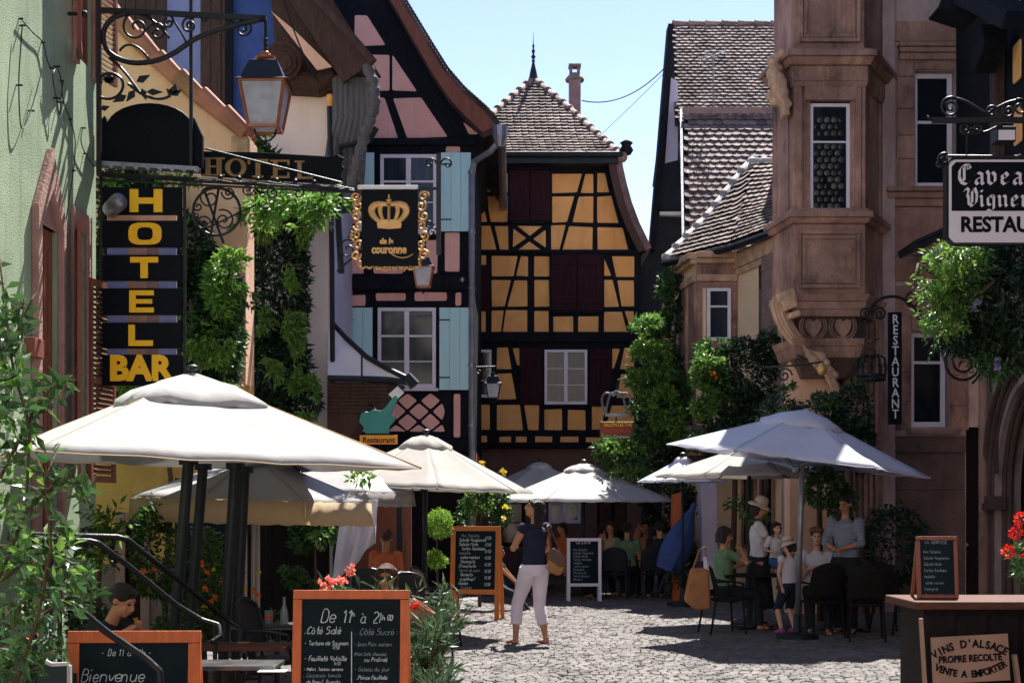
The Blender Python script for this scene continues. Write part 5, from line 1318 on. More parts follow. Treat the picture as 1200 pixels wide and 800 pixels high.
# gold lettered HOTEL board running along the beam
gb = thing('hotel_board', 'dark scroll ended board with dull gold letters HOTEL', 'sign', P(315, 198, YS + .35))
b5 = lambda px, py: P(px, py, YS + .35) - V(gb.location)
pl = [(236, 178), (300, 179), (385, 184), (396, 182), (404, 186), (396, 192), (404, 197), (398, 203), (403, 212), (388, 216), (300, 210), (236, 206)]
pts = [b5(x, y) for x, y in pl]; mb = MB(); mb.prism([(p.x, p.z) for p in pts], -.03, .03); bo = mb.build('board', 'signblack', gb, bevel=.006)
def slab(mb, ch, cx, z0, h, w, y):
    s_ = w * .24; t = h * .12; x0, x1, z1 = cx - w / 2, cx + w / 2, z0 + h; yo = y - .008
    B_ = lambda a, b_, c, d: mb.box(a, b_, yo, y, c, d)
    def serif(x, z): B_(x - s_ * 1.15, x + s_ * 1.15, z, z + t * .8)
    if ch == 'H':
        for x in (x0 + s_, x1 - s_): B_(x - s_ / 2, x + s_ / 2, z0 + t * .8, z1 - t * .8); serif(x, z0); serif(x, z1 - t * .8)
        B_(x0 + s_ * 1.5, x1 - s_ * 1.5, z0 + h * .46, z0 + h * .56)
    if ch == 'T': B_(cx - s_ / 2, cx + s_ / 2, z0 + t * .8, z1 - t); serif(cx, z0); B_(x0, x1, z1 - t, z1); B_(x0, x0 + s_ * .5, z1 - t * 2.4, z1 - t); B_(x1 - s_ * .5, x1, z1 - t * 2.4, z1 - t)
    if ch in 'EL':
        B_(x0 + s_ * .5, x0 + s_ * 1.5, z0 + t, z1 - t * .8); serif(x0 + s_, z1 - t * .8); B_(x0, x1, z0, z0 + t); B_(x1 - s_ * .5, x1, z0 + t, z0 + t * 2.6)
        if ch == 'E': B_(x0 + s_ * 2.2, x1, z1 - t, z1); B_(x1 - s_ * .5, x1, z1 - t * 2.4, z1 - t); B_(x0 + s_ * 1.5, x1 - s_ * .8, z0 + h * .46, z0 + h * .56)
    if ch == 'O':
        n = 24
        for k in range(n):
            a, c = 2 * PI * k / n, 2 * PI * (k + 1) / n; zc = z0 + h / 2
            qd = [(cx + math.cos(a) * w / 2, zc + math.sin(a) * h / 2), (cx + math.cos(c) * w / 2, zc + math.sin(c) * h / 2), (cx + math.cos(c) * (w / 2 - s_), zc + math.sin(c) * (h / 2 - t * .8)), (cx + math.cos(a) * (w / 2 - s_), zc + math.sin(a) * (h / 2 - t * .8))]
            mb.hexa([V((p[0], yo, p[1])) for p in qd], [V((p[0], y, p[1])) for p in qd])
for ch, px, w_ in (('H', 251, .24), ('O', 277, .24), ('T', 303, .23), ('E', 329, .21), ('L', 357, .20)):
    mb = MB(); p = b5(px, 207 + (px - 251) * .035); slab(mb, ch, p.x, p.z, .205, w_, -.032); mb.build('letter', 'gold_dull', bo)

# crown sign
cs = thing('crown_sign', 'black hanging sign with gilded crown and scrolled gold frame reading de la couronne', 'sign', P(456, 222, YS))
b6 = lambda px, py: P(px, py, YS) - V(cs.location)
mb = MB(); a_ = b6(424, 312); c_ = b6(490, 222); mb.box(a_.x, c_.x, -.02, .02, a_.z, c_.z); bo = mb.build('board', 'signblack', cs, bevel=.004)
mb = MB(); mb.bar(b6(419, 220), b6(490, 220), .06, .045); mb.build('light_rail', 'zinc_white', cs, bevel=.01)
mb = MB(); yy = -.024
def gpoly(pl, m, d=.012): pts = [b6(x, y) for x, y in pl]; m.prism([(p.x, p.z) for p in pts], yy - d, yy)
gpoly([(444, 258), (468, 258), (471, 263), (470, 268), (456, 269), (443, 268), (442, 263)], mb)
cr = bez(b6(446, 262), b6(430, 252), b6(432, 236), b6(450, 240)); 
for s_ in (-1, 1):
    for (x3, xm, w_) in ((23, 26, .034), (12, 13, .022)):
        c_ = bez(b6(456 + s_ * 11 * (1 if x3 > 20 else .5), 260), b6(456 + s_ * xm, 250), b6(456 + s_ * x3, 236), b6(456 + s_ * 2, 240), 10)
        mb.tube([p + V((0, yy, 0)) for p in c_], [(w_ * .4, w_ * (.7 + .5 * math.sin(PI * i / 10))) for i in range(11)], 8, side=(0, 1, 0))
mb.tube([b6(456, 241) + V((0, yy, 0)), b6(456, 260) + V((0, yy, 0))], .018, 8)
mb.ball(b6(456, 235.5) + V((0, yy, 0)), (.035, .015, .02), 10, 6); mb.ball(b6(456, 231) + V((0, yy, 0)), (.014, .012, .03), 8, 6); mb.ball(b6(456, 238.5) + V((0, yy, 0)), (.05, .015, .010), 8, 6)
mb.build('gilt_crown', 'gold', bo)
mb = MB(); p = b6(453, 286); text_mb(mb, 'de la', .085, p.x, p.z, yy, .003, .005, .9, shear=.1); 
p = b6(456, 297); text_mb(mb, 'couronne', .125, p.x, p.z, yy, .003, .006, .78, shear=.05); c_ = bez(b6(458, 297), b6(468, 305), b6(478, 303), b6(484, 298)); mb.tube([q_ + V((0, yy, 0)) for q_ in c_], .007, 5)
mb.build('lettering', 'gold', bo)
mb = MB()
for sx, s_ in ((418.5, 1), (495, -1)):
    for i in range(7):
        mb.tube(spiral(b6(sx + (1.5 if i % 2 else -1.5) * s_, 230 + i * 11.5), .062, 1.35, i * 1.1, s_ if i % 2 else -s_), .012, 6)
for i in range(8):
    t = i / 7; mb.tube(spiral(b6(424 + t * 66, 309.5 + 3 * math.sin(t * PI) - 0), .05, 1.3, i, 1 if i % 2 else -1), .014, 6)
mb.tube(bez(b6(418, 305), b6(440, 318), b6(450, 300), b6(456, 310)), .014, 6); mb.tube(bez(b6(494, 305), b6(474, 318), b6(464, 300), b6(456, 310)), .014, 6)
mb.build('scroll_frame', 'gold', cs, smooth=True)
lantern('street_lantern', 'copper framed lantern on the wall just right below the crown sign', P(496, 288, 21.5), .62, frame='copper')
lb = thing('lantern_arm', 'thin black iron arm with curls holding the lantern left of the crown sign', 'bracket', P(397, 300, 22))
mb = MB(); bb = lambda px, py: P(px, py, 22) - V(lb.location)
mb.tube([bb(395, 318), bb(424, 292), bb(499, 288)], .018, 6); mb.tube(spiral(bb(408, 292), .16, 1.4, 1, 1), .014, 6); mb.tube(spiral(bb(412, 278), .09, 1.4, 2, -1), .012, 6); mb.build('arm', 'iron', lb)
lantern('street_lantern', 'small dark lantern in front of the ochre house beside the drainpipe', P(578, 430, 27.5), .60, frame='iron_grey')
la2 = thing('lantern_arm', 'short iron arm holding the small dark lantern by the drainpipe', 'bracket', P(554, 430, 27.5))
mb = MB(); mb.tube([(0, 0, 0), (.44, 0, .01)], .015, 6); mb.tube(spiral((.12, 0, -.08), .07, 1.2, 1, 1), .01, 6); mb.build('arm', 'iron', la2)

# tea room sign with crown
ts = thing('tea_room_sign', 'small brown red board reading SALON DE THE under a grey metal crown', 'sign', P(723, 507, 27))
b7 = lambda px, py: P(px, py, 27) - V(ts.location)
mb = MB(); a_ = b7(703, 516); c_ = b7(743, 494); mb.box(a_.x, c_.x, -.03, .03, a_.z, c_.z); bo = mb.build('board', 'red_sign', ts, bevel=.01)
mb = MB(); p = b7(724, 499.5); text_mb(mb, 'SALON DE THE', .095, p.x, p.z, -.034, .002, .003, .82); mb.build('lettering', 'yellow', bo)
mb = MB(); p = b7(724, 506.3); text_mb(mb, 'RESTAURANT', .09, p.x, p.z, -.034, .002, .003, .84); mb.build('lettering', 'red_bright', bo)
mb = MB(); p = b7(724, 513.5); text_mb(mb, 'A la Couronne', .095, p.x, p.z, -.034, .002, .0015, .82); mb.build('lettering', 'signwhite', bo)
mb = MB()
for s_ in (-1, 1):
    for xm in (17, 6): mb.tube(bez(b7(722 + s_ * 12, 484), b7(722 + s_ * (xm + 4), 470), b7(722 + s_ * xm, 452), b7(722 + s_ * 2, 464), 12), .022, 7)
mb.ball(b7(722, 460), .05, 8, 6); mb.bar(b7(709, 486), b7(735, 486), .05, .06); mb.build('metal_crown', 'zinc', ts)
mb = MB(); mb.tube([b7(722, 458), b7(724, 445), b7(745, 440)], .014, 6); mb.tube([b7(722, 484), b7(722, 494)], .014, 6); mb.build('arm', 'iron', ts)

# ================================================================= right hand signs
YC = 13.0
cv = thing('tavern_sign', 'black and white sign board reading Caveau Vigneron RESTAURANT', 'sign', P(1165, 238, YC))
b8 = lambda px, py: P(px, py, YC) - V(cv.location)
def octo(px0, py0, px1, py1, c): return [(px0 + c, py0), (px1 - c, py0), (px1, py0 + c), (px1, py1 - c), (px1 - c, py1), (px0 + c, py1), (px0, py1 - c), (px0, py0 + c)]
pts = [b8(x, y) for x, y in octo(1111, 188, 1262, 285, 6)]
mb = MB(); mb.prism([(p.x, p.z) for p in pts], -.03, .03); bo = mb.build('board', 'signwhite', cv, bevel=.004)
mb = MB(); pts = [b8(x, y) for x, y in [(1119, 191), (1254, 191), (1259, 196), (1259, 248), (1114, 248), (1114, 196)]]; mb.prism([(p.x, p.z) for p in pts], -.036, -.0305); bk = mb.build('black_field', 'signblack', bo)
mb = MB(); pts = [b8(x, y) for x, y in octo(1109.3, 186.3, 1264, 287, 6)]
for i in range(8): mb.bar(V(pts[i]) , V(pts[(i + 1) % 8]), .07, .014)
mb.build('rim', 'iron', bo)
BLK = {'i': (2.2, [[(.5,6),(1,5.5),(1,2.7),(1.5,2.2)], [(.8,7.8),(1.2,7.4)]]), 'n': (4.3, [[(.5,6),(1,5.5),(1,2.7),(1.5,2.2)], [(1.2,5.2),(2.4,6.1),(3.1,5.5),(3.1,2.7),(3.6,2.2)]]),
 'u': (4.3, [[(.5,6),(1,5.5),(1,2.9),(1.8,2.2),(2.9,3.1)], [(2.6,6),(3.1,5.5),(3.1,2.7),(3.6,2.2)]]), 'a': (4.2, [[(.9,5.4),(1.8,6.1),(3,5.5),(3,2.7),(3.5,2.2)], [(2.8,4.6),(1.2,3.9),(1,2.9),(1.7,2.2),(2.8,3)]]),
 'e': (4.0, [[(3,4.9),(1.2,3.9),(1.1,5.3),(2.1,6.1),(3,5.1)], [(1.1,4.2),(1.1,2.9),(1.9,2.2),(3.1,3)]]), 'v': (4.3, [[(.4,6.6),(1,5.6),(1,3),(2,2.2),(3.1,3.2),(3.1,5.3),(2.2,6.2),(1.2,5.4)]]),
 'g': (4.2, [[(2.9,5.3),(1.9,6.1),(1,5.4),(1,3.2),(1.8,2.5),(2.9,3.2)], [(2.5,6.1),(3.1,5.6),(3.1,1.3),(2.1,.4),(.8,1)]]), 'r': (3.4, [[(.5,6),(1,5.5),(1,2.7),(1.5,2.2)], [(1.2,5.2),(2.1,6.1),(2.8,5.4)]]),
 'o': (4.2, [[(1.9,6.1),(1,5.3),(1,3.1),(2,2.2),(3.1,3.1),(3.1,5.2),(2.0,6.2)]]), 's': (3.8, [[(2.9,5.6),(2,6.1),(1.1,5.2),(2.8,3.5),(2,2.2),(.9,2.9)]]),
 'C': (5.4, [[(4.6,7.4),(3.9,8.6),(2.3,8.5),(1.1,6.9),(1,4.3),(1.9,2.7),(3.3,2.2),(4.7,3.3)], [(2.6,7.9),(2.6,3.4)], [(3.9,8.4),(3.9,7.2)]]),
 'V': (5.6, [[(.4,7.6),(1.2,8.7),(2.0,7.9),(1.5,6.2),(2,5),(2,3.3),(3.3,2.2),(4.7,3.6),(4.9,6.6),(4.1,8.7),(3.0,7.9)], [(3.2,7.6),(3.2,3.4)]])}
def gothic(text, px, py, hpx, adv=1.0):
    m = MB(); k = hpx * YC / F / 7; x = b8(px, py).x; z = b8(px, py).z
    for ch in text:
        w_, sts = BLK[ch]
        for st in sts: nib(m, [[(x + a * k * adv, z + (b_ - 2) * k) for a, b_ in st]], -.037, (k * .42, k * .34), .005)
        x += w_ * k * adv
    return m
gothic('Caveau', 1119, 218, 25, 1.0).build('lettering', 'signwhite', bk)
gothic('Vigneron', 1127, 243.5, 23, 1.0).build('lettering', 'signwhite', bk)
mb = MB(); a_ = b8(1124, 272); text_mb(mb, 'RESTAURANT', .19, a_.x, a_.z, -.034, .002, .007, .95, align='LEFT'); mb.build('lettering', 'signblack', bo)
mb = MB(); mb.bar(b8(1092, 141), b8(1262, 141), .03, .05); mb.tube([b8(1108, 195), b8(1108, 280)], .02, 6)
mb.tube([b8(1111, 183), b8(1260, 184)], .014, 6)
for i in range(26): mb.ball(b8(1128 + i * 1.9, 183), .012, 6, 4); mb.ball(b8(1130 + i * 1.9, 287), .010, 6, 4)
mb.build('beam', 'iron', cv)
mb = MB()
for (cx, cy, r_, tn, a0, sg) in ((1114, 126, .10, 1.8, 1, 1), (1131, 151, .06, 1.5, 0, -1), (1145, 151, .06, 1.5, 3, 1), (1162, 131, .06, 1.4, 0, 1), (1106, 187, .06, 1.5, 1, 1), (1101, 192, .05, 1.4, 2, -1), (1182, 130, .07, 1.5, 2, 1), (1195, 126, .08, 1.4, 2, -1)): mb.tube(spiral(b8(cx, cy), r_, tn, a0, sg), .012, 6)
mb.tube(bez(b8(1106, 122), b8(1115, 108), b8(1135, 118), b8(1156, 134)), .012, 6); mb.tube(bez(b8(1156, 134), b8(1170, 125), b8(1185, 115), b8(1200, 118)), .012, 6); mb.tube(bez(b8(1144, 152), b8(1155, 160), b8(1160, 150), b8(1175, 147)), .012, 6)
for i in range(6): mb.ball(b8(1133, 156 + i * 4.5), (.012, .012, .02), 6, 5); mb.ball(b8(1240, 156 + i * 4.5), (.012, .012, .02), 6, 5)
mb.bar(b8(1092, 141), b8(1086, 136), .02, .02); mb.build('scrollwork', 'iron', cv, smooth=True)
fl = thing('floodlight', 'boxy floodlight with pale glass under the tavern sign beam', 'lamp', P(1176, 158, YC + .1))
mb = MB(); mb.box(-.09, .09, -.08, .08, -.08, .06); mb.tube([(0, 0, .06), (0, 0, .12)], .02, 6); mb.build('housing', 'iron_grey', fl, bevel=.01)
mb = MB(); mb.box(-.075, .075, -.09, -.081, -.07, .02); mb.build('lens', 'signwhite', fl)

# RESTAURANT vertical sign with bracket and crown basket
rv = thing('vertical_sign', 'narrow black vertical sign with outlined letters RESTAURANT', 'sign', P(1048, 435, 20))
b9 = lambda px, py: P(px, py, 20) - V(rv.location)
mb = MB(); a_ = b9(1041, 497); c_ = b9(1056, 366); mb.box(a_.x, c_.x, -.04, .04, a_.z, c_.z); bo = mb.build('board', 'signblack', rv, bevel=.005)
for i, ch in enumerate('RESTAURANT'):
    mb = MB(); p = b9(1048.3, 379.5 + i * 12.3); text_mb(mb, ch, .18, p.x, p.z, -.045, .006, .002, .85); mb.build('letter', 'signwhite', bo)
rb_ = thing('sign_bracket', 'curled black iron bracket above the hanging crown basket', 'bracket', P(1046, 350, 20))
b10 = lambda px, py: P(px, py, 20) - V(rb_.location)
mb = MB(); mb.tube(bez(b10(1016, 372), b10(1018, 345), b10(1060, 335), b10(1075, 368)), .022, 7)
for (cx, cy, r_, tn, a0, sg) in ((1014, 368, .09, 1.6, 0, 1), (1031, 368, .10, 1.6, 3, -1), (1070, 352, .13, 1.5, 1, 1), (1078, 370, .07, 1.5, 2, -1)): mb.tube(spiral(b10(cx, cy), r_, tn, a0, sg), .016, 6)
for i in range(10): mb.ball(b10(1014, 376 + i * 4.2), (.014, .014, .022), 6, 5)
for i in range(6): mb.ball(b10(1014 + i * 3, 400 + 3 * math.sin(i)), (.02, .014, .014), 6, 5)
mb.build('iron_scroll', 'iron', rb_, smooth=True)
cb_ = thing('crown_basket', 'dark iron crown shaped basket hanging below the curled bracket', 'ornament', P(1021, 430, 20))
mb = MB()
for z_ in (-.18, -.12): mb.tube([V((math.cos(a * PI / 12) * .19, math.sin(a * PI / 12) * .19, z_)) for a in range(25)], .016, 6)
for k in range(10):
    a = k * PI / 5; ca, sa = math.cos(a), math.sin(a)
    mb.tube([V((ca * .19, sa * .19, -.18)), V((ca * .21, sa * .21, -.02)), V((ca * .19, sa * .19, .12)), V((ca * .10, sa * .10, .17)), V((0, 0, .12))], .013, 6); mb.ball((ca * .2, sa * .2, .02), .028, 6, 5)
mb.build('iron_crown', 'iron', cb_)
sc_ = thing('wall_scroll', 'big round iron scroll on the stone wall left of the arch', 'ornament', P(1130, 425, 18))
mb = MB(); c = V((0, 0, 0)); mb.tube(spiral(c, .26, 2.2, 2, 1, 40), .018, 6); mb.tube(bez(c + V((-.16, 0, .3)), c + V((.1, 0, .3)), c + V((.4, 0, 0)), c + V((.1, 0, -.26))), .016, 6); mb.tube([c + V((.3, 0, .1)), c + V((.34, 0, -.36))], .014, 6); mb.build('scroll', 'iron', sc_, smooth=True)
# small hanging shop ornaments near the corbel
hb = thing('hanging_ornament', 'black iron arm with a small amber heart hanging below the oriel corner', 'ornament', P(965, 428, 19.6))
mb = MB(); mb.tube([(-.75, .3, .0), (-.35, .2, .02), (0, 0, .05)], .014, 6); mb.tube(spiral((-.5, .2, -.12), .11, 1.5, 0, 1), .012, 6); mb.tube(spiral((-.3, .2, .08), .08, 1.4, 2, -1), .012, 6); mb.build('arm', 'iron', hb)
mb = MB(); mb.ball((-.02, 0, -.05), (.07, .05, .09), 12, 8); mb.build('amber_heart', 'gold', hb, smooth=True)
# cables against the sky
def freewire(a, b, sag, r, label):
    a = V(a); b = V(b); mb = MB(); mb.tube([a.lerp(b, t / 16) - V((0, 0, sag * 4 * (t / 16) * (1 - t / 16))) for t in range(17)], r, 5); o = mb.build('overhead_cable', 'cloth_dark'); tag(o, label, 'cable')
freewire(P(682, 118, 32), P(786, 72, 33.9), .35, .014, 'upper sagging cable from the ochre house roof to the tall house')
freewire(P(700, 162, 32), P(786, 78, 33.9), .02, .006, 'thin straight wire below the sagging cable in front of the sky')
freewire(P(329, -10, 21), P(372, 95, 22.2), .12, .012, 'twisted cable hanging down past the white house eaves')
# ================================================================= ground
mb = MB(); mb.add([(-200, -60, -.02), (200, -60, -.02), (200, 400, -.02), (-200, 400, -.02)], [(0, 1, 2, 3)]); g = mb.build('ground', 'earth'); tag(g, kind='structure')
def setts(name, x0, x1, y0, y1, w, l, m, clip=None, h=.009, gap=.010):
    rnd = random.Random(3); vs = []; fs = []; y = y0; r = 0
    while y < y1:
        ll = l * rnd.uniform(.85, 1.15); x = x0 - rnd.random() * w
        while x < x1:
            ww = w * rnd.uniform(.82, 1.22)
            cx, cy = x + ww / 2, y + ll / 2 + .01 * math.sin(cx * 1.7 if False else x * 1.7)
            if clip is None or clip(cx, cy):
                a = ww / 2 - gap / 2; b_ = ll / 2 - gap / 2; z = rnd.uniform(-.002, .003) + .012 * math.sin(cx * .9) * math.sin(cy * .5); i0 = len(vs); tx = rnd.uniform(-.004, .004); ty = rnd.uniform(-.004, .004)
                for (fx, fz) in ((1, -.02), (1, z + h * .45), (.80, z + h)):
                    for sx, sy in ((-1, -1), (1, -1), (1, 1), (-1, 1)):
                        vs.append((cx + sx * a * fx + rnd.uniform(-.003, .003), cy + sy * b_ * fx + rnd.uniform(-.003, .003), fz + (tx * sx + ty * sy if fz > 0 else 0)))
                for k in range(2):
                    for j in range(4): q_ = (j + 1) % 4; fs.append((i0 + k * 4 + j, i0 + k * 4 + q_, i0 + k * 4 + 4 + q_, i0 + k * 4 + 4 + j))
                fs.append((i0 + 8, i0 + 9, i0 + 10, i0 + 11))
            x += ww
        y += ll; r += 1
    o = raw(vs, fs, name, m); tag(o, kind='structure'); return o
kx = lambda y: -1.33 + (y - 13) * .028          # left edge strip of the carriageway
setts('cobblestones', -1.6, 7.6, 7.5, 34, .10, .092, 'sett', lambda x, y: x > kx(y) + .36)
setts('gutter_setts', -3, 0, 7.5, 30, .17, .14, 'sett2', lambda x, y: kx(y) - .02 < x < kx(y) + .36, h=.02)
setts('pavement', -7, -1, 7.5, 30, .22, .2, 'sett', lambda x, y: x < kx(y) - .03, h=.02)
mb = MB(); mb.box(-16, 14, -14, -8, 0, 10); o = mb.build('bounce_block_behind', 'white_wall'); tag(o, kind='structure')  # unseen pale block added behind the camera to bounce sunlight

# ================================================================= parasols
def parasol(label, c, zr, za, rad, n, rot=0.0, m='canvas', val=.0, sag=.06, vent=.28, pole=.025, polem='iron_grey', tilt=(0, 0), group='parasols over the cafe terraces', ribs=True, hubz=None, poles=None, scallop=.0, valm=None, base=True):
    """c=(x,y); rim corner height zr, apex height za"""
    t = thing('parasol', label, 'parasol', (c[0], c[1], 0), 0, group)
    mt = Matrix.Translation((0, 0, zr)) @ Matrix.Rotation(tilt[0], 4, 'X') @ Matrix.Rotation(tilt[1], 4, 'Y')
    H = za - zr; vs = []; fs = []; NR, NS = 8, 8
    cor = [V((math.cos(rot + 2 * PI * i / n) * rad, math.sin(rot + 2 * PI * i / n) * rad)) for i in range(n)]
    def surf(i, s_, r_):       # s_ along the side, r_ from apex to rim
        a, b_ = cor[i], cor[(i + 1) % n]; p = a.lerp(b_, s_) * r_
        z = H * (1 - r_) - sag * math.sin(PI * s_) * r_ * (1.1 - .4 * r_) + .06 * H * math.sin(PI * r_) * (1 - 2 * abs(s_ - .5)) * 0
        z += .008 * math.sin(9 * s_ * PI + i) * r_ * r_
        inn = 1 - .05 * math.sin(PI * s_) * r_ * r_
        return V((p.x * inn, p.y * inn, z + sag * .9 * math.sin(PI * s_) * r_ * r_ * .6))
    r0 = vent * .35
    for i in range(n):
        b0 = len(vs)
        for j in range(NR + 1):
            for k in range(NS + 1): vs.append(mt @ surf(i, k / NS, r0 + (1 - r0) * j / NR))
        for j in range(NR):
            for k in range(NS): q_ = b0 + j * (NS + 1) + k; fs.append((q_, q_ + 1, q_ + NS + 2, q_ + NS + 1))
    cn = raw(vs, fs, 'canopy', m, t, smooth=True); sd_ = cn.modifiers.new('thick', 'SOLIDIFY'); sd_.thickness = .003
    mb = MB()      # stitched seams along ribs and hem
    for i in range(n):
        mb.tube([mt @ (surf(i, 0, r0 + (1 - r0) * j / NR) + V((0, 0, .004))) for j in range(NR + 1)], .004, 5)
        if not val: mb.tube([mt @ surf(i, k / NS, 1) for k in range(NS + 1)], .005, 5)
    mb.build('seam', valm or m, cn)
    if val:
        vs = []; fs = []
        for i in range(n):
            b0 = len(vs)
            for k in range(13):
                s_ = k / 12; p = surf(i, s_, 1); d = V((p.x, p.y, 0)).normalized() * .012
                w_ = math.sin(s_ * 6 * PI + i) * .018
                vs += [mt @ p, mt @ (p + d * (1 + w_ * 20) + V((0, 0, -val * (.5)))), mt @ (p + d * (2 + w_ * 40) + V((0, 0, -val * (1 - scallop * (1 - abs(2 * s_ - 1))))))]
            for k in range(12):
                q_ = b0 + k * 3; fs += [(q_, q_ + 3, q_ + 4, q_ + 1), (q_ + 1, q_ + 4, q_ + 5, q_ + 2)]
        vl = raw(vs, fs, 'valance', valm or m, t, smooth=True); sd_ = vl.modifiers.new('thick', 'SOLIDIFY'); sd_.thickness = .004
    # vent cap, slightly rumpled
    vs = []; fs = []; K = 32
    for j, (r_, dz) in enumerate(((0, .015), (.3, .02), (.55, .028), (.8, .022), (1.0, .006), (1.03, -.035))):
        for k in range(K):
            a = 2 * PI * k / K; pr = n * (a - rot) / (2 * PI); fr_ = pr - math.floor(pr); i = int(math.floor(pr)) % n
            e = cor[i].lerp(cor[(i + 1) % n], fr_) * vent * r_
            z = H * (1 - vent * r_ * .92) + dz * 1.3 + random.uniform(-.012, .012) * (1 if r_ > 0 else 0) + (.014 * math.sin(a * 7) + .010 * math.sin(a * 17 + r_ * 9)) * r_
            vs.append(mt @ V((e.x, e.y, z)))
    for j in range(5):
        for k in range(K): fs.append((j * K + k, j * K + (k + 1) % K, (j + 1) * K + (k + 1) % K, (j + 1) * K + k))
    vo = raw(vs, fs, 'vent_cap', m, cn, smooth=True); sd_ = vo.modifiers.new('thick', 'SOLIDIFY'); sd_.thickness = .008
    top = mt @ V((0, 0, H + .06)); mb = MB(); mb.lathe([(.035, -.02), (.05, 0), (.05, .015), (.02, .03)], top, 12); mb.build('finial', 'iron_grey', t)
    if poles is None:
        mb = MB(); mb.tube([(0, 0, .05), mt @ V((0, 0, H * .98))], pole, 12); mb.build('pole', polem, t, smooth=True)
    else:
        for (a, b_, w_) in poles:
            mb = MB(); mb.tube([V(a) - V((c[0], c[1], 0)), V(b_) - V((c[0], c[1], 0))], w_, 14); mb.tube([V(b_) - V((c[0], c[1], .03)), V(b_) - V((c[0], c[1], -.02))], w_ * 1.7, 10); mb.build('pole', polem, t, smooth=False)
    if base:
        mb = MB(); mb.lathe([(.26, 0), (.26, .05), (.22, .07), (.05, .09), (.04, .3), (.03, .31)], (0, 0, 0), 20); mb.build('base', 'iron_grey', t)
    if ribs:
        hz = hubz if hubz is not None else H * .1 - .05
        for i in range(n):
            rb = MB(); rb.tube([mt @ (surf(i, 0, .06) - V((0, 0, .03))), mt @ (surf(i, 0, .98) - V((0, 0, .02)))], .010, 5); ro = rb.build('rib', polem, t)
            sb_ = MB(); sb_.tube([mt @ V((0, 0, hz)), mt @ (surf(i, 0, .5) - V((0, 0, .03)))], .009, 5); sb_.build('strut', polem, ro)
        hb_ = MB(); hb_.lathe([(.035, -.05), (.05, -.03), (.05, .03), (.035, .05)], mt @ V((0, 0, hz)), 10); hb_.build('hub', polem, t)
    return t
# 1 the big square one in front, four dark poles
def GP(px, py, Y): return P(px, py, Y)
apx = GP(232, 440, 11.9)
poles = [(GP(204, 745, 11.3), GP(221, 540, 11.3), .046), (GP(222, 745, 11.9), GP(238, 546, 11.9), .043), (GP(262, 770, 11.5), GP(276, 545, 11.5), .046), (GP(277, 760, 12.2), GP(287, 550, 12.2), .043)]
for k in range(4): a, b_, w_ = poles[k]; a = b_ + (a - b_) * ((b_.z - .02) / (b_.z - a.z)); poles[k] = (a, b_, w_)
A_ = V((GP(38, 517, 10.0).x, 10.0)); B_ = V((GP(494, 547, 11.35).x, 11.35)); n_ = V((-(B_ - A_).y, (B_ - A_).x)); C_ = (A_ + B_) / 2 + n_ * .5
rad_ = (A_ - C_).length; rot_ = math.atan2((A_ - C_).y, (A_ - C_).x)
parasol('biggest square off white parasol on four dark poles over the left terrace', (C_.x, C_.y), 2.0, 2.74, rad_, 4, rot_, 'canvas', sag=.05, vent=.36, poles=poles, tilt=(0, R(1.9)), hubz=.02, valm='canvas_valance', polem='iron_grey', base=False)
# 2 white with deep cream valance behind
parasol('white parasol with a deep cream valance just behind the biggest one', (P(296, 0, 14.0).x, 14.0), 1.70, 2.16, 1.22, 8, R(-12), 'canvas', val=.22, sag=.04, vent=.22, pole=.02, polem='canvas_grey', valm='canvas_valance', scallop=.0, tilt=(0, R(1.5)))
# 3 further one, seen behind to the right of it
parasol('far white parasol with a clear film edge right of the cream valance', (P(388, 0, 17.2).x, 17.2), 1.80, 2.25, 1.0, 6, R(0), 'canvas', val=.16, sag=.04, vent=.2, pole=.02, polem='canvas_grey', valm='plastic_clear')
# 4 terrace parasol in the middle left with a dark green pole
parasol('off white parasol on a dark green pole in front of the rust orange wall', (P(497, 0, 18.2).x, 18.2), 1.86, 2.54, 1.42, 8, R(10), 'canvas_cream', sag=.07, vent=.24, pole=.032, tilt=(0, R(2)))
# 5, 6 far parasols
parasol('large greyish parasol far back in the middle, the nearer of the two', (P(684, 0, 26).x, 26), 1.74, 2.42, 1.75, 8, R(20), 'canvas_grey', sag=.08, vent=.22, pole=.03)
parasol('smaller greyish parasol half hidden behind the large far one', (P(632, 0, 28.5).x, 28.5), 1.95, 2.52, 1.3, 8, R(5), 'canvas_grey', sag=.08, vent=.2, pole=.03)
# 7, 8 right-hand pair
parasol('large white square parasol tinted for shade in front of the stone house', (P(934, 0, 17.6).x, 17.6), 2.20, 2.82, 1.62, 6, R(-8), 'canvas_shaded', sag=.07, vent=.32, pole=.035, polem='zinc', tilt=(R(2), R(7.5)), hubz=-.1)
parasol('cream parasol with open dark ribs tucked behind the large shaded white one', (P(878, 0, 19.8).x, 19.8), 2.06, 2.5, 1.36, 8, R(10), 'canvas_cream', sag=.08, vent=.2, pole=.03, hubz=.12)
parasol('small shade tinted white parasol corner behind the cream one, by the climbing roses', (P(800, 0, 23.5).x, 23.5), 2.05, 2.45, .75, 6, R(0), 'canvas_shaded', sag=.05, vent=.2, ribs=False)

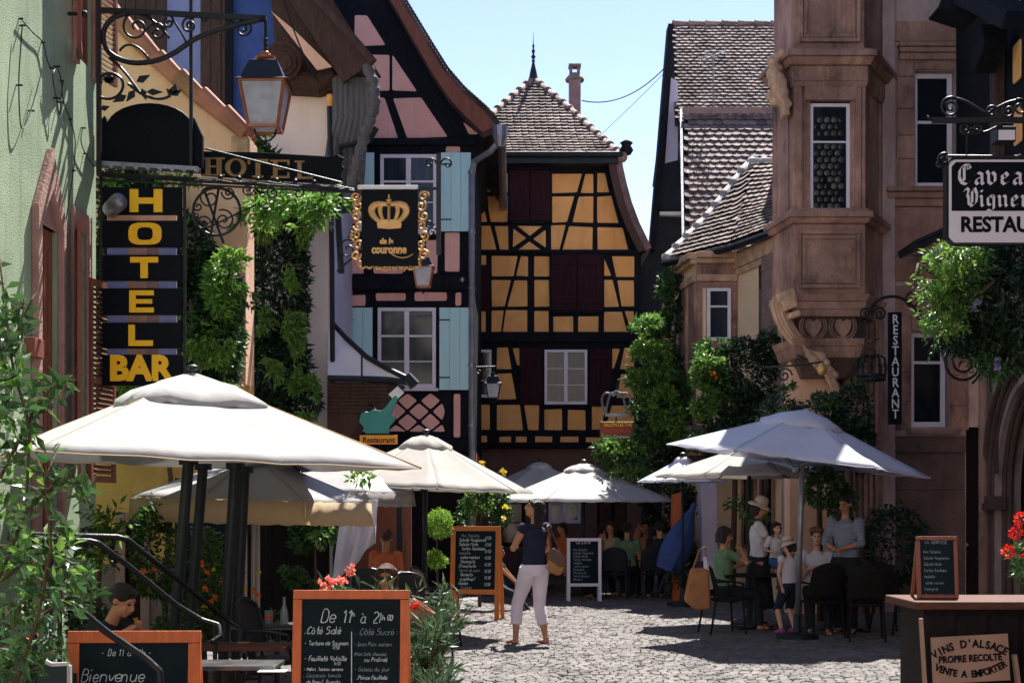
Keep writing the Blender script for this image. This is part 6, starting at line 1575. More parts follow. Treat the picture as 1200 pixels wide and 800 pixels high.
# folded blue parasol and hanging cloth
fb_ = thing('folded_parasol', 'folded blue parasol leaning beside the vine at the far end', 'parasol', (P(799, 0, 24.4).x, 24.4, 0))
mb = MB(); a = V((-.25, 0, .55)); b_ = V((.22, 0, 1.70)); K = 10
pts = [a.lerp(b_, i / K) for i in range(K + 1)]; mb.tube(pts, [.05 + .22 * math.sin(PI * min(1, .25 + i / K * .85)) * (1 if i < K else .15) for i in range(K + 1)], 9); mb.build('canvas', 'cloth_blue', fb_)
mb = MB(); mb.tube([a - (b_ - a) * .35, b_ + (b_ - a) * .05], .022, 8); mb.build('pole', 'iron_grey', fb_)
hc = thing('hanging_cloth', 'white draped cloth hanging under the far white parasol edge', 'cloth', (P(418, 0, 15.8).x, 15.8, 0))
vs = []; fs = []; NX, NZ = 24, 18
for j in range(NZ + 1):
    for i in range(NX + 1):
        u = i / NX; v = j / NZ; z = 1.62 + (8 - v * (100 - u * 50)) * 15.8 / F; x = (-.16 + u * .40) + v * (-.12) * (1 - .6 * u)
        vs.append((x, .045 * math.sin(u * 17 + v * 3) * (.3 + v) + .02 * math.sin(v * 9 + u * 5), z + .02 * math.sin(u * 9)))
for j in range(NZ):
    for i in range(NX): q_ = j * (NX + 1) + i; fs.append((q_, q_ + 1, q_ + NX + 2, q_ + NX + 1))
o = raw(vs, fs, 'drape', 'cloth_white', hc, smooth=True); s_ = o.modifiers.new('t', 'SOLIDIFY'); s_.thickness = .01

# ================================================================= chalkboards
def aboard(label, c, rz, w, h, fw, leg, wood, lines, group='chalkboard menus on the street', lean=.12, name='chalkboard', chal='chalk', divider=None):
    """free standing board; c = ground point under the board centre, h = top height"""
    t = thing(name, label, 'chalkboard', (c[0], c[1], c[2] if len(c) > 2 else 0), rz, group)
    mt = Matrix.Rotation(-lean, 4, 'X')
    def bb(m_, n_, mm, par=t, bev=.004):
        m_.v = [tuple(mt @ V(p)) for p in m_.v]; return m_.build(n_, mm, par, bevel=bev)
    for nm, bx in (('rail', (-w / 2, w / 2, h - fw, h)), ('rail', (-w / 2 + fw, w / 2 - fw, leg, leg + fw)), ('stile', (-w / 2, -w / 2 + fw, 0, h - fw - .002)), ('stile', (w / 2 - fw, w / 2, 0, h - fw - .002))):
        m_ = MB(); m_.box(bx[0], bx[1], -.02, .02, bx[2], bx[3]); bb(m_, nm, wood)
    m_ = MB(); m_.box(-w / 2 + fw * .8, w / 2 - fw * .8, -.006, .006, leg + fw * .8, h - fw * .8); bd = bb(m_, 'slate', 'slateboard', t, 0)
    for (txt, x, z, hh, mm, sw) in lines:
        m_ = MB(); pls, _ = hand(txt, -w / 2 + x * w, h - z * h if z >= 0 else 0, hh, slant=.1); ribbons(m_, pls, -.0085, sw); bb(m_, 'chalk_line', mm, bd, 0)
    if divider: m_ = MB(); ribbons(m_, [[(-w / 2 + divider[0] * w, h - divider[1] * h), (-w / 2 + divider[0] * w + .004, h - divider[2] * h)]], -.0085, .006); bb(m_, 'chalk_line', 'chalk', bd, 0)
    m_ = MB()      # rear legs
    for sx in (-1, 1): m_.bar(V((sx * (w / 2 - fw / 2), h * math.sin(lean) * .98 + .02, h * math.cos(lean) - .05)), V((sx * (w / 2 - fw / 2), h * math.sin(lean) * 2 + .15, 0)), fw * .8, .03)
    m_.build('rear_leg', wood, t); return t
# big one in the middle foreground (top at y=690, x 344-480)
YB1 = 9.0; W1 = 136 * YB1 / F; H1 = P(0, 690, YB1).z; c1 = P(412, 0, YB1)
k1 = 136.0   # px width
def L1_(txt, px, py, hpx, m_='chalk', sw=.0055): return (txt, (px - 344) / k1, (py - 690) * YB1 / F / H1, hpx * YB1 / F, m_, sw)
aboard('large orange framed chalkboard in front, headed De 11h a 21h', (c1.x, YB1 - .12), R(-1), W1, H1, 10.5 * YB1 / F, .12, 'orange_wood',
 [L1_('De 11', 374, 728, 16, sw=.007), L1_('h', 412, 721, 6), L1_('à 21', 421, 728, 13, sw=.006), L1_('h 00', 447, 725, 6), L1_('.Côté Salé', 357, 741, 8.5), L1_('- Tartare de Saumon', 357, 754, 4.9, sw=.004), L1_('12.50', 390, 758.5, 3.6, sw=.003),
  L1_('- Feuilleté Volaille', 357, 772, 5.6, sw=.0045), L1_('11.50', 392, 777, 3.6, sw=.003), L1_('- Melon, Jambon serrano', 357, 783.5, 3.7, sw=.0035), L1_('. Carpaccio tomate', 357, 791, 4.6, 'chalk_dim', .0035), L1_('de Boeuf, Burrata', 360, 798.5, 4.4, sw=.0035),
  L1_('. Côté Sucré :', 416, 742, 7.5, 'chalk_dim', .004), L1_('- Gros Pain maison', 415, 755, 4.6, 'chalk_dim', .0035), L1_('(Pain Café, Chocolat,', 416, 766, 3.6, 'chalk_dim', .0035), L1_('ou Praliné)', 427, 773, 5, sw=.0035),
  L1_('- Gateau du jour', 416, 784, 4.8, 'chalk_dim', .0035), L1_('.Prince Feuilleté', 419, 793.5, 4.6, sw=.004), L1_('Crème brulée', 421, 801, 5, 'chalk_dim', .0035)], lean=.1, divider=(.505, .235, .55))
# left one behind the handrail
YB2 = 8.7; W2 = 154 * YB2 / F; H2 = P(0, 738, YB2).z; c2 = P(159, 0, YB2)
def L2_(txt, px, py, hpx, m_='chalk', sw=.005): return (txt, (px - 82) / 154.0, (py - 738) * YB2 / F / H2, hpx * YB2 / F, m_, sw)
aboard('wide orange framed chalkboard with Bienvenue behind the black handrail', (c2.x, YB2 - .08), R(2), W2, H2, 14 * YB2 / F, .1, 'orange_wood', [L2_('- De 11 à 21h -', 120, 767, 8, sw=.004), L2_('Bienvenue', 96, 797, 15, sw=.006)], lean=.08)
# amber A-board by the walking woman
YB3 = 20.6; H3 = P(0, 616, YB3).z; c3 = P(556, 0, YB3)
menu = ['Nos Salades', 'Salade Vosgienne', 'Salade Mixte', 'Tartes flambées', 'Assiette', 'Quiche maison', 'Escargots', 'Choucroute', 'Jarret de porc', 'Desserts', 'Kougelhopf', 'Glaces', 'Sorbets']
aboard('amber framed chalkboard on long legs left of the walking woman', (c3.x, YB3 - .1), R(-14), .74, H3, .07, .38, 'orange_wood2',
 [(s_, .16 + (.0 if i % 3 else .04), .115 + i * .046, .045, 'chalk' if i % 4 else 'chalk_dim', .008) for i, s_ in enumerate(menu)] + [('12.50', .68, .14 + i * .07, .04, 'chalk', .007) for i in range(8)], lean=.07)
# white framed A-board
YB4 = 24.8; H4 = P(0, 630, YB4).z; c4 = P(684.5, 0, YB4)
aboard('white framed chalkboard under the large far parasol', (c4.x, YB4 - .1), R(3), .60, H4, .055, .26, 'frame_white',
 [('La Carte', .25, .09, .06, 'chalk', .009)] + [(s_, .17, .2 + i * .052, .04, 'chalk_dim', .008) for i, s_ in enumerate(menu[:10])], lean=.05)

# right counter with board and wine sign
ct = thing('serving_counter', 'dark wooden counter with red brown top at the lower right corner', 'counter', (P(1065, 0, 9).x, 9, 0))
zc = P(0, 702, 9).z; wx = 1.6
mb = MB(); mb.box(-.02, wx, -.22, .5, zc - .05, zc); mb.build('counter_top', 'table_wood', ct, bevel=.008)
mb = MB(); mb.box(.06, wx - .02, -.12, .42, .0, zc - .051)
mb.build('body', 'dark_wood', ct, bevel=.005)
mb = MB()
for i in range(7): mb.box(.07 + i * .2, .25 + i * .2, -.135, -.1205, .12, zc - .09)
mb.build('plank', 'dark_wood', ct, bevel=.004)
ws = thing('wine_sign', 'tan board lettered VINS D ALSACE PROPRE RECOLTE VENTE A EMPORTER', 'sign', P(1136, 770, 8.7), R(0))
tm = Matrix.Rotation(R(3), 4, 'Y').inverted()
mb = MB(); mb.box(-.23, .24, -.012, .012, -.15, .135); mb.v = [tuple(tm @ V(p)) for p in mb.v]; bo = mb.build('board', 'tan_sign', ws, bevel=.003)
def arctext(txt, size, cx, cz, rad, span, up=1):
    m_ = MB(); n = len(txt)
    for i, ch in enumerate(txt):
        a = (-span / 2 + span * i / (n - 1)); x = cx + math.sin(a) * rad; z = cz + up * (math.cos(a) * rad - rad)
        if ch == ' ': continue
        rot = Matrix.Translation((x, -.0155, z)) @ Matrix.Rotation(a * up, 4, 'Y'); text_mb(m_, ch, size, 0, 0, 0, .002, .0022, .88, mt=tm @ rot)
    return m_
arctext("VINS D'ALSACE", .066, 0, .065, .42, 1.02, 1).build('lettering', 'signblack', bo)
m_ = MB(); text_mb(m_, 'PROPRE RECOLTE', .058, 0, -.022, -.0155, .002, .0022, .83, mt=tm); m_.build('lettering', 'signblack', bo)
arctext('VENTE A EMPORTER', .058, 0, -.118, .46, .95, -1).build('lettering', 'signblack', bo)
mb = MB(); mb.bar((-.30, -.01, .24), (-.23, -.01, -.9), .03, .02); mb.bar((.27, -.01, .02), (.30, -.01, -.2), .05, .02); mb.build('easel_leg', 'tan_sign', ws)
b5_ = aboard('small wood framed chalkboard standing on the dark counter', (P(1099, 0, 9.1).x, 9.1, zc), R(-6), 47 * 9.1 / F, (zc, 0)[1] + 73 * 9.1 / F, .024, .0, 'wood_red',
 [('LA PERGOLA' if False else 'LA TERRASSE', .2, .12, .022, 'chalk_dim', .003)] + [(s_, .16, .27 + i * .1, .018, 'chalk_dim', .0028) for i, s_ in enumerate(menu[:8])], lean=.14, name='chalkboard')

# ================================================================= chairs and tables
def chair(label, loc, rz, m='wicker', m2=None, group='bistro chairs on the terraces', frame='iron_grey', name='bistro_chair'):
    t = thing(name, label, 'chair', loc, rz, group)      # faces -y, back at +y
    mb = MB(); n = 10; pts = [(math.copysign(abs(math.cos(a)) ** .6, math.cos(a)) * .22, math.copysign(abs(math.sin(a)) ** .6, math.sin(a)) * .21) for a in [2 * PI * i / 20 for i in range(20)]]
    mb.prismz(pts, .43, .465); mb.build('seat', m, t, bevel=.01)
    vs = []; fs = []
    for j in range(9):
        for i in range(11):
            u = i / 10 * 2 - 1; v = j / 8; vs.append((u * (.22 - .03 * v * v * v), .20 + .10 * v - .05 * u * u, .50 + v * (.42 - .07 * u * u)))
    for j in range(8):
        for i in range(10): q_ = j * 11 + i; fs.append((q_, q_ + 1, q_ + 12, q_ + 11))
    o = raw(vs, fs, 'backrest', m2 or m, t, smooth=True); s_ = o.modifiers.new('t', 'SOLIDIFY'); s_.thickness = .02
    mb = MB(); mb.tube([V(vs[i * 11]) for i in range(9)] + [V(vs[88 + i]) + V((0, 0, .008)) for i in range(1, 11)] + [V(vs[10 + 11 * i]) for i in range(7, -1, -1)], .014, 7); mb.build('back_frame', frame, t)
    for sx in (-1, 1):
        mb = MB(); mb.tube([(sx * .19, -.18, .45), (sx * .21, -.22, 0)], .014, 7); mb.build('leg', frame, t)
        mb = MB(); mb.tube([(sx * .19, .21, .52), (sx * .19, .19, .43), (sx * .21, .27, 0)], .014, 7); mb.build('leg', frame, t)
        mb = MB(); mb.tube([(sx * .22, .2, .68), (sx * .25, .0, .69), (sx * .24, -.16, .66), (sx * .20, -.18, .45)], .014, 7); mb.build('armrest', frame, t)
    return t
def table(label, loc, w=.7, d=.7, rz=0, m='table_top', group='cafe tables', h=.74, round_=False):
    t = thing('cafe_table', label, 'table', loc, rz, group)
    mb = MB()
    if round_: mb.lathe([(w / 2 - .01, h - .03), (w / 2, h - .02), (w / 2, h - .005), (w / 2 - .01, h)], (0, 0, 0), 28)
    else: mb.box(-w / 2, w / 2, -d / 2, d / 2, h - .03, h)
    mb.build('table_top', m, t, bevel=.005)
    mb = MB(); mb.tube([(0, 0, .03), (0, 0, h - .031)], .03, 10); mb.build('column', 'iron', t)
    mb = MB(); mb.bar((-.26, -.2, .02), (.26, .2, .02), .05, .03); mb.bar((-.26, .2, .021), (.26, -.2, .021), .05, .031); mb.build('foot', 'iron', t); return t
chair('woven chair turned towards the street beside the oleander, left of the amber chalkboard', (P(512, 0, 16.6).x, 16.6, 0), R(70), m2='wicker_tan')
chair('black woven chair behind the oleander, nearest the walking lane', (P(498, 0, 15.2).x, 15.2, 0), R(60))
chair('black woven chair with curved back behind the orange flowers', (P(468, 0, 15.5).x, 15.5, 0), R(200))
chair('black woven chair with white piping under the hanging cloth', (P(440, 0, 16.6).x, 16.6, 0), R(170))
chair('black terrace chair by the dark table under the biggest parasol', (P(326, 0, 11.0).x, 11.0, 0), R(80))
chair('chair with its back to the street under the two far parasols', (P(612, 0, 25.6).x, 25.6, 0), R(200), m='cloth_dark')
chair('chair just right of the white chalkboard', (P(722, 0, 25.2).x, 25.2, 0), R(170), m='cloth_dark')
chair('far dark chair in front of the folded blue parasol', (P(762, 0, 25.4).x, 25.4, 0), R(190), m='cloth_dark')
chair('dark chair carrying the orange shopping bag under the shaded white parasol', (P(848, 0, 18.3).x, 18.3, 0), R(105), m='dark_wood', frame='dark_wood')
chair('dark wooden chair behind the standing child', (P(962, 0, 17.9).x, 17.9, 0), R(190), m='dark_wood', frame='dark_wood')
chair('dark wooden chair between the capped man and the small counter chalkboard', (P(1015, 0, 17.4).x, 17.4, 0), R(170), m='dark_wood', frame='dark_wood')
chair('dark wooden chair half hidden at the foot of the stone house', (P(1050, 0, 18.4).x, 18.4, 0), R(120), m='dark_wood', frame='dark_wood')
table('dark table of the family group under the shaded white parasol', (P(885, 0, 19.0).x, 19.0, 0), .9, .7, m='dark_wood')
table('dark table beside the standing man', (P(990, 0, 18.6).x, 18.6, 0), .8, .7, m='dark_wood')
table('worn wooden table top nearest the big chalkboard', (P(283, 0, 10.4).x - .05, 10.45, 0), .8, .42, m='table_wood', h=P(0, 757, 10.3).z)
table('grey metal table below the left terrace poles', (P(265, 0, 9.5).x, 9.5, 0), .72, .4, m='table_top', h=P(0, 778, 9.4).z)
table('dark table with the glass and bottle on it', (P(325, 0, 12.4).x, 12.4, 0), .75, .5, h=P(0, 733, 12.2).z)
table('table of the guests under the far parasols', (P(740, 0, 26.3).x, 26.3, 0), .8, .7, m='dark_wood')
gl = thing('water_glass', 'clear tumbler with a red mark on the dark table', 'glass', P(315, 733, 12.3))
mb = MB(); mb.lathe([(.030, 0), (.034, .02), (.038, .13), (.034, .13), (.03, .03), (.0, .02)], (0, 0, .005), 16); mb.build('tumbler', 'bottle', gl, smooth=True)
mb = MB(); mb.lathe([(.0365, .06), (.038, .062), (.0385, .082), (.037, .084)], (0, 0, .005), 16); mb.build('label', 'red_bright', gl)
bt = thing('glass_bottle', 'clear glass bottle standing right of the tumbler', 'bottle', P(333, 733, 12.25))
mb = MB(); mb.lathe([(.035, 0), (.036, .02), (.034, .10), (.03, .13), (.014, .18), (.012, .23), (.015, .235), (.015, .245)], (0, 0, .005), 16); mb.build('glass', 'bottle', bt, smooth=True)
ah = thing('ashtray', 'small round brass ashtray with a wooden cup on the wooden table', 'ashtray', (P(285, 0, 10.4).x, 10.4, P(0, 757, 10.3).z))
mb = MB(); mb.lathe([(.04, 0), (.055, .02), (.05, .02), (.035, .008)], (0, 0, .001), 16); mb.build('dish', 'gold_dull', ah)
mp = thing('menu_card', 'white menu card lying on the lower table edge', 'menu', (P(318, 0, 9.2).x, 9.25, P(0, 785, 9.3).z))
mb = MB(); mb.box(-.09, .09, -.06, .06, 0, .004); mb.build('card', 'paper', mp)
# wall menu board on the dark terrace wall
wmb = thing('menu_board', 'tall dark wall chalkboard with a drawn wine glass behind the four poles', 'chalkboard', (P(243, 0, 16.5).x, 16.5, 0))
mb = MB(); a, c = P(212, 692, 16.5), P(272, 610, 16.5); mb.box(a.x - wmb.location.x, c.x - wmb.location.x, -.02, .02, a.z, c.z); bd = mb.build('slate', 'slateboard', wmb)
for i in range(11):
    m_ = MB(); pls, _ = hand(menu[i % 13], -.20, c.z - .09 - i * .06, .04); ribbons(m_, pls, -.023, .006); m_.build('chalk_line', 'chalk_dim', bd)
m_ = MB(); ribbons(m_, [[(.08, a.z + .30), (.09, a.z + .22), (.12, a.z + .20), (.15, a.z + .22), (.16, a.z + .30)], [(.12, a.z + .2), (.12, a.z + .12)], [(.09, a.z + .12), (.15, a.z + .12)]], -.023, .006); m_.build('chalk_line', 'chalk', bd)
tw = thing('terrace_partition', 'dark timber back wall of the left terrace behind the pale poles', 'wall', (P(300, 0, 17.3).x, 17.3, 0))
mb = MB(); a, c = P(205, 700, 17.3), P(400, 560, 17.3); w_ = c.x - a.x
for i in range(12): mb.box(a.x - tw.location.x + w_ * i / 12, a.x - tw.location.x + w_ * (i + 1) / 12 - .006, random.uniform(-.01, 0), .06, 0, c.z)
mb.build('boards', 'dark_wood', tw)
pf = thing('timber_post_frame', 'rust red wooden posts of the shop terrace behind the dark green pole', 'post', (P(500, 0, 21).x, 21, 0))
for px_ in (468, 479): mb = MB(); x = P(px_, 0, 21).x - pf.location.x; mb.box(x - .04, x + .04, -.04, .04, 0, 1.95); mb.build('post', 'wood_red' if px_ == 479 else 'iron_grey', pf)
mb = MB(); mb.box(-.9, .7, -.05, .05, 1.951, 2.1); mb.build('lintel', 'orange_tarp', pf)
op = thing('sunlit_wall_end', 'wall end with sunlight in its bright orange beside the folded blue parasol', 'post', (P(792, 0, 24.7).x, 24.7, 0))
mb = MB(); mb.prism([(-.03, 0), (.11, 0), (.11, 1.9), (-.05, 1.85), (-.06, 1.3)], 0, .3); mb.build('pier', 'orange_tarp', op)  # bright orange stands for sunlight on the wall end

# ================================================================= handrails (left foreground)
def rail(label, pts, r=.02, posts=()):
    t = thing('handrail', label, 'handrail', (pts[0][0], pts[0][1], 0), 0, 'black iron handrails on the left steps')
    o = V((pts[0][0], pts[0][1], 0)); mb = MB(); sm = []
    pts = [V(p) - o for p in pts]
    for i in range(len(pts) - 1):
        a, b_ = pts[i], pts[i + 1]; sm += [a.lerp(b_, .08), a.lerp(b_, .5), a.lerp(b_, .92)]
    mb.tube([pts[0]] + sm + [pts[-1]], r, 10); mb.build('rail', 'iron', t, smooth=True)
    for (a, z) in posts:
        mb = MB(); a = V(a) - o; mb.tube([a, V((a.x, a.y, z))], r * .8, 8); mb.build('post', 'iron', t)
    return t
rail('upper handrail sloping down behind the four poles', [P(30, 626, 9.6), P(146, 629, 9.8), P(195, 668, 10.2), P(262, 722, 10.8), P(282, 735, 10.8), P(282, 760, 10.7)], posts=[(P(60, 627, 9.65), 0)])
rail('middle handrail ending in a curl by the poles', [P(30, 632, 9.2), P(112, 634, 9.3), P(150, 662, 9.6), P(206, 708, 9.9), P(236, 726, 10.0), P(256, 732, 10.0), P(258, 745, 9.95), P(248, 752, 9.9)], posts=[(P(70, 633, 9.25), 0), (P(252, 733, 10), 0)])
rail('lowest handrail curving over the Bienvenue chalkboard', [P(18, 706, 7.9), P(84, 706, 7.9), P(122, 738, 8.0), P(172, 772, 8.1), P(187, 786, 8.1), P(188, 800, 8.1), P(178, 812, 8.05)], r=.021, posts=[(P(40, 706, 7.9), 0)])
pn_ = thing('terrace_step', 'dark green metal step side with a pale edge under the left shrub', 'step', (P(60, 0, 8.2).x, 8.2, 0))
a = P(10, 770, 8.2); mb = MB(); pts = [P(-10, 762, 8.2), P(37, 768, 8.2), P(62, 780, 8.2), P(82, 779, 8.2), P(82, 800, 8.2), P(-10, 800, 8.2)]; pts = [p - V(pn_.location) for p in pts]
mb.prism([(p.x, p.z) for p in pts[:4]] + [(pts[4].x, 0), (pts[5].x, 0)], 0, .05); mb.build('side_panel', 'planter', pn_)
mb = MB(); [mb.bar(pts[i] + V((0, -.01, .01)), pts[i + 1] + V((0, -.01, .01)), .03, .02) for i in range(3)]; mb.bar(pts[3] + V((0, -.01, 0)), V((pts[3].x, -.01, 0)), .03, .02, up=(1, 0, 0)); mb.build('edge_trim', 'canvas_grey', pn_)

for px_, Y_, l_ in ((287, 13.4, 'leftmost pale terrace pole behind the four dark poles'), (302, 13.8, 'middle pale terrace pole behind the four dark poles')):
    t = thing('terrace_pole', l_, 'pole', (P(px_, 0, Y_).x, Y_, 0)); mb = MB(); mb.tube([(0, 0, 0), (0, 0, 1.85)], .022, 10); mb.build('pole', 'canvas_grey', t, smooth=True); mb = MB(); mb.lathe([(.15, 0), (.15, .03), (.03, .05)], (0, 0, 0), 16); mb.build('base', 'iron_grey', t)
# ================================================================= plants
def pb(px, py, Y, rx, rz, ry=None):
    k = Y / F; return (tuple(P(px, py, Y)), (rx * k, ry if ry else (rx + rz) * .5 * k, rz * k))
def plant(name, label, cat, base, group=None): return thing(name, label, cat, base, 0, group)
def shift(o, t): o.location = -V(t.location)
def leaves(t, blobs, n, size, m, nm='foliage', **kw):
    o = foliage(blobs, n, size, nm, m, t, **kw); o.location = -V(t.location); return o
def stems(t, paths, r, m='stem', nm='stem'):
    for p in paths:
        p = [V(q) for q in p]; mb = MB(); n = len(p); mb.tube(p, [r * (1 - .6 * i / (n - 1)) for i in range(n)], 6); o = mb.build(nm, m, t, smooth=True); o.location = -V(t.location)
def flowers(t, pts, r, m, nm='blossom'):
    for p in pts:
        o = blossoms([p], r, nm, m, t); o.location = -V(t.location)
def rp(blob):
    c, r = blob; d = rdir(); return V((c[0] + d.x * r[0] * .95, c[1] - abs(d.y) * r[1] * .95, c[2] + d.z * r[2] * .95))

# climber on the beige wall behind the sign
t = plant('climbing_vine', 'dark green vine climbing the beige wall behind the lettered hotel sign', 'vine', (P(200, 0, 18).x, 18.2, 0))
bl = [pb(160, 330, 18.1, 50, 140, .22), pb(235, 370, 18.0, 45, 80, .3), pb(150, 220, 18.1, 40, 22, .18), pb(215, 300, 18, 35, 50, .25), pb(140, 470, 18, 30, 60, .2), pb(258, 385, 18.0, 26, 90, .2), pb(130, 340, 18.0, 18, 130, .15)]
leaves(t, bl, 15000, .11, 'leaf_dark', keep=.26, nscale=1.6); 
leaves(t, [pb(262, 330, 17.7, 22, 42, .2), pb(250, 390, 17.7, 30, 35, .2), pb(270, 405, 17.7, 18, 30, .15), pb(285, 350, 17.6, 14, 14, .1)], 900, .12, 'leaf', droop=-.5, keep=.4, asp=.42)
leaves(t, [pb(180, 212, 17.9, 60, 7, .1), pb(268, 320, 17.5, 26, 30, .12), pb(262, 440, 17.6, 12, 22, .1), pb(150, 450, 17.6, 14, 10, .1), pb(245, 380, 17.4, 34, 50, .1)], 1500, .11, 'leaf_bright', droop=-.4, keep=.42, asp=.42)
stems(t, [[(P(190, 0, 18.2).x, 18.3, 0), P(200, 560, 18.3), P(185, 450, 18.3), P(170, 300, 18.3)], [(P(230, 0, 18.2).x, 18.3, 0), P(235, 520, 18.3), P(240, 400, 18.2)]], .04)
# ivy on the white wall
t = plant('wall_ivy', 'dense dark ivy column on the white wall with bright hanging sprays', 'ivy', (P(310, 0, 22).x, 22.6, 0))
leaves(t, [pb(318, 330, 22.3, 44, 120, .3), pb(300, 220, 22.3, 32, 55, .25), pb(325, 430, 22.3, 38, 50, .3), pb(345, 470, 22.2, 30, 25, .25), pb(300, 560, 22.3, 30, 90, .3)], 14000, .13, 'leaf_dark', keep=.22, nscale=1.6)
leaves(t, [pb(335, 240, 22, 55, 12, .3), pb(375, 232, 22, 35, 9, .3), pb(300, 175, 22.0, 22, 22, .2), pb(352, 262, 22, 14, 30, .15), pb(300, 260, 21.9, 30, 26, .2), pb(345, 400, 21.9, 10, 50, .15), pb(360, 468, 21.8, 14, 26, .2), pb(355, 450, 21.8, 18, 12, .2), pb(330, 380, 21.7, 26, 70, .1)], 5200, .105, 'leaf_bright', droop=-.5, keep=.40, asp=.40)  # sunlight on the ivy put into brighter leaf colour
leaves(t, [pb(318, 228, 18.6, 30, 8, .2), pb(350, 236, 18.4, 34, 10, .2), pb(388, 234, 18.2, 24, 8, .2), pb(340, 256, 18.4, 22, 10, .2), pb(300, 250, 18.6, 20, 16, .2), pb(372, 252, 18.3, 10, 14, .15)], 800, .13, 'leaf_bright', droop=-.3, keep=.36, asp=.4, cluster=3)  # backlit sprays, the light put into the leaf colour
stems(t, [[(P(300, 0, 22.3).x, 22.5, 0), P(298, 500, 22.5), P(310, 400, 22.4), P(305, 250, 22.4)], [P(320, 260, 22.3), P(350, 240, 22.1), P(400, 232, 22)]], .06)
# terrace greenery with orange flowers
t = plant('flowering_shrub', 'dark flowering shrub with small orange blossoms behind the four poles', 'shrub', (P(250, 0, 12.8).x, 12.9, 0))
bl = [pb(180, 650, 13.2, 26, 60, .3), pb(240, 680, 13, 30, 60, .3), pb(215, 720, 12.8, 40, 36, .3), pb(300, 725, 13.3, 26, 30, .3), pb(190, 600, 13.4, 20, 22, .2)]
leaves(t, bl, 3800, .065, 'leaf', keep=.38); leaves(t, bl[:3], 500, .07, 'leaf_bright', keep=.45, droop=-.3)
flowers(t, [P(x, y, 12.6) for x, y in [(236, 660), (243, 672), (240, 690), (228, 665), (247, 706), (262, 682), (302, 698), (300, 708), (299, 692), (168, 668), (180, 668), (176, 682), (232, 641), (150, 735), (285, 672), (252, 700)]], .035, 'orange_fl')
flowers(t, [P(x, y, 12.6) for x, y in [(240, 710), (288, 690), (250, 668), (160, 725), (303, 672), (268, 712)]], .03, 'yellow_fl')
stems(t, [[(P(240, 0, 12.9).x, 12.9, 0), P(238, 700, 12.9), P(235, 650, 12.9)]], .03)
t = plant('leafy_branch', 'bright fern like leaves by the green wall above the handrails', 'shrub', (P(122, 0, 12.6).x, 12.6, 0))
leaves(t, [pb(128, 612, 12.6, 22, 13, .2), pb(118, 640, 12.6, 16, 16, .2)], 170, .11, 'leaf_bright', cluster=3, keep=.35, asp=.35)
leaves(t, [pb(112, 665, 12.6, 24, 50, .25), pb(105, 730, 12.6, 24, 50, .25)], 1400, .07, 'leaf_dark'); stems(t, [[(P(118, 0, 12.7).x, 12.7, 0), P(116, 680, 12.7), P(122, 620, 12.6)]], .03)
t = plant('terrace_climber', 'leafy climber on the dark terrace wall left of the hanging cloth', 'vine', (P(370, 0, 16.6).x, 16.6, 0))
leaves(t, [pb(370, 635, 16.5, 22, 52, .2), pb(345, 650, 16.5, 14, 38, .2)], 1500, .08, 'leaf', keep=.4, droop=-.5)
leaves(t, [pb(385, 632, 16.2, 22, 14, .15), pb(422, 560, 16.0, 14, 8, .1)], 140, .09, 'leaf_bright', droop=-.5); stems(t, [[(P(368, 0, 16.6).x, 16.7, 0), P(370, 680, 16.7), P(368, 600, 16.6)]], .03)
# oleanders around the big chalkboard
def oleander(label, base, n, hh, spread, ln=.13):
    t = plant('oleander', label, 'shrub', base, 'oleanders round the big chalkboard'); vs = []; fs = []
    for s in range(n):
        a = random.uniform(0, 2 * PI); lean = random.uniform(.05, .5); L = hh * random.uniform(.55, 1.08)
        d = V((math.cos(a) * lean, math.sin(a) * lean, 1)).normalized(); o = V((math.cos(a) * spread * random.random() * .5, math.sin(a) * spread * random.random() * .5, .25))
        pts = [o, o + d * L * .5, o + d * L + V((math.cos(a), math.sin(a), -.2)) * .08]
        mb = MB(); mb.tube(pts, [.008, .006, .003], 5); mb.build('stem', 'stem', t)
        for k in range(34):
            tt = .2 + .8 * k / 34; p = poly_at(pts, tt); dd = (rdir(.2) + d * .7).normalized(); leaf(vs, fs, p, dd, rdir(.5), ln * random.uniform(.7, 1.15), ln * .17)
    raw(vs, fs, 'foliage', 'oleander', t)
    mb = MB(); mb.lathe([(.17, 0), (.22, .3), (.24, .31), (.24, .35), (.21, .35), (.2, .30)], (0, 0, 0), 20); mb.build('pot', 'clay', t); return t
oleander('oleander bush to the right of the big orange framed chalkboard', (P(492, 0, 10.2).x, 10.3, 0), 30, .72, .30)
oleander('oleander with upright shoots behind the big chalkboard, right of the half hidden face', (P(480, 0, 11.6).x, 11.6, 0), 18, .78, .24)
oleander('oleander behind the middle of the big chalkboard, left of the half hidden face', (P(420, 0, 11.2).x, 11.2, 0), 20, .80, .28)
oleander('low oleander at the street edge in front, right of the big chalkboard foot', (P(490, 0, 9.2).x, 9.3, 0), 18, .36, .22)
t = plant('geranium', 'coral pink geraniums peeping over the top of the big chalkboard', 'flowers', (P(393, 0, 10.4).x, 10.4, 0))
leaves(t, [pb(392, 700, 10.4, 24, 14, .15)], 300, .045, 'leaf'); flowers(t, [P(x, y, 10.3) for x, y in [(376, 684), (383, 680), (391, 684), (398, 679), (404, 682), (388, 687), (380, 688), (410, 671), (412, 665)]], .04, 'pink_fl')
mb = MB(); mb.box(-.22, .22, -.12, .1, .0, .86); mb.build('planter', 'planter', t)
t = plant('clay_pot', 'tipped terracotta pot with a few red flowers beside the oleander', 'pot', P(488, 722, 10.6))
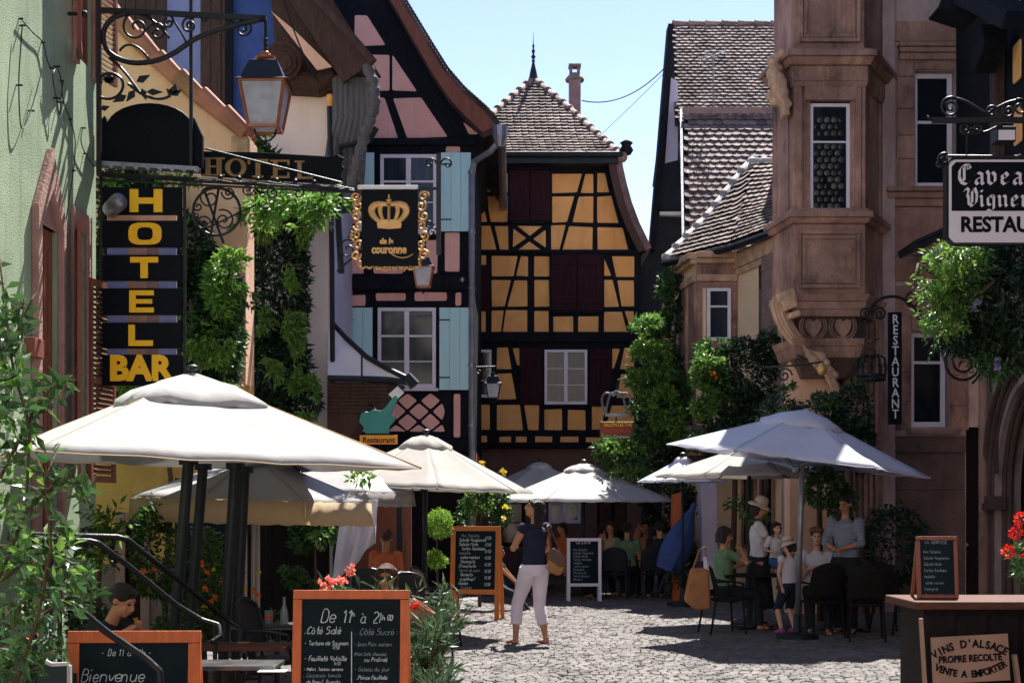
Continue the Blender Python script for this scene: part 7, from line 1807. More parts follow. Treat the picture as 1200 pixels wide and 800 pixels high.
mb = MB(); mb.lathe([(.05, -.09), (.09, .06), (.10, .07), (.10, .10), (.085, .10), (.08, .02)], (0, 0, 0), 18); mb.v = [tuple(Matrix.Rotation(R(35), 3, 'Y') @ V(p)) for p in mb.v]; mb.build('pot', 'clay', t, smooth=False)
flowers(t, [P(484, 712, 10.5), P(488, 708, 10.5)], .03, 'red_fl')
# lime topiary
t = plant('topiary_tree', 'lime green two ball topiary beside the amber chalkboard', 'topiary', (P(513, 0, 19.5).x, 19.5, 0))
for (x, y, r_, n) in ((515, 614, 16, 1500), (512, 655, 13, 1000)):
    b_ = pb(x, y, 19.5, r_, r_ * (1.1 if y < 640 else .8)); leaves(t, [b_], n, .055, 'leaf_lime', nm='crown', keep=.2, shell=.3, droop=.3, asp=.35)
stems(t, [[(P(513, 0, 19.5).x, 19.5, .3), P(512, 640, 19.5), P(514, 610, 19.5)]], .018, nm='trunk')
mb = MB(); mb.lathe([(.15, 0), (.19, .36), (.2, .36), (.2, .4), (.16, .4)], (0, 0, 0), 18); mb.build('pot', 'planter', t)
# climbing rose, centre
t = plant('climbing_rose', 'climbing rose with pale yellow blooms between the terrace parasol and the far parasols', 'rose', (P(565, 0, 23).x, 23, 0))
leaves(t, [pb(560, 600, 23, 26, 34, .35), pb(575, 580, 23, 20, 14, .3), pb(590, 600, 23, 8, 16, .2)], 2200, .08, 'leaf', keep=.38); leaves(t, [pb(568, 585, 22.7, 22, 18, .2)], 260, .08, 'leaf_bright')
flowers(t, [P(x, y, 22.6) for x, y in [(589, 553), (592, 595), (565, 543), (574, 640), (590, 608)]], .07, 'yellow_fl'); stems(t, [[(P(562, 0, 23).x, 23.1, 0), P(560, 620, 23.1), P(575, 575, 23), P(589, 556, 22.8)]], .03)
# big vine, right of the ochre house
t = plant('climbing_vine', 'tall bright green climbing rose vine between the ochre house and the yellow bay house', 'vine', (P(775, 0, 26.5).x, 26.8, 0))
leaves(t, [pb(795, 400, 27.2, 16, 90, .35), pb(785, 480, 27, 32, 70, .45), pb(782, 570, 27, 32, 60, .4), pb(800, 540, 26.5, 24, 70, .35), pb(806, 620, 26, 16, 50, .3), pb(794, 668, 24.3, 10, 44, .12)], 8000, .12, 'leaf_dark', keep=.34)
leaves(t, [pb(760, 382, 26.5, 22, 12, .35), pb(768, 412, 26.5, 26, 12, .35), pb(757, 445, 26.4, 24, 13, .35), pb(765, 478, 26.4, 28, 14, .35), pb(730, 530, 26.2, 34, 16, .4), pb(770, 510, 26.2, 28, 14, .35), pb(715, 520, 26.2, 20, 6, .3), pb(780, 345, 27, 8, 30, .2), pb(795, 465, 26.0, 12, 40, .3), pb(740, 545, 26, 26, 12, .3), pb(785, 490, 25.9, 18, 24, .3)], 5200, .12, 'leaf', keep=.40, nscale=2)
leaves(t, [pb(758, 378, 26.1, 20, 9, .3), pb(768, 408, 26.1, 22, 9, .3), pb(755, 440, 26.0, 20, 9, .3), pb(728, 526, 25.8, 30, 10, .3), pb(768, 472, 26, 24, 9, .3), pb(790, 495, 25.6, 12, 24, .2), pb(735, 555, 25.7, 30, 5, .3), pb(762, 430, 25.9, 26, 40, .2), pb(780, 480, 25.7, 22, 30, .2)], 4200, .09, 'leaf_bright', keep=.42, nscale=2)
flowers(t, [P(x, y, 25.7) for x, y in [(788, 455)]], .05, 'orange_fl')
stems(t, [[(P(790, 0, 27).x, 27.1, 0), P(792, 560, 27), P(786, 460, 27), P(795, 350, 27.2)], [P(790, 540, 26.8), P(750, 535, 26.4), P(705, 522, 26.2)]], .06)
# dark bush in front of the bay
t = plant('climbing_shrub', 'big dark round shrub with orange blooms covering the corner of the yellow bay', 'shrub', (P(865, 0, 24).x, 24.2, 0))
leaves(t, [pb(872, 440, 24, 38, 45, .5), pb(858, 480, 24, 40, 35, .5), pb(885, 500, 23.8, 44, 26, .45), pb(900, 410, 24, 14, 22, .3), pb(850, 520, 23.8, 30, 26, .4)], 7000, .11, 'leaf_dark', keep=.30)
leaves(t, [pb(836, 405, 24, 20, 8, .3), pb(828, 432, 23.9, 16, 22, .3), pb(822, 465, 23.8, 14, 26, .3), pb(842, 450, 23.7, 14, 26, .3), pb(815, 515, 23.8, 16, 12, .3)], 1700, .11, 'leaf', keep=.40); leaves(t, [pb(832, 415, 23.6, 20, 16, .2), pb(822, 440, 23.6, 12, 20, .2), pb(825, 470, 23.5, 16, 24, .2)], 1300, .085, 'leaf_bright', keep=.4)
flowers(t, [P(x, y, 23.4) for x, y in [(836, 438), (839, 443)]], .05, 'orange_fl')
stems(t, [[(P(860, 0, 24).x, 24.2, 0), P(862, 540, 24.2), P(868, 450, 24.2)]], .06)
t = plant('wall_shrub', 'dark leafy shrubs growing under the oriel above the shaded white parasol', 'shrub', (P(970, 0, 19.9).x, 20.0, 0))
leaves(t, [pb(915, 490, 20.2, 24, 28, .3), pb(960, 482, 20, 36, 22, .3), pb(1000, 480, 20, 22, 30, .25), pb(975, 520, 20, 50, 30, .3), pb(1010, 520, 20, 14, 36, .2)], 4500, .09, 'leaf_dark', keep=.33); leaves(t, [pb(925, 470, 19.8, 14, 22, .2), pb(1008, 470, 19.8, 9, 30, .2), pb(960, 470, 19.8, 26, 8, .2)], 520, .09, 'leaf', droop=-.3)
stems(t, [[(P(965, 0, 20).x, 20.2, 0), P(960, 560, 20.2), P(950, 490, 20.1)]], .05)
t = plant('hanging_branch', 'leafy branches hanging under the rim of the cream parasol behind the family', 'branch', (P(1010, 0, 19.1).x, 19.1, 0))
leaves(t, [pb(966, 572, 18.9, 26, 22, .3), pb(985, 590, 18.9, 16, 22, .25), pb(960, 555, 18.9, 18, 8, .2), pb(880, 605, 19.3, 22, 6, .25), pb(866, 592, 19.3, 16, 12, .2)], 1300, .10, 'leaf', keep=.36, droop=-.6, asp=.4); leaves(t, [pb(1048, 640, 19.8, 40, 50, .3)], 1800, .09, 'leaf_dark', keep=.3)
stems(t, [[(P(1020, 0, 19).x, 19.1, 0), P(1010, 640, 19.1), P(985, 570, 19.0), P(950, 560, 18.9)]], .035)
# wisteria, right
t = plant('wisteria', 'wisteria with bright tips hanging below the tavern sign at the right edge', 'wisteria', (P(1215, 0, 14.3).x, 15.2, 0))
leaves(t, [pb(1170, 350, 14.6, 60, 46, .6), pb(1130, 385, 14.8, 36, 26, .4), pb(1200, 300, 14.6, 40, 40, .5), pb(1195, 400, 14.6, 36, 34, .5), pb(1165, 400, 14.6, 26, 26, .4), pb(1150, 320, 14.8, 30, 26, .35)], 11000, .085, 'leaf_dark', nm='crown', cluster=4, keep=.28, asp=.34, droop=-.5)
leaves(t, [pb(1115, 300, 14.0, 28, 20, .3), pb(1095, 345, 14.0, 16, 22, .25), pb(1100, 375, 14.1, 22, 16, .25), pb(1140, 300, 14, 24, 16, .3)], 1500, .085, 'leaf_bright', nm='crown', cluster=4, keep=.36, asp=.34, droop=-.5)
leaves(t, [pb(1120, 355, 14.2, 30, 24, .3), pb(1135, 320, 14.1, 26, 22, .3), pb(1165, 425, 14.2, 14, 16, .3)], 1000, .085, 'leaf', nm='crown', cluster=4, keep=.36, asp=.34, droop=-.5)
flowers(t, [P(x, y, 13.9) for x, y in [(1098, 297), (1102, 300), (1145, 355), (1142, 362), (1168, 424), (1169, 430), (1130, 300)]], .05, 'purple_fl')
stems(t, [[(P(1215, 0, 14.5).x, 15.0, 0), P(1215, 430, 14.9), P(1180, 350, 14.7), P(1110, 330, 14.3), P(1076, 310, 14.2), P(1072, 335, 14.1)], [P(1120, 340, 14.2), P(1150, 342, 14), P(1165, 330, 14)]], .04, nm='trunk')
# geraniums at the right edge
t = plant('geranium', 'bright red geranium heads at the right edge of the view', 'flowers', (P(1205, 0, 8).x, 8, 0))
leaves(t, [pb(1204, 650, 8, 16, 18, .15), pb(1200, 670, 8, 10, 12, .1)], 260, .045, 'leaf', keep=.3)
for x, y, r_ in ((1197, 609, .045), (1190, 625, .04), (1181, 646, .042), (1199, 652, .02)):
    vs = []; fs = []
    for k in range(50): d = rdir(.2); leaf(vs, fs, P(x, y, 7.95) + d * r_ * .55, d, rdir(), r_ * .55, r_ * .5)
    o = raw(vs, fs, 'blossom', 'red_fl', t); o.location = -V(t.location)
stems(t, [[P(1204, 690, 8), P(1200, 660, 8), P(1182, 650, 7.97)], [P(1204, 690, 8), P(1202, 640, 8), P(1197, 612, 7.97)], [P(1204, 690, 8), P(1196, 650, 8), P(1190, 628, 7.97)]], .006)
mb = MB(); mb.lathe([(.10, .9), (.14, 1.08), (.15, 1.1), (.12, 1.1)], (.22, .05, 0), 18); mb.build('pot', 'clay', t)
mb = MB(); mb.box(.1, .34, -.08, .18, 0, .899); mb.build('stand', 'dark_wood', t)

# foreground shrub, left edge
t = plant('foreground_shrub', 'glossy leaved shrub close to the camera along the left edge', 'shrub', (P(-20, 0, 6.6).x, 6.8, 0))
tw = [[(20, 800), (45, 720), (60, 640), (52, 560), (70, 520)], [(-10, 700), (30, 600), (35, 500), (15, 430), (5, 350), (-2, 290)], [(0, 560), (40, 480), (60, 455), (85, 440)], [(-5, 640), (50, 640), (90, 660), (118, 700)],
      [(0, 720), (50, 720), (80, 700), (112, 705)], [(-10, 500), (20, 440), (22, 380), (38, 350)], [(0, 760), (30, 700), (60, 690), (100, 680)], [(-10, 420), (10, 400), (25, 400), (28, 350)], [(10, 800), (50, 770), (75, 760)], [(30, 600), (70, 560), (95, 570), (105, 590)], [(0, 680), (40, 650), (80, 640), (70, 600)]]
vs = []; fs = []; pts3 = []
for pl in tw:
    Yv = random.uniform(6.3, 7.0); pp = [P(x, y, Yv + random.uniform(-.1, .1)) for x, y in pl]
    stems(t, [pp], .010)
    for k in range(17):
        q_ = poly_at(pp, .12 + .88 * k / 17); 
        for w_ in range(2): dd = rdir(.1); leaf(vs, fs, q_ + rdir() * .02, dd, rdir(.6), random.uniform(.055, .11), .045)
for (x, y, rx, rz, n) in ((20, 480, 34, 52, 150), (12, 600, 24, 60, 50), (32, 690, 42, 54, 120), (15, 770, 36, 40, 130), (6, 400, 14, 60, 60), (62, 455, 26, 18, 40), (85, 690, 34, 30, 50)):
    for k in range(n):
        d = rdir(); q_ = P(x + d.x * rx * random.random() ** .4, y + d.z * rz * random.random() ** .4, 6.65 + d.y * .35)
        if noise.noise(q_ * 5.5) < -.12: continue
        leaf(vs, fs, q_, rdir(-.15), rdir(.7), random.uniform(.05, .11), random.uniform(.03, .05))
o = raw(vs, fs, 'foliage', 'leaf_gloss', t); o.location = -V(t.location)
leaves(t, [pb(25, 470, 6.7, 38, 50, .25), pb(50, 670, 6.7, 55, 50, .25), pb(20, 560, 6.7, 30, 40, .25)], 180, .08, 'leaf_bright', asp=.45)
t = plant('geranium', 'dark red geraniums low on the left behind the glossy shrub', 'flowers', (P(30, 0, 8.6).x, 8.6, 0))
leaves(t, [pb(30, 750, 8.6, 40, 26, .2)], 500, .05, 'leaf_dark'); flowers(t, [P(x, y, 8.4) for x, y in [(14, 738), (43, 738), (28, 761), (37, 748)]], .03, 'orange_fl')
mb = MB(); mb.box(-.3, .3, -.15, .15, 0, .62); mb.build('planter', 'planter', t)
# ================================================================= people
def ik(a, b, l1, l2, pole):
    a = V(a); b = V(b); d = b - a; L = min(d.length, (l1 + l2) * .999); dn = d.normalized(); b = a + dn * L
    x = (l1 * l1 - l2 * l2 + L * L) / (2 * L); h = math.sqrt(max(0, l1 * l1 - x * x)); p = V(pole); p = (p - dn * p.dot(dn)).normalized()
    return a + dn * x + p * h, b
def person(label, loc, rz, H=1.7, pose='stand', head_turn=0.0, head_tilt=0.0, hands=None, feet=None, lean=0.0, skin='skin', hair='hair', hairstyle='short', top='navy', bottom='navy', sleeve=.4, leg_to=1.0, skirt=False,
           shoes='sandal', vox=.013, seat=.46, build=1.0, shift_hip=0.0, faces=True, hat=None, lean_side=0.0, pole_arm=None, group=None):
    """local frame: faces -y, z up. hands/feet: targets (x,y,z) for left(+x) and right(-x)"""
    t = thing('person', label, 'person', loc, rz, group or 'people on the square and its terraces'); S_ = H / 1.7
    sit = pose == 'sit'
    hz = (seat + .09) if sit else .93 * S_
    tl = (.50 if sit else .50) * S_     # hip to shoulder
    hip = V((shift_hip, 0, hz)); up = V((lean_side, -math.sin(lean), math.cos(lean))).normalized()
    sh = hip + up * tl; neck = sh + up * .06 * S_; hd = neck + (up + V((0, -.10, 0))).normalized() * .155 * S_
    swx = .175 * S_ * build; hipx = .09 * S_
    L1a, L2a = .285 * S_, .25 * S_; L1l, L2l = .43 * S_, .42 * S_
    arms = []; hands = hands or [(.26 * S_, -.05, hz - .08), (-.26 * S_, -.05, hz - .08)]
    for sx, tg, k in ((1, hands[0], 0), (-1, hands[1], 1)):
        s0 = sh + V((sx * swx, 0, -.015)); pole = (pole_arm[k] if pole_arm else (sx * .6, .7, -.3)); e, h = ik(s0, tg, L1a, L2a, pole); arms.append((s0, e, h, sx))
    legs = []; feet = feet or ([(.11, -.50, .07), (-.11, -.46, .07)] if sit else [(.10, 0, .07), (-.10, 0, .07)])
    for sx, tg in ((1, feet[0]), (-1, feet[1])):
        s0 = hip + V((sx * hipx, 0, -.04)); kn, an = ik(s0, tg, L1l, L2l, (sx * .12, -1, .5 if sit else .0)); legs.append((s0, kn, an, sx))
    fwd = V((0, -1, 0))
    def torso(mb, g, z0=-.08, z1=1.0, neckit=False):
        P_ = []; Rr_ = []
        for tt, ra, rb in ((-.2, .13, .105), (-.05, .165, .12), (.1, .165, .115), (.32, .135, .098), (.5, .138, .105), (.72, .160, .115), (.88, .165, .105), (.98, .12, .085)):
            if tt < z0 or tt > z1: continue
            P_.append(hip + up * tl * tt); Rr_.append(((ra * build + g) * S_, (rb * build + g) * S_))
        mb.tube(P_, Rr_, 18, side=(1, 0, 0))
    def armtube(mb, a, g, frac=1.0, hand=True):
        s0, e, h, sx = a; full = [s0, s0.lerp(e, .5), e, e.lerp(h, .35), h]; rr = [.056, .047, .038, .037, .025]
        pts = []; ra = []
        for i, p in enumerate(full):
            ft = (0, .25, .5, .68, 1)[i]
            if ft <= frac + 1e-6: pts.append(p); ra.append((rr[i] * S_ * (.9 + .1 * build) + g))
        if frac < 1 and frac not in (0, .25, .5, .68):
            i = sum(1 for f_ in (0, .25, .5, .68, 1) if f_ <= frac); f0, f1 = (0, .25, .5, .68, 1)[i - 1:i + 1]; tt = (frac - f0) / (f1 - f0)
            pts.append(full[i - 1].lerp(full[i], tt)); ra.append((rr[i - 1] * (1 - tt) + rr[i] * tt) * S_ + g)
        mb.tube(pts, ra, 12); mb.ball(s0, (.06 * S_ + g,) * 3, 12, 8)
        if frac >= .5: mb.ball(e, (.039 * S_ + g,) * 3, 10, 6)
    def legtube(mb, l, g, z_to=1.0, start=0):
        s0, kn, an, sx = l; full = [s0 + V((0, 0, .03)), s0.lerp(kn, .35), s0.lerp(kn, .8), kn, kn.lerp(an, .3), kn.lerp(an, .7), an]; rr = [.098, .085, .062, .056, .056, .042, .034]; ff = [0, .18, .4, .5, .65, .85, 1]
        pts = []; ra = []
        for p, r_, f_ in zip(full, rr, ff):
            if f_ <= z_to + 1e-6: pts.append(p); ra.append(r_ * S_ * (.92 + .08 * build) + g * (1 + f_ * .8))
            else:
                i = ff.index(f_); tt = (z_to - ff[i - 1]) / (f_ - ff[i - 1])
                if tt > .02: pts.append(full[i - 1].lerp(p, tt)); ra.append((rr[i - 1] * (1 - tt) + r_ * tt) * S_ + g * (1 + z_to * .8))
                break
        mb.tube(pts, ra, 14)
    hm = Matrix.Translation(hd) @ Matrix.Rotation(head_turn, 4, 'Z') @ Matrix.Rotation(head_tilt, 4, 'X') @ Matrix.Scale(S_ ** .6, 4)
    b = MB(); torso(b, 0)
    b.tube([sh - up * .03, neck, hd + up * -.03], [.06 * S_, .050 * S_, .052 * S_], 12)
    for a in arms: armtube(b, a, 0)
    for l in legs: legtube(b, l, 0)
    # head: skull, jaw, nose, brow, ears
    hb = MB(); hb.ball((0, .012, .035), (.076, .094, .085), 18, 12); hb.ball((0, -.028, -.035), (.058, .062, .072), 16, 10); hb.ball((0, -.062, -.078), (.026, .024, .022), 10, 8)
    hb.tube([(0, -.085, .035), (0, -.106, -.005), (0, -.112, -.018), (0, -.088, -.028)], [.010, .013, .016, .010], 8); hb.ball((0, -.078, .045), (.05, .016, .012), 10, 6)
    for sx in (-1, 1): hb.ball((sx * .078, .012, .0), (.010, .020, .032), 8, 6); hb.ball((sx * .034, -.07, -.022), (.022, .018, .02), 8, 6)
    hb.ball((0, -.088, -.050), (.024, .012, .010), 8, 6)
    b.add([hm @ V(p) for p in hb.v], hb.f)
    # hands: palm, four fingers, thumb
    for s0, e, h, sx in arms:
        d = (h - e).normalized(); n_ = d.cross(V((0, -1, 0)) if abs(d.y) < .9 else V((0, 0, 1))).normalized(); w_ = d.cross(n_).normalized()
        b.tube([h - d * .01, h + d * .045, h + d * .085], [(.022 * S_, .032 * S_), (.018 * S_, .042 * S_), (.014 * S_, .038 * S_)], 10, side=tuple(n_))
        for k, fl_ in enumerate((.062, .075, .070, .055)):
            o = h + d * .082 * S_ + w_ * (k - 1.5) * .019 * S_; b.tube([o - d * .02, o + d * fl_ * .5 * S_ + n_ * .004, o + d * fl_ * .95 * S_ + n_ * .020], [.0085 * S_, .0085 * S_, .0075 * S_], 7)
        o = h + d * .02 + w_ * .03 * S_; b.tube([o, o + d * .03 * S_ + w_ * .022 * S_, o + d * .06 * S_ + w_ * .028 * S_ + n_ * .012], [.012 * S_, .010 * S_, .009 * S_], 7)
    for s0, kn, an, sx in legs:
        b.ball(an, (.036 * S_, .04 * S_, .04 * S_), 10, 6); b.tube([an + V((0, .03, -.035)), an + V((0, -.06, -.035)), an + V((sx * .008, -.15 * S_, -.05))], [(.034, .03), (.036, .028), (.036, .016)], 10, side=(1, 0, 0))
    body = fused(b, 'body', skin, t, vox=vox * .8)
    if faces:
        for sx in (-1, 1):
            e_ = MB(); e_.ball((sx * .031, -.083, .018), (.014, .008, .008), 10, 6); e_.v = [tuple(hm @ V(p)) for p in e_.v]; e_.build('eye', 'eye', body, smooth=True)
        e_ = MB(); e_.ball((0, -.098, -.051), (.021, .007, .007), 10, 6); e_.v = [tuple(hm @ V(p)) for p in e_.v]; e_.build('lips', 'lips', body, smooth=True)
    # clothes
    c = MB(); torso(c, .016, -.2 if not sit else -.1)
    c.tube([sh - up * .06 * S_, neck - up * .02], [(.13 * S_, .09 * S_), (.062 * S_, .055 * S_)], 14, side=(1, 0, 0))
    for a in arms: armtube(c, a, .013, sleeve)
    # folds
    for k in range(6): zz_ = random.uniform(0, .8); a0 = random.uniform(-1.5, 1.5); p = hip + up * tl * zz_ + V((math.sin(a0) * .15 * S_, math.cos(a0) * random.choice((-.105, .105)) * S_, 0)); c.tube([p + V((-.04, 0, -.03)), p, p + V((.05, 0, .03))], [.006, .012, .006], 6)
    fused(c, 'top', top, t, vox=vox)
    c = MB(); torso(c, .020, -.2, .12)
    if skirt:
        P0 = hip; lw = .30; zb_ = .28 * S_
        if sit: c.tube([hip + up * .05, hip + V((0, -.25, -.02)), hip + V((0, -.44, -.05)), V((0, -.50, .3))], [(.18, .12), (.19, .11), (.18, .10), (.2, .09)], 16, side=(1, 0, 0))
        else: c.tube([hip + up * .08, hip - V((0, 0, .2)), V((hip.x, 0, zb_))], [(.17 * S_, .13 * S_), (.21 * S_, .17 * S_), (.27 * S_, .22 * S_)], 20, side=(1, 0, 0))
    else:
        for l in legs:
            legtube(c, l, .013, leg_to)
        for s0, kn, an, sx in legs:
            for k in range(3): p = kn + V((random.uniform(-.02, .02), .05, random.uniform(-.07, .07))); c.tube([p - V((.05, 0, -.01)), p + V((0, .01, 0)), p + V((.05, 0, .01))], [.006, .012, .006], 6)
    fused(c, 'skirt' if skirt else 'trousers', bottom, t, vox=vox)
    for s0, kn, an, sx in legs:
        c = MB(); a = an
        if shoes in ('sandal',):
            c.tube([a + V((0, .045, -.058)), a + V((0, -.06, -.06)), a + V((sx * .008, -.17 * S_, -.06))], [(.036, .010), (.042, .010), (.036, .009)], 10, side=(1, 0, 0))
            for yy in (-.11, -.05): c.tube([a + V((-.045, yy, -.05)), a + V((0, yy - .01, -.005 + yy * .12)), a + V((.045, yy, -.05))], .009, 6)
        else: c.tube([a + V((0, .055, -.035)), a + V((0, 0, -.02)), a + V((0, -.08, -.035)), a + V((sx * .008, -.17 * S_, -.05))], [(.03, .03), (.042, .045), (.044, .032), (.032, .02)], 10, side=(1, 0, 0))
        c.build('shoe', shoes, t, smooth=True)
    # hair
    h_ = MB()
    h_.ball((0, .022, .052), (.086, .102, .086), 18, 12)
    if hairstyle == 'long':
        h_.tube([(0, .05, .06), (0, .085, -.02), (0, .10, -.13), (.005, .095, -.25), (.01, .085, -.36), (.01, .08, -.42)], [(.08, .06), (.098, .065), (.10, .05), (.088, .042), (.06, .03), (.02, .012)], 18, side=(1, 0, 0))
        for k in range(34):
            a = random.uniform(-1, 1); x = a * .085; h_.tube([(x * .9, .06, .05), (x * 1.12, .10 - abs(a) * .04, -.08), (x * 1.05 + random.uniform(-.02, .02), .12 - abs(a) * .05, -.24), (x * .8 + random.uniform(-.03, .03), .10, -.34 - random.random() * .11)], [.012, .012, .010, .004], 5)
        for sx in (-1, 1): h_.tube([(sx * .07, -.02, .08), (sx * .087, .02, .01), (sx * .09, .045, -.08), (sx * .08, .06, -.18)], [.02, .024, .024, .012], 8)
    elif hairstyle == 'bob':
        for k in range(22): a = PI * k / 21; h_.tube([(math.cos(a) * .07, .02 + math.sin(a) * .07, .08), (math.cos(a) * .090, .02 + math.sin(a) * .088, 0), (math.cos(a) * .088, .02 + math.sin(a) * .082, -.10 + random.uniform(-.01, .01))], [.03, .026, .014], 7)
        h_.ball((0, -.05, .09), (.07, .035, .03), 10, 6)
    elif hairstyle == 'bun': h_.ball((0, .11, .10), (.045, .045, .045), 12, 8); h_.ball((0, .03, .05), (.09, .1, .088), 14, 10)
    else: h_.ball((0, .035, .03), (.086, .092, .085), 14, 10); h_.ball((0, -.055, .10), (.06, .03, .025), 10, 6)
    h_.v = [tuple(hm @ V(p)) for p in h_.v]
    # clear the face
    fused(h_, 'hair', hair, t, vox=.010, smooth=1)
    if hat == 'brim':
        m_ = MB(); prof = [(.165, .02), (.172, .028), (.13, .06), (.098, .075), (.096, .12), (.085, .165), (.05, .182), (.0, .186)]
        m_.lathe([(.0, .02), (.10, .035), (.165, .02)] + prof[1:], (0, .015, .0), 28); m_.v = [tuple(hm @ Matrix.Rotation(R(8), 4, 'X') @ V((p[0], p[1], p[2] + .008 * math.sin(math.atan2(p[1], p[0]) * 5) * (1 if p[2] < .06 else 0)))) for p in m_.v]; ht = m_.build('hat', 'hat_straw', t, smooth=True)
        t['_'] = 0; del t['_']
    if hat == 'cap':
        m_ = MB(); m_.ball((0, .01, .10), (.102, .118, .055), 20, 10); m_.ball((0, -.09, .08), (.075, .06, .012), 16, 6); m_.v = [tuple(hm @ V(p)) for p in m_.v]; m_.build('cap', 'cap_brown', t, smooth=True)
    if hat == 'striped':
        m_ = MB(); m_.lathe([(.0, .02), (.10, .03), (.15, .01), (.155, .02), (.12, .055), (.098, .075), (.095, .12), (.08, .16), (.04, .18), (0, .182)], (0, .015, 0), 26); m_.v = [tuple(hm @ V(p)) for p in m_.v]; ht = m_.build('hat', 'hat_straw', t, smooth=True)
        for z_, r_ in ((.082, .0985), (.105, .0975)): m_ = MB(); m_.lathe([(r_, z_), (r_ + .002, z_), (r_ + .002, z_ + .012), (r_, z_ + .012)], (0, .015, 0), 26); m_.v = [tuple(hm @ V(p)) for p in m_.v]; m_.build('hat_band', 'hat_band', ht, smooth=True)
    return t, hm, arms, sh, hip

# the walking woman, seen from behind, looking up to the left
Yw = 16.95
wl_ = (P(626, 0, Yw).x, Yw, 0)
wt, whm, warm, wsh, whip = person('woman walking away in navy sleeveless top and pale capri trousers, looking up to the left', wl_, R(214), H=1.66, head_turn=R(50), head_tilt=R(-16),
    hands=[(.10, -.30, 1.14), (-.16, -.27, 1.02)], feet=[(.193, -.11, .07), (-.088, .12, .07)], hairstyle='long', top='navy', bottom='trousers', sleeve=.10, leg_to=.80, vox=.011, lean=-.03, pole_arm=[(.7, .3, -.8), (-.9, .7, -.5)], shift_hip=.0, build=.95)
m_ = MB()
for s_ in (-1, 1): m_.ball((s_ * .036, -.085, .085), (.030, .010, .018), 12, 8)
m_.tube([(-.075, -.02, .07), (-.07, -.075, .085), (.07, -.075, .085), (.075, -.02, .07)], .006, 6); m_.v = [tuple(whm @ V(p)) for p in m_.v]; m_.build('sunglasses', 'eye', wt, smooth=True)
bg_ = thing('shoulder_bag', 'tan and brown leather shoulder bag under the walking woman\'s right arm', 'bag', (P(652, 0, Yw).x, Yw - .02, 0))
k_ = Yw / F; zb = P(0, 655, Yw).z
m_ = MB(); m_.prism(rounded([(-.10, zb - .14), (.02, zb - .20), (.09, zb - .14), (.07, zb + .06), (-.05, zb + .13), (-.12, zb + .08)], .04), -.06, .06); m_.build('pouch', 'leather', bg_, bevel=.02)
m_ = MB(); m_.prism(rounded([(-.10, zb + .0), (.05, zb - .10), (.11, zb - .04), (.06, zb + .08), (-.05, zb + .145), (-.115, zb + .09)], .03), -.068, -.058); m_.build('flap', 'sandal', bg_, bevel=.004)
m_ = MB(); shp = P(641, 617, Yw - .10) - V(bg_.location); m_.tube([V((-.06, -.03, zb + .1)), V((-.08, -.1, zb + .25)), shp, shp + V((.02, .1, .02)), V((.05, .06, zb + .1))], [.012] * 5, 6); m_.build('strap', 'sandal', bg_)

Q = lambda px, Y: (P(px, 0, Y).x, Y, 0)
# family under the right parasol
person('seated woman with dark bobbed hair and green top beside the orange shopping bag', Q(848, 18.9), R(100), H=1.66, pose='sit', hairstyle='bob', top='cloth_green', bottom='cloth_dark', sleeve=.3, head_turn=R(0), head_tilt=R(10), hands=[(.12, -.30, .86), (-.05, -.22, 1.06)], skin='skin')
ht_ = person('standing woman in cream brimmed hat, pale tee shirt and long dark skirt, turned right', Q(889, 19.2), R(80), H=1.66, hairstyle='bob', top='cloth_white', bottom='cloth_dark', skirt=True, sleeve=.3, hat='brim', head_tilt=R(14), hands=[(.10, -.34, 1.02), (-.10, -.36, 1.04)], skin='skin')
person('small dark haired child with red shoes carried by the woman in the brimmed hat', (P(909, 0, 19).x, 18.95, .66), R(20), H=.98, pose='sit', seat=.18, hairstyle='bob', top='cloth_white', bottom='cloth_blue', sleeve=.4, shoes='shoe_red', feet=[(.10, -.26, -.02), (-.09, -.24, -.05)], hands=[(.12, -.16, .36), (-.14, -.14, .38)], vox=.011, skin='skin_light')
person('child in striped cream hat, white vest and navy shorts standing with hand on hip', Q(925, 18.3), R(205), H=1.16, hairstyle='bob', top='cloth_white', bottom='navy', sleeve=.12, leg_to=.52, hat='striped', shoes='shoe_pink', head_turn=R(30), head_tilt=R(20), hands=[(.15, .04, .62), (-.26, -.10, .70)], feet=[(.16, .05, .07), (-.08, .0, .07)], vox=.011, pole_arm=[(1, .3, 0), (-.6, .7, -.3)], skin='skin_light')
person('seated person in brown cap and white shirt facing the street', Q(957, 18.7), R(-8), H=1.62, pose='sit', hairstyle='short', top='cloth_white', bottom='cloth_dark', sleeve=.5, hat='cap', head_tilt=R(-4), hands=[(.14, -.26, .80), (-.08, -.30, .84)], skin='skin_light')
person('standing man in grey striped jersey looking down, hands together', Q(991, 18.5), R(-30), H=1.72, hairstyle='short', top='cloth_grey', bottom='cloth_dark', sleeve=.68, head_tilt=R(12), head_turn=R(-12), hands=[(.04, -.24, 1.10), (-.06, -.24, 1.08)], pole_arm=[(.9, .3, -.4), (-.9, .3, -.4)], skin='skin')
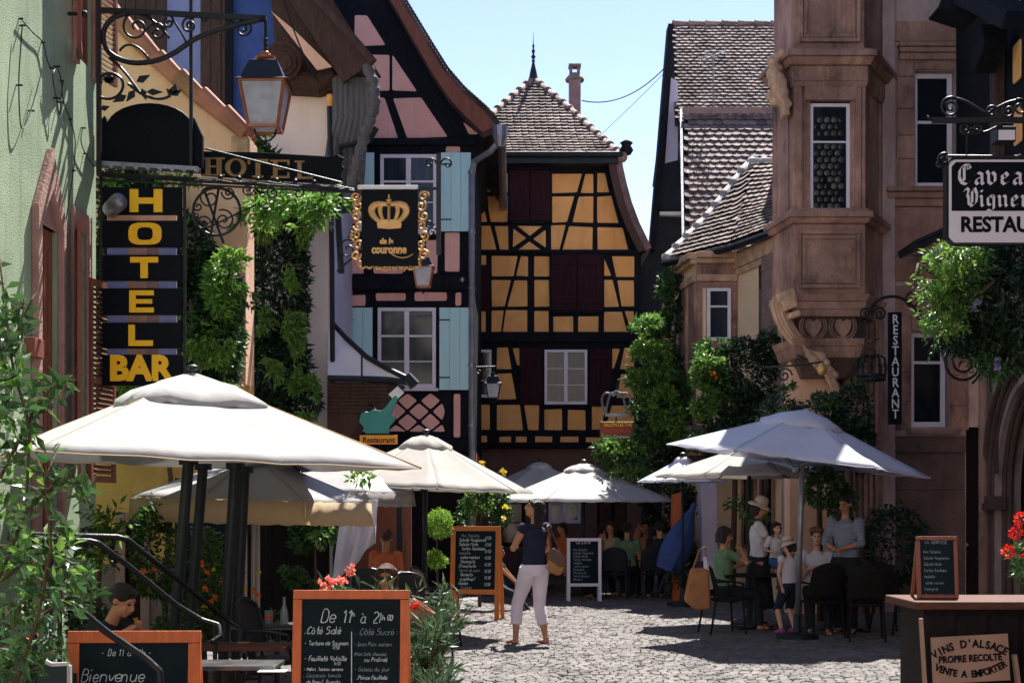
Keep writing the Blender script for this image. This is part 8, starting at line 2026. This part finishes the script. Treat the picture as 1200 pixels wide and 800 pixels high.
# orange shopping bag hanging from the chair
ob = thing('shopping_bag', 'orange cloth shopping bag hanging from the chair back', 'bag', (P(818, 0, 18).x, 18.1, 0))
za_, zb_ = P(0, 655, 18.1).z, P(0, 712, 18.1).z
m_ = MB(); m_.prism(rounded([(-.17, zb_ + .10), (-.02, zb_ - .03), (.17, zb_ - .02), (.15, za_ - .12), (-.08, za_ - .10)], .04), -.07, .07); m_.build('pouch', 'leather', ob, bevel=.03)
m_ = MB(); m_.tube([V((-.05, 0, za_ - .12)), V((.03, 0, za_ + .12)), V((.10, 0, za_ + .16)), V((.13, 0, za_ - .12))], .012, 6); m_.build('strap', 'leather', ob)
tc = thing('pale_scarf', 'pale scarf draped over the chair back above the orange bag', 'scarf', (P(829, 0, 18.1).x, 18.12, 0))
m_ = MB(); pts = [P(826, 652, 18.1), P(829, 668, 18.1), P(833, 690, 18.1)]; m_.tube([p - V(tc.location) for p in pts], [(.02, .05), (.05, .04), (.055, .03)], 10); m_.build('drape', 'cloth_white', tc, smooth=True)
# left terrace
person('seated man with dark hair bent over behind the Bienvenue chalkboard', (P(98, 0, 10.4).x, 10.4, 0), R(70), H=1.66, pose='sit', seat=.24, hairstyle='short', top='cloth_dark', bottom='cloth_dark', head_tilt=R(26), lean=.48, hands=[(.1, -.42, .70), (-.12, -.42, .70)], skin='skin')
sp = person('seated woman with auburn hair and sunglasses half hidden behind the big chalkboard', (P(453, 0, 12.2).x, 12.2, 0), R(-4), H=1.5, pose='sit', seat=.30, hair='hair_red', hairstyle='bob', top='cloth_dark', bottom='cloth_dark', head_tilt=R(8), hands=[(.14, -.30, .78), (-.12, -.32, .78)], skin='skin')
m_ = MB()
for s_ in (-1, 1): m_.ball((s_ * .034, -.096, .016), (.027, .010, .02), 12, 8)
m_.tube([(-.08, .0, .02), (-.07, -.08, .024), (.07, -.08, .024), (.08, .0, .02)], .005, 6); m_.v = [tuple(sp[1] @ V(p)) for p in m_.v]; m_.build('sunglasses', 'eye', sp[0], smooth=True)
person('seated woman with auburn hair bun on the terrace in front of the rust wall', Q(452, 18.4), R(160), H=1.6, pose='sit', hair='hair_red', hairstyle='bun', top='cloth_orange', bottom='cloth_dark', faces=False, head_turn=R(40))
person('seated child with dark hair just right of the amber chalkboard', (P(584, 0, 22.5).x, 22.5, -.10), R(80), H=1.25, pose='sit', seat=.40, hairstyle='short', top='cloth_dark', bottom='cloth_dark', sleeve=.25, hands=[(.18, -.38, .42), (-.1, -.4, .45)], feet=[(.12, -.48, .07), (-.08, -.42, .07)])
# far guests
person('far guest in orange shirt bent over just above the white chalkboard', Q(688, 26.3), R(90), H=1.7, pose='sit', top='cloth_orange', bottom='cloth_dark', lean=.45, hairstyle='short', faces=False)
person('far guest in orange top seated left of the white chalkboard', Q(660, 26.4), R(-70), H=1.62, pose='sit', top='cloth_orange', bottom='cloth_tan', hairstyle='bob', faces=False)
person('far guest with black hair right of the white chalkboard in sand coloured top', Q(716, 26.0), R(-60), H=1.66, pose='sit', top='cloth_tan', bottom='cloth_dark', hairstyle='long', faces=False, head_turn=R(40))
person('far guest in green seen from behind at the far table', Q(735, 25.5), R(170), H=1.62, pose='sit', top='cloth_green', bottom='cloth_dark', hairstyle='short', faces=False)
person('far bare armed guest leaning on an elbow, facing us', Q(757, 26.9), R(-10), H=1.7, pose='sit', top='skin', bottom='cloth_dark', hairstyle='short', lean=.15, hands=[(.22, -.30, .80), (-.05, -.16, 1.18)])
person('far guest in black seen from behind, left of the folded blue parasol', Q(773, 25.3), R(185), H=1.7, pose='sit', top='cloth_dark', bottom='cloth_dark', hairstyle='short', faces=False)
# ================================================================= camera, sky, sun
cam = bpy.data.cameras.new('camera'); cam.lens = 50; cam.sensor_width = 36; cam.clip_end = 2000; cam.clip_start = .05
cam.shift_y = 195 / 1200
co = bpy.data.objects.new('camera', cam); co.location = (0, 0, HC); co.rotation_euler = (R(90), 0, 0); col.objects.link(co); sc.camera = co
SAZ, SEL = 18, 57       # sun stands beyond the square, a little to the right
w = bpy.data.worlds.new('World'); sc.world = w; w.use_nodes = True
nt = w.node_tree; bg = nt.nodes['Background']; sky = nt.nodes.new('ShaderNodeTexSky'); sky.sky_type = 'NISHITA'; sky.sun_disc = False
sky.sun_elevation = R(SEL); sky.sun_rotation = R(SAZ); sky.altitude = 3500; sky.air_density = 1.0; sky.dust_density = .1; sky.ozone_density = 1.3
tn = nt.nodes.new('ShaderNodeMix'); tn.data_type = 'RGBA'; tn.blend_type = 'MULTIPLY'; tn.inputs[0].default_value = 1; tn.inputs[7].default_value = (.90, .75, .72, 1)
nt.links.new(sky.outputs[0], tn.inputs[6]); nt.links.new(tn.outputs[2], bg.inputs[0]); bg.inputs[1].default_value = .15
sl = bpy.data.lights.new('sun', 'SUN'); sl.energy = 5; sl.angle = R(.5); sl.color = (1, .95, .87)
so = bpy.data.objects.new('sun', sl); col.objects.link(so)
sd = V((math.sin(R(SAZ)) * math.cos(R(SEL)), math.cos(R(SAZ)) * math.cos(R(SEL)), math.sin(R(SEL))))
so.rotation_euler = sd.to_track_quat('Z', 'Y').to_euler(); so.location = (5, 20, 30)
sc.view_settings.view_transform = 'Standard'; sc.view_settings.look = 'None'; sc.view_settings.gamma = 1
sc.view_settings.exposure = 1.5
sc.render.engine = 'CYCLES'
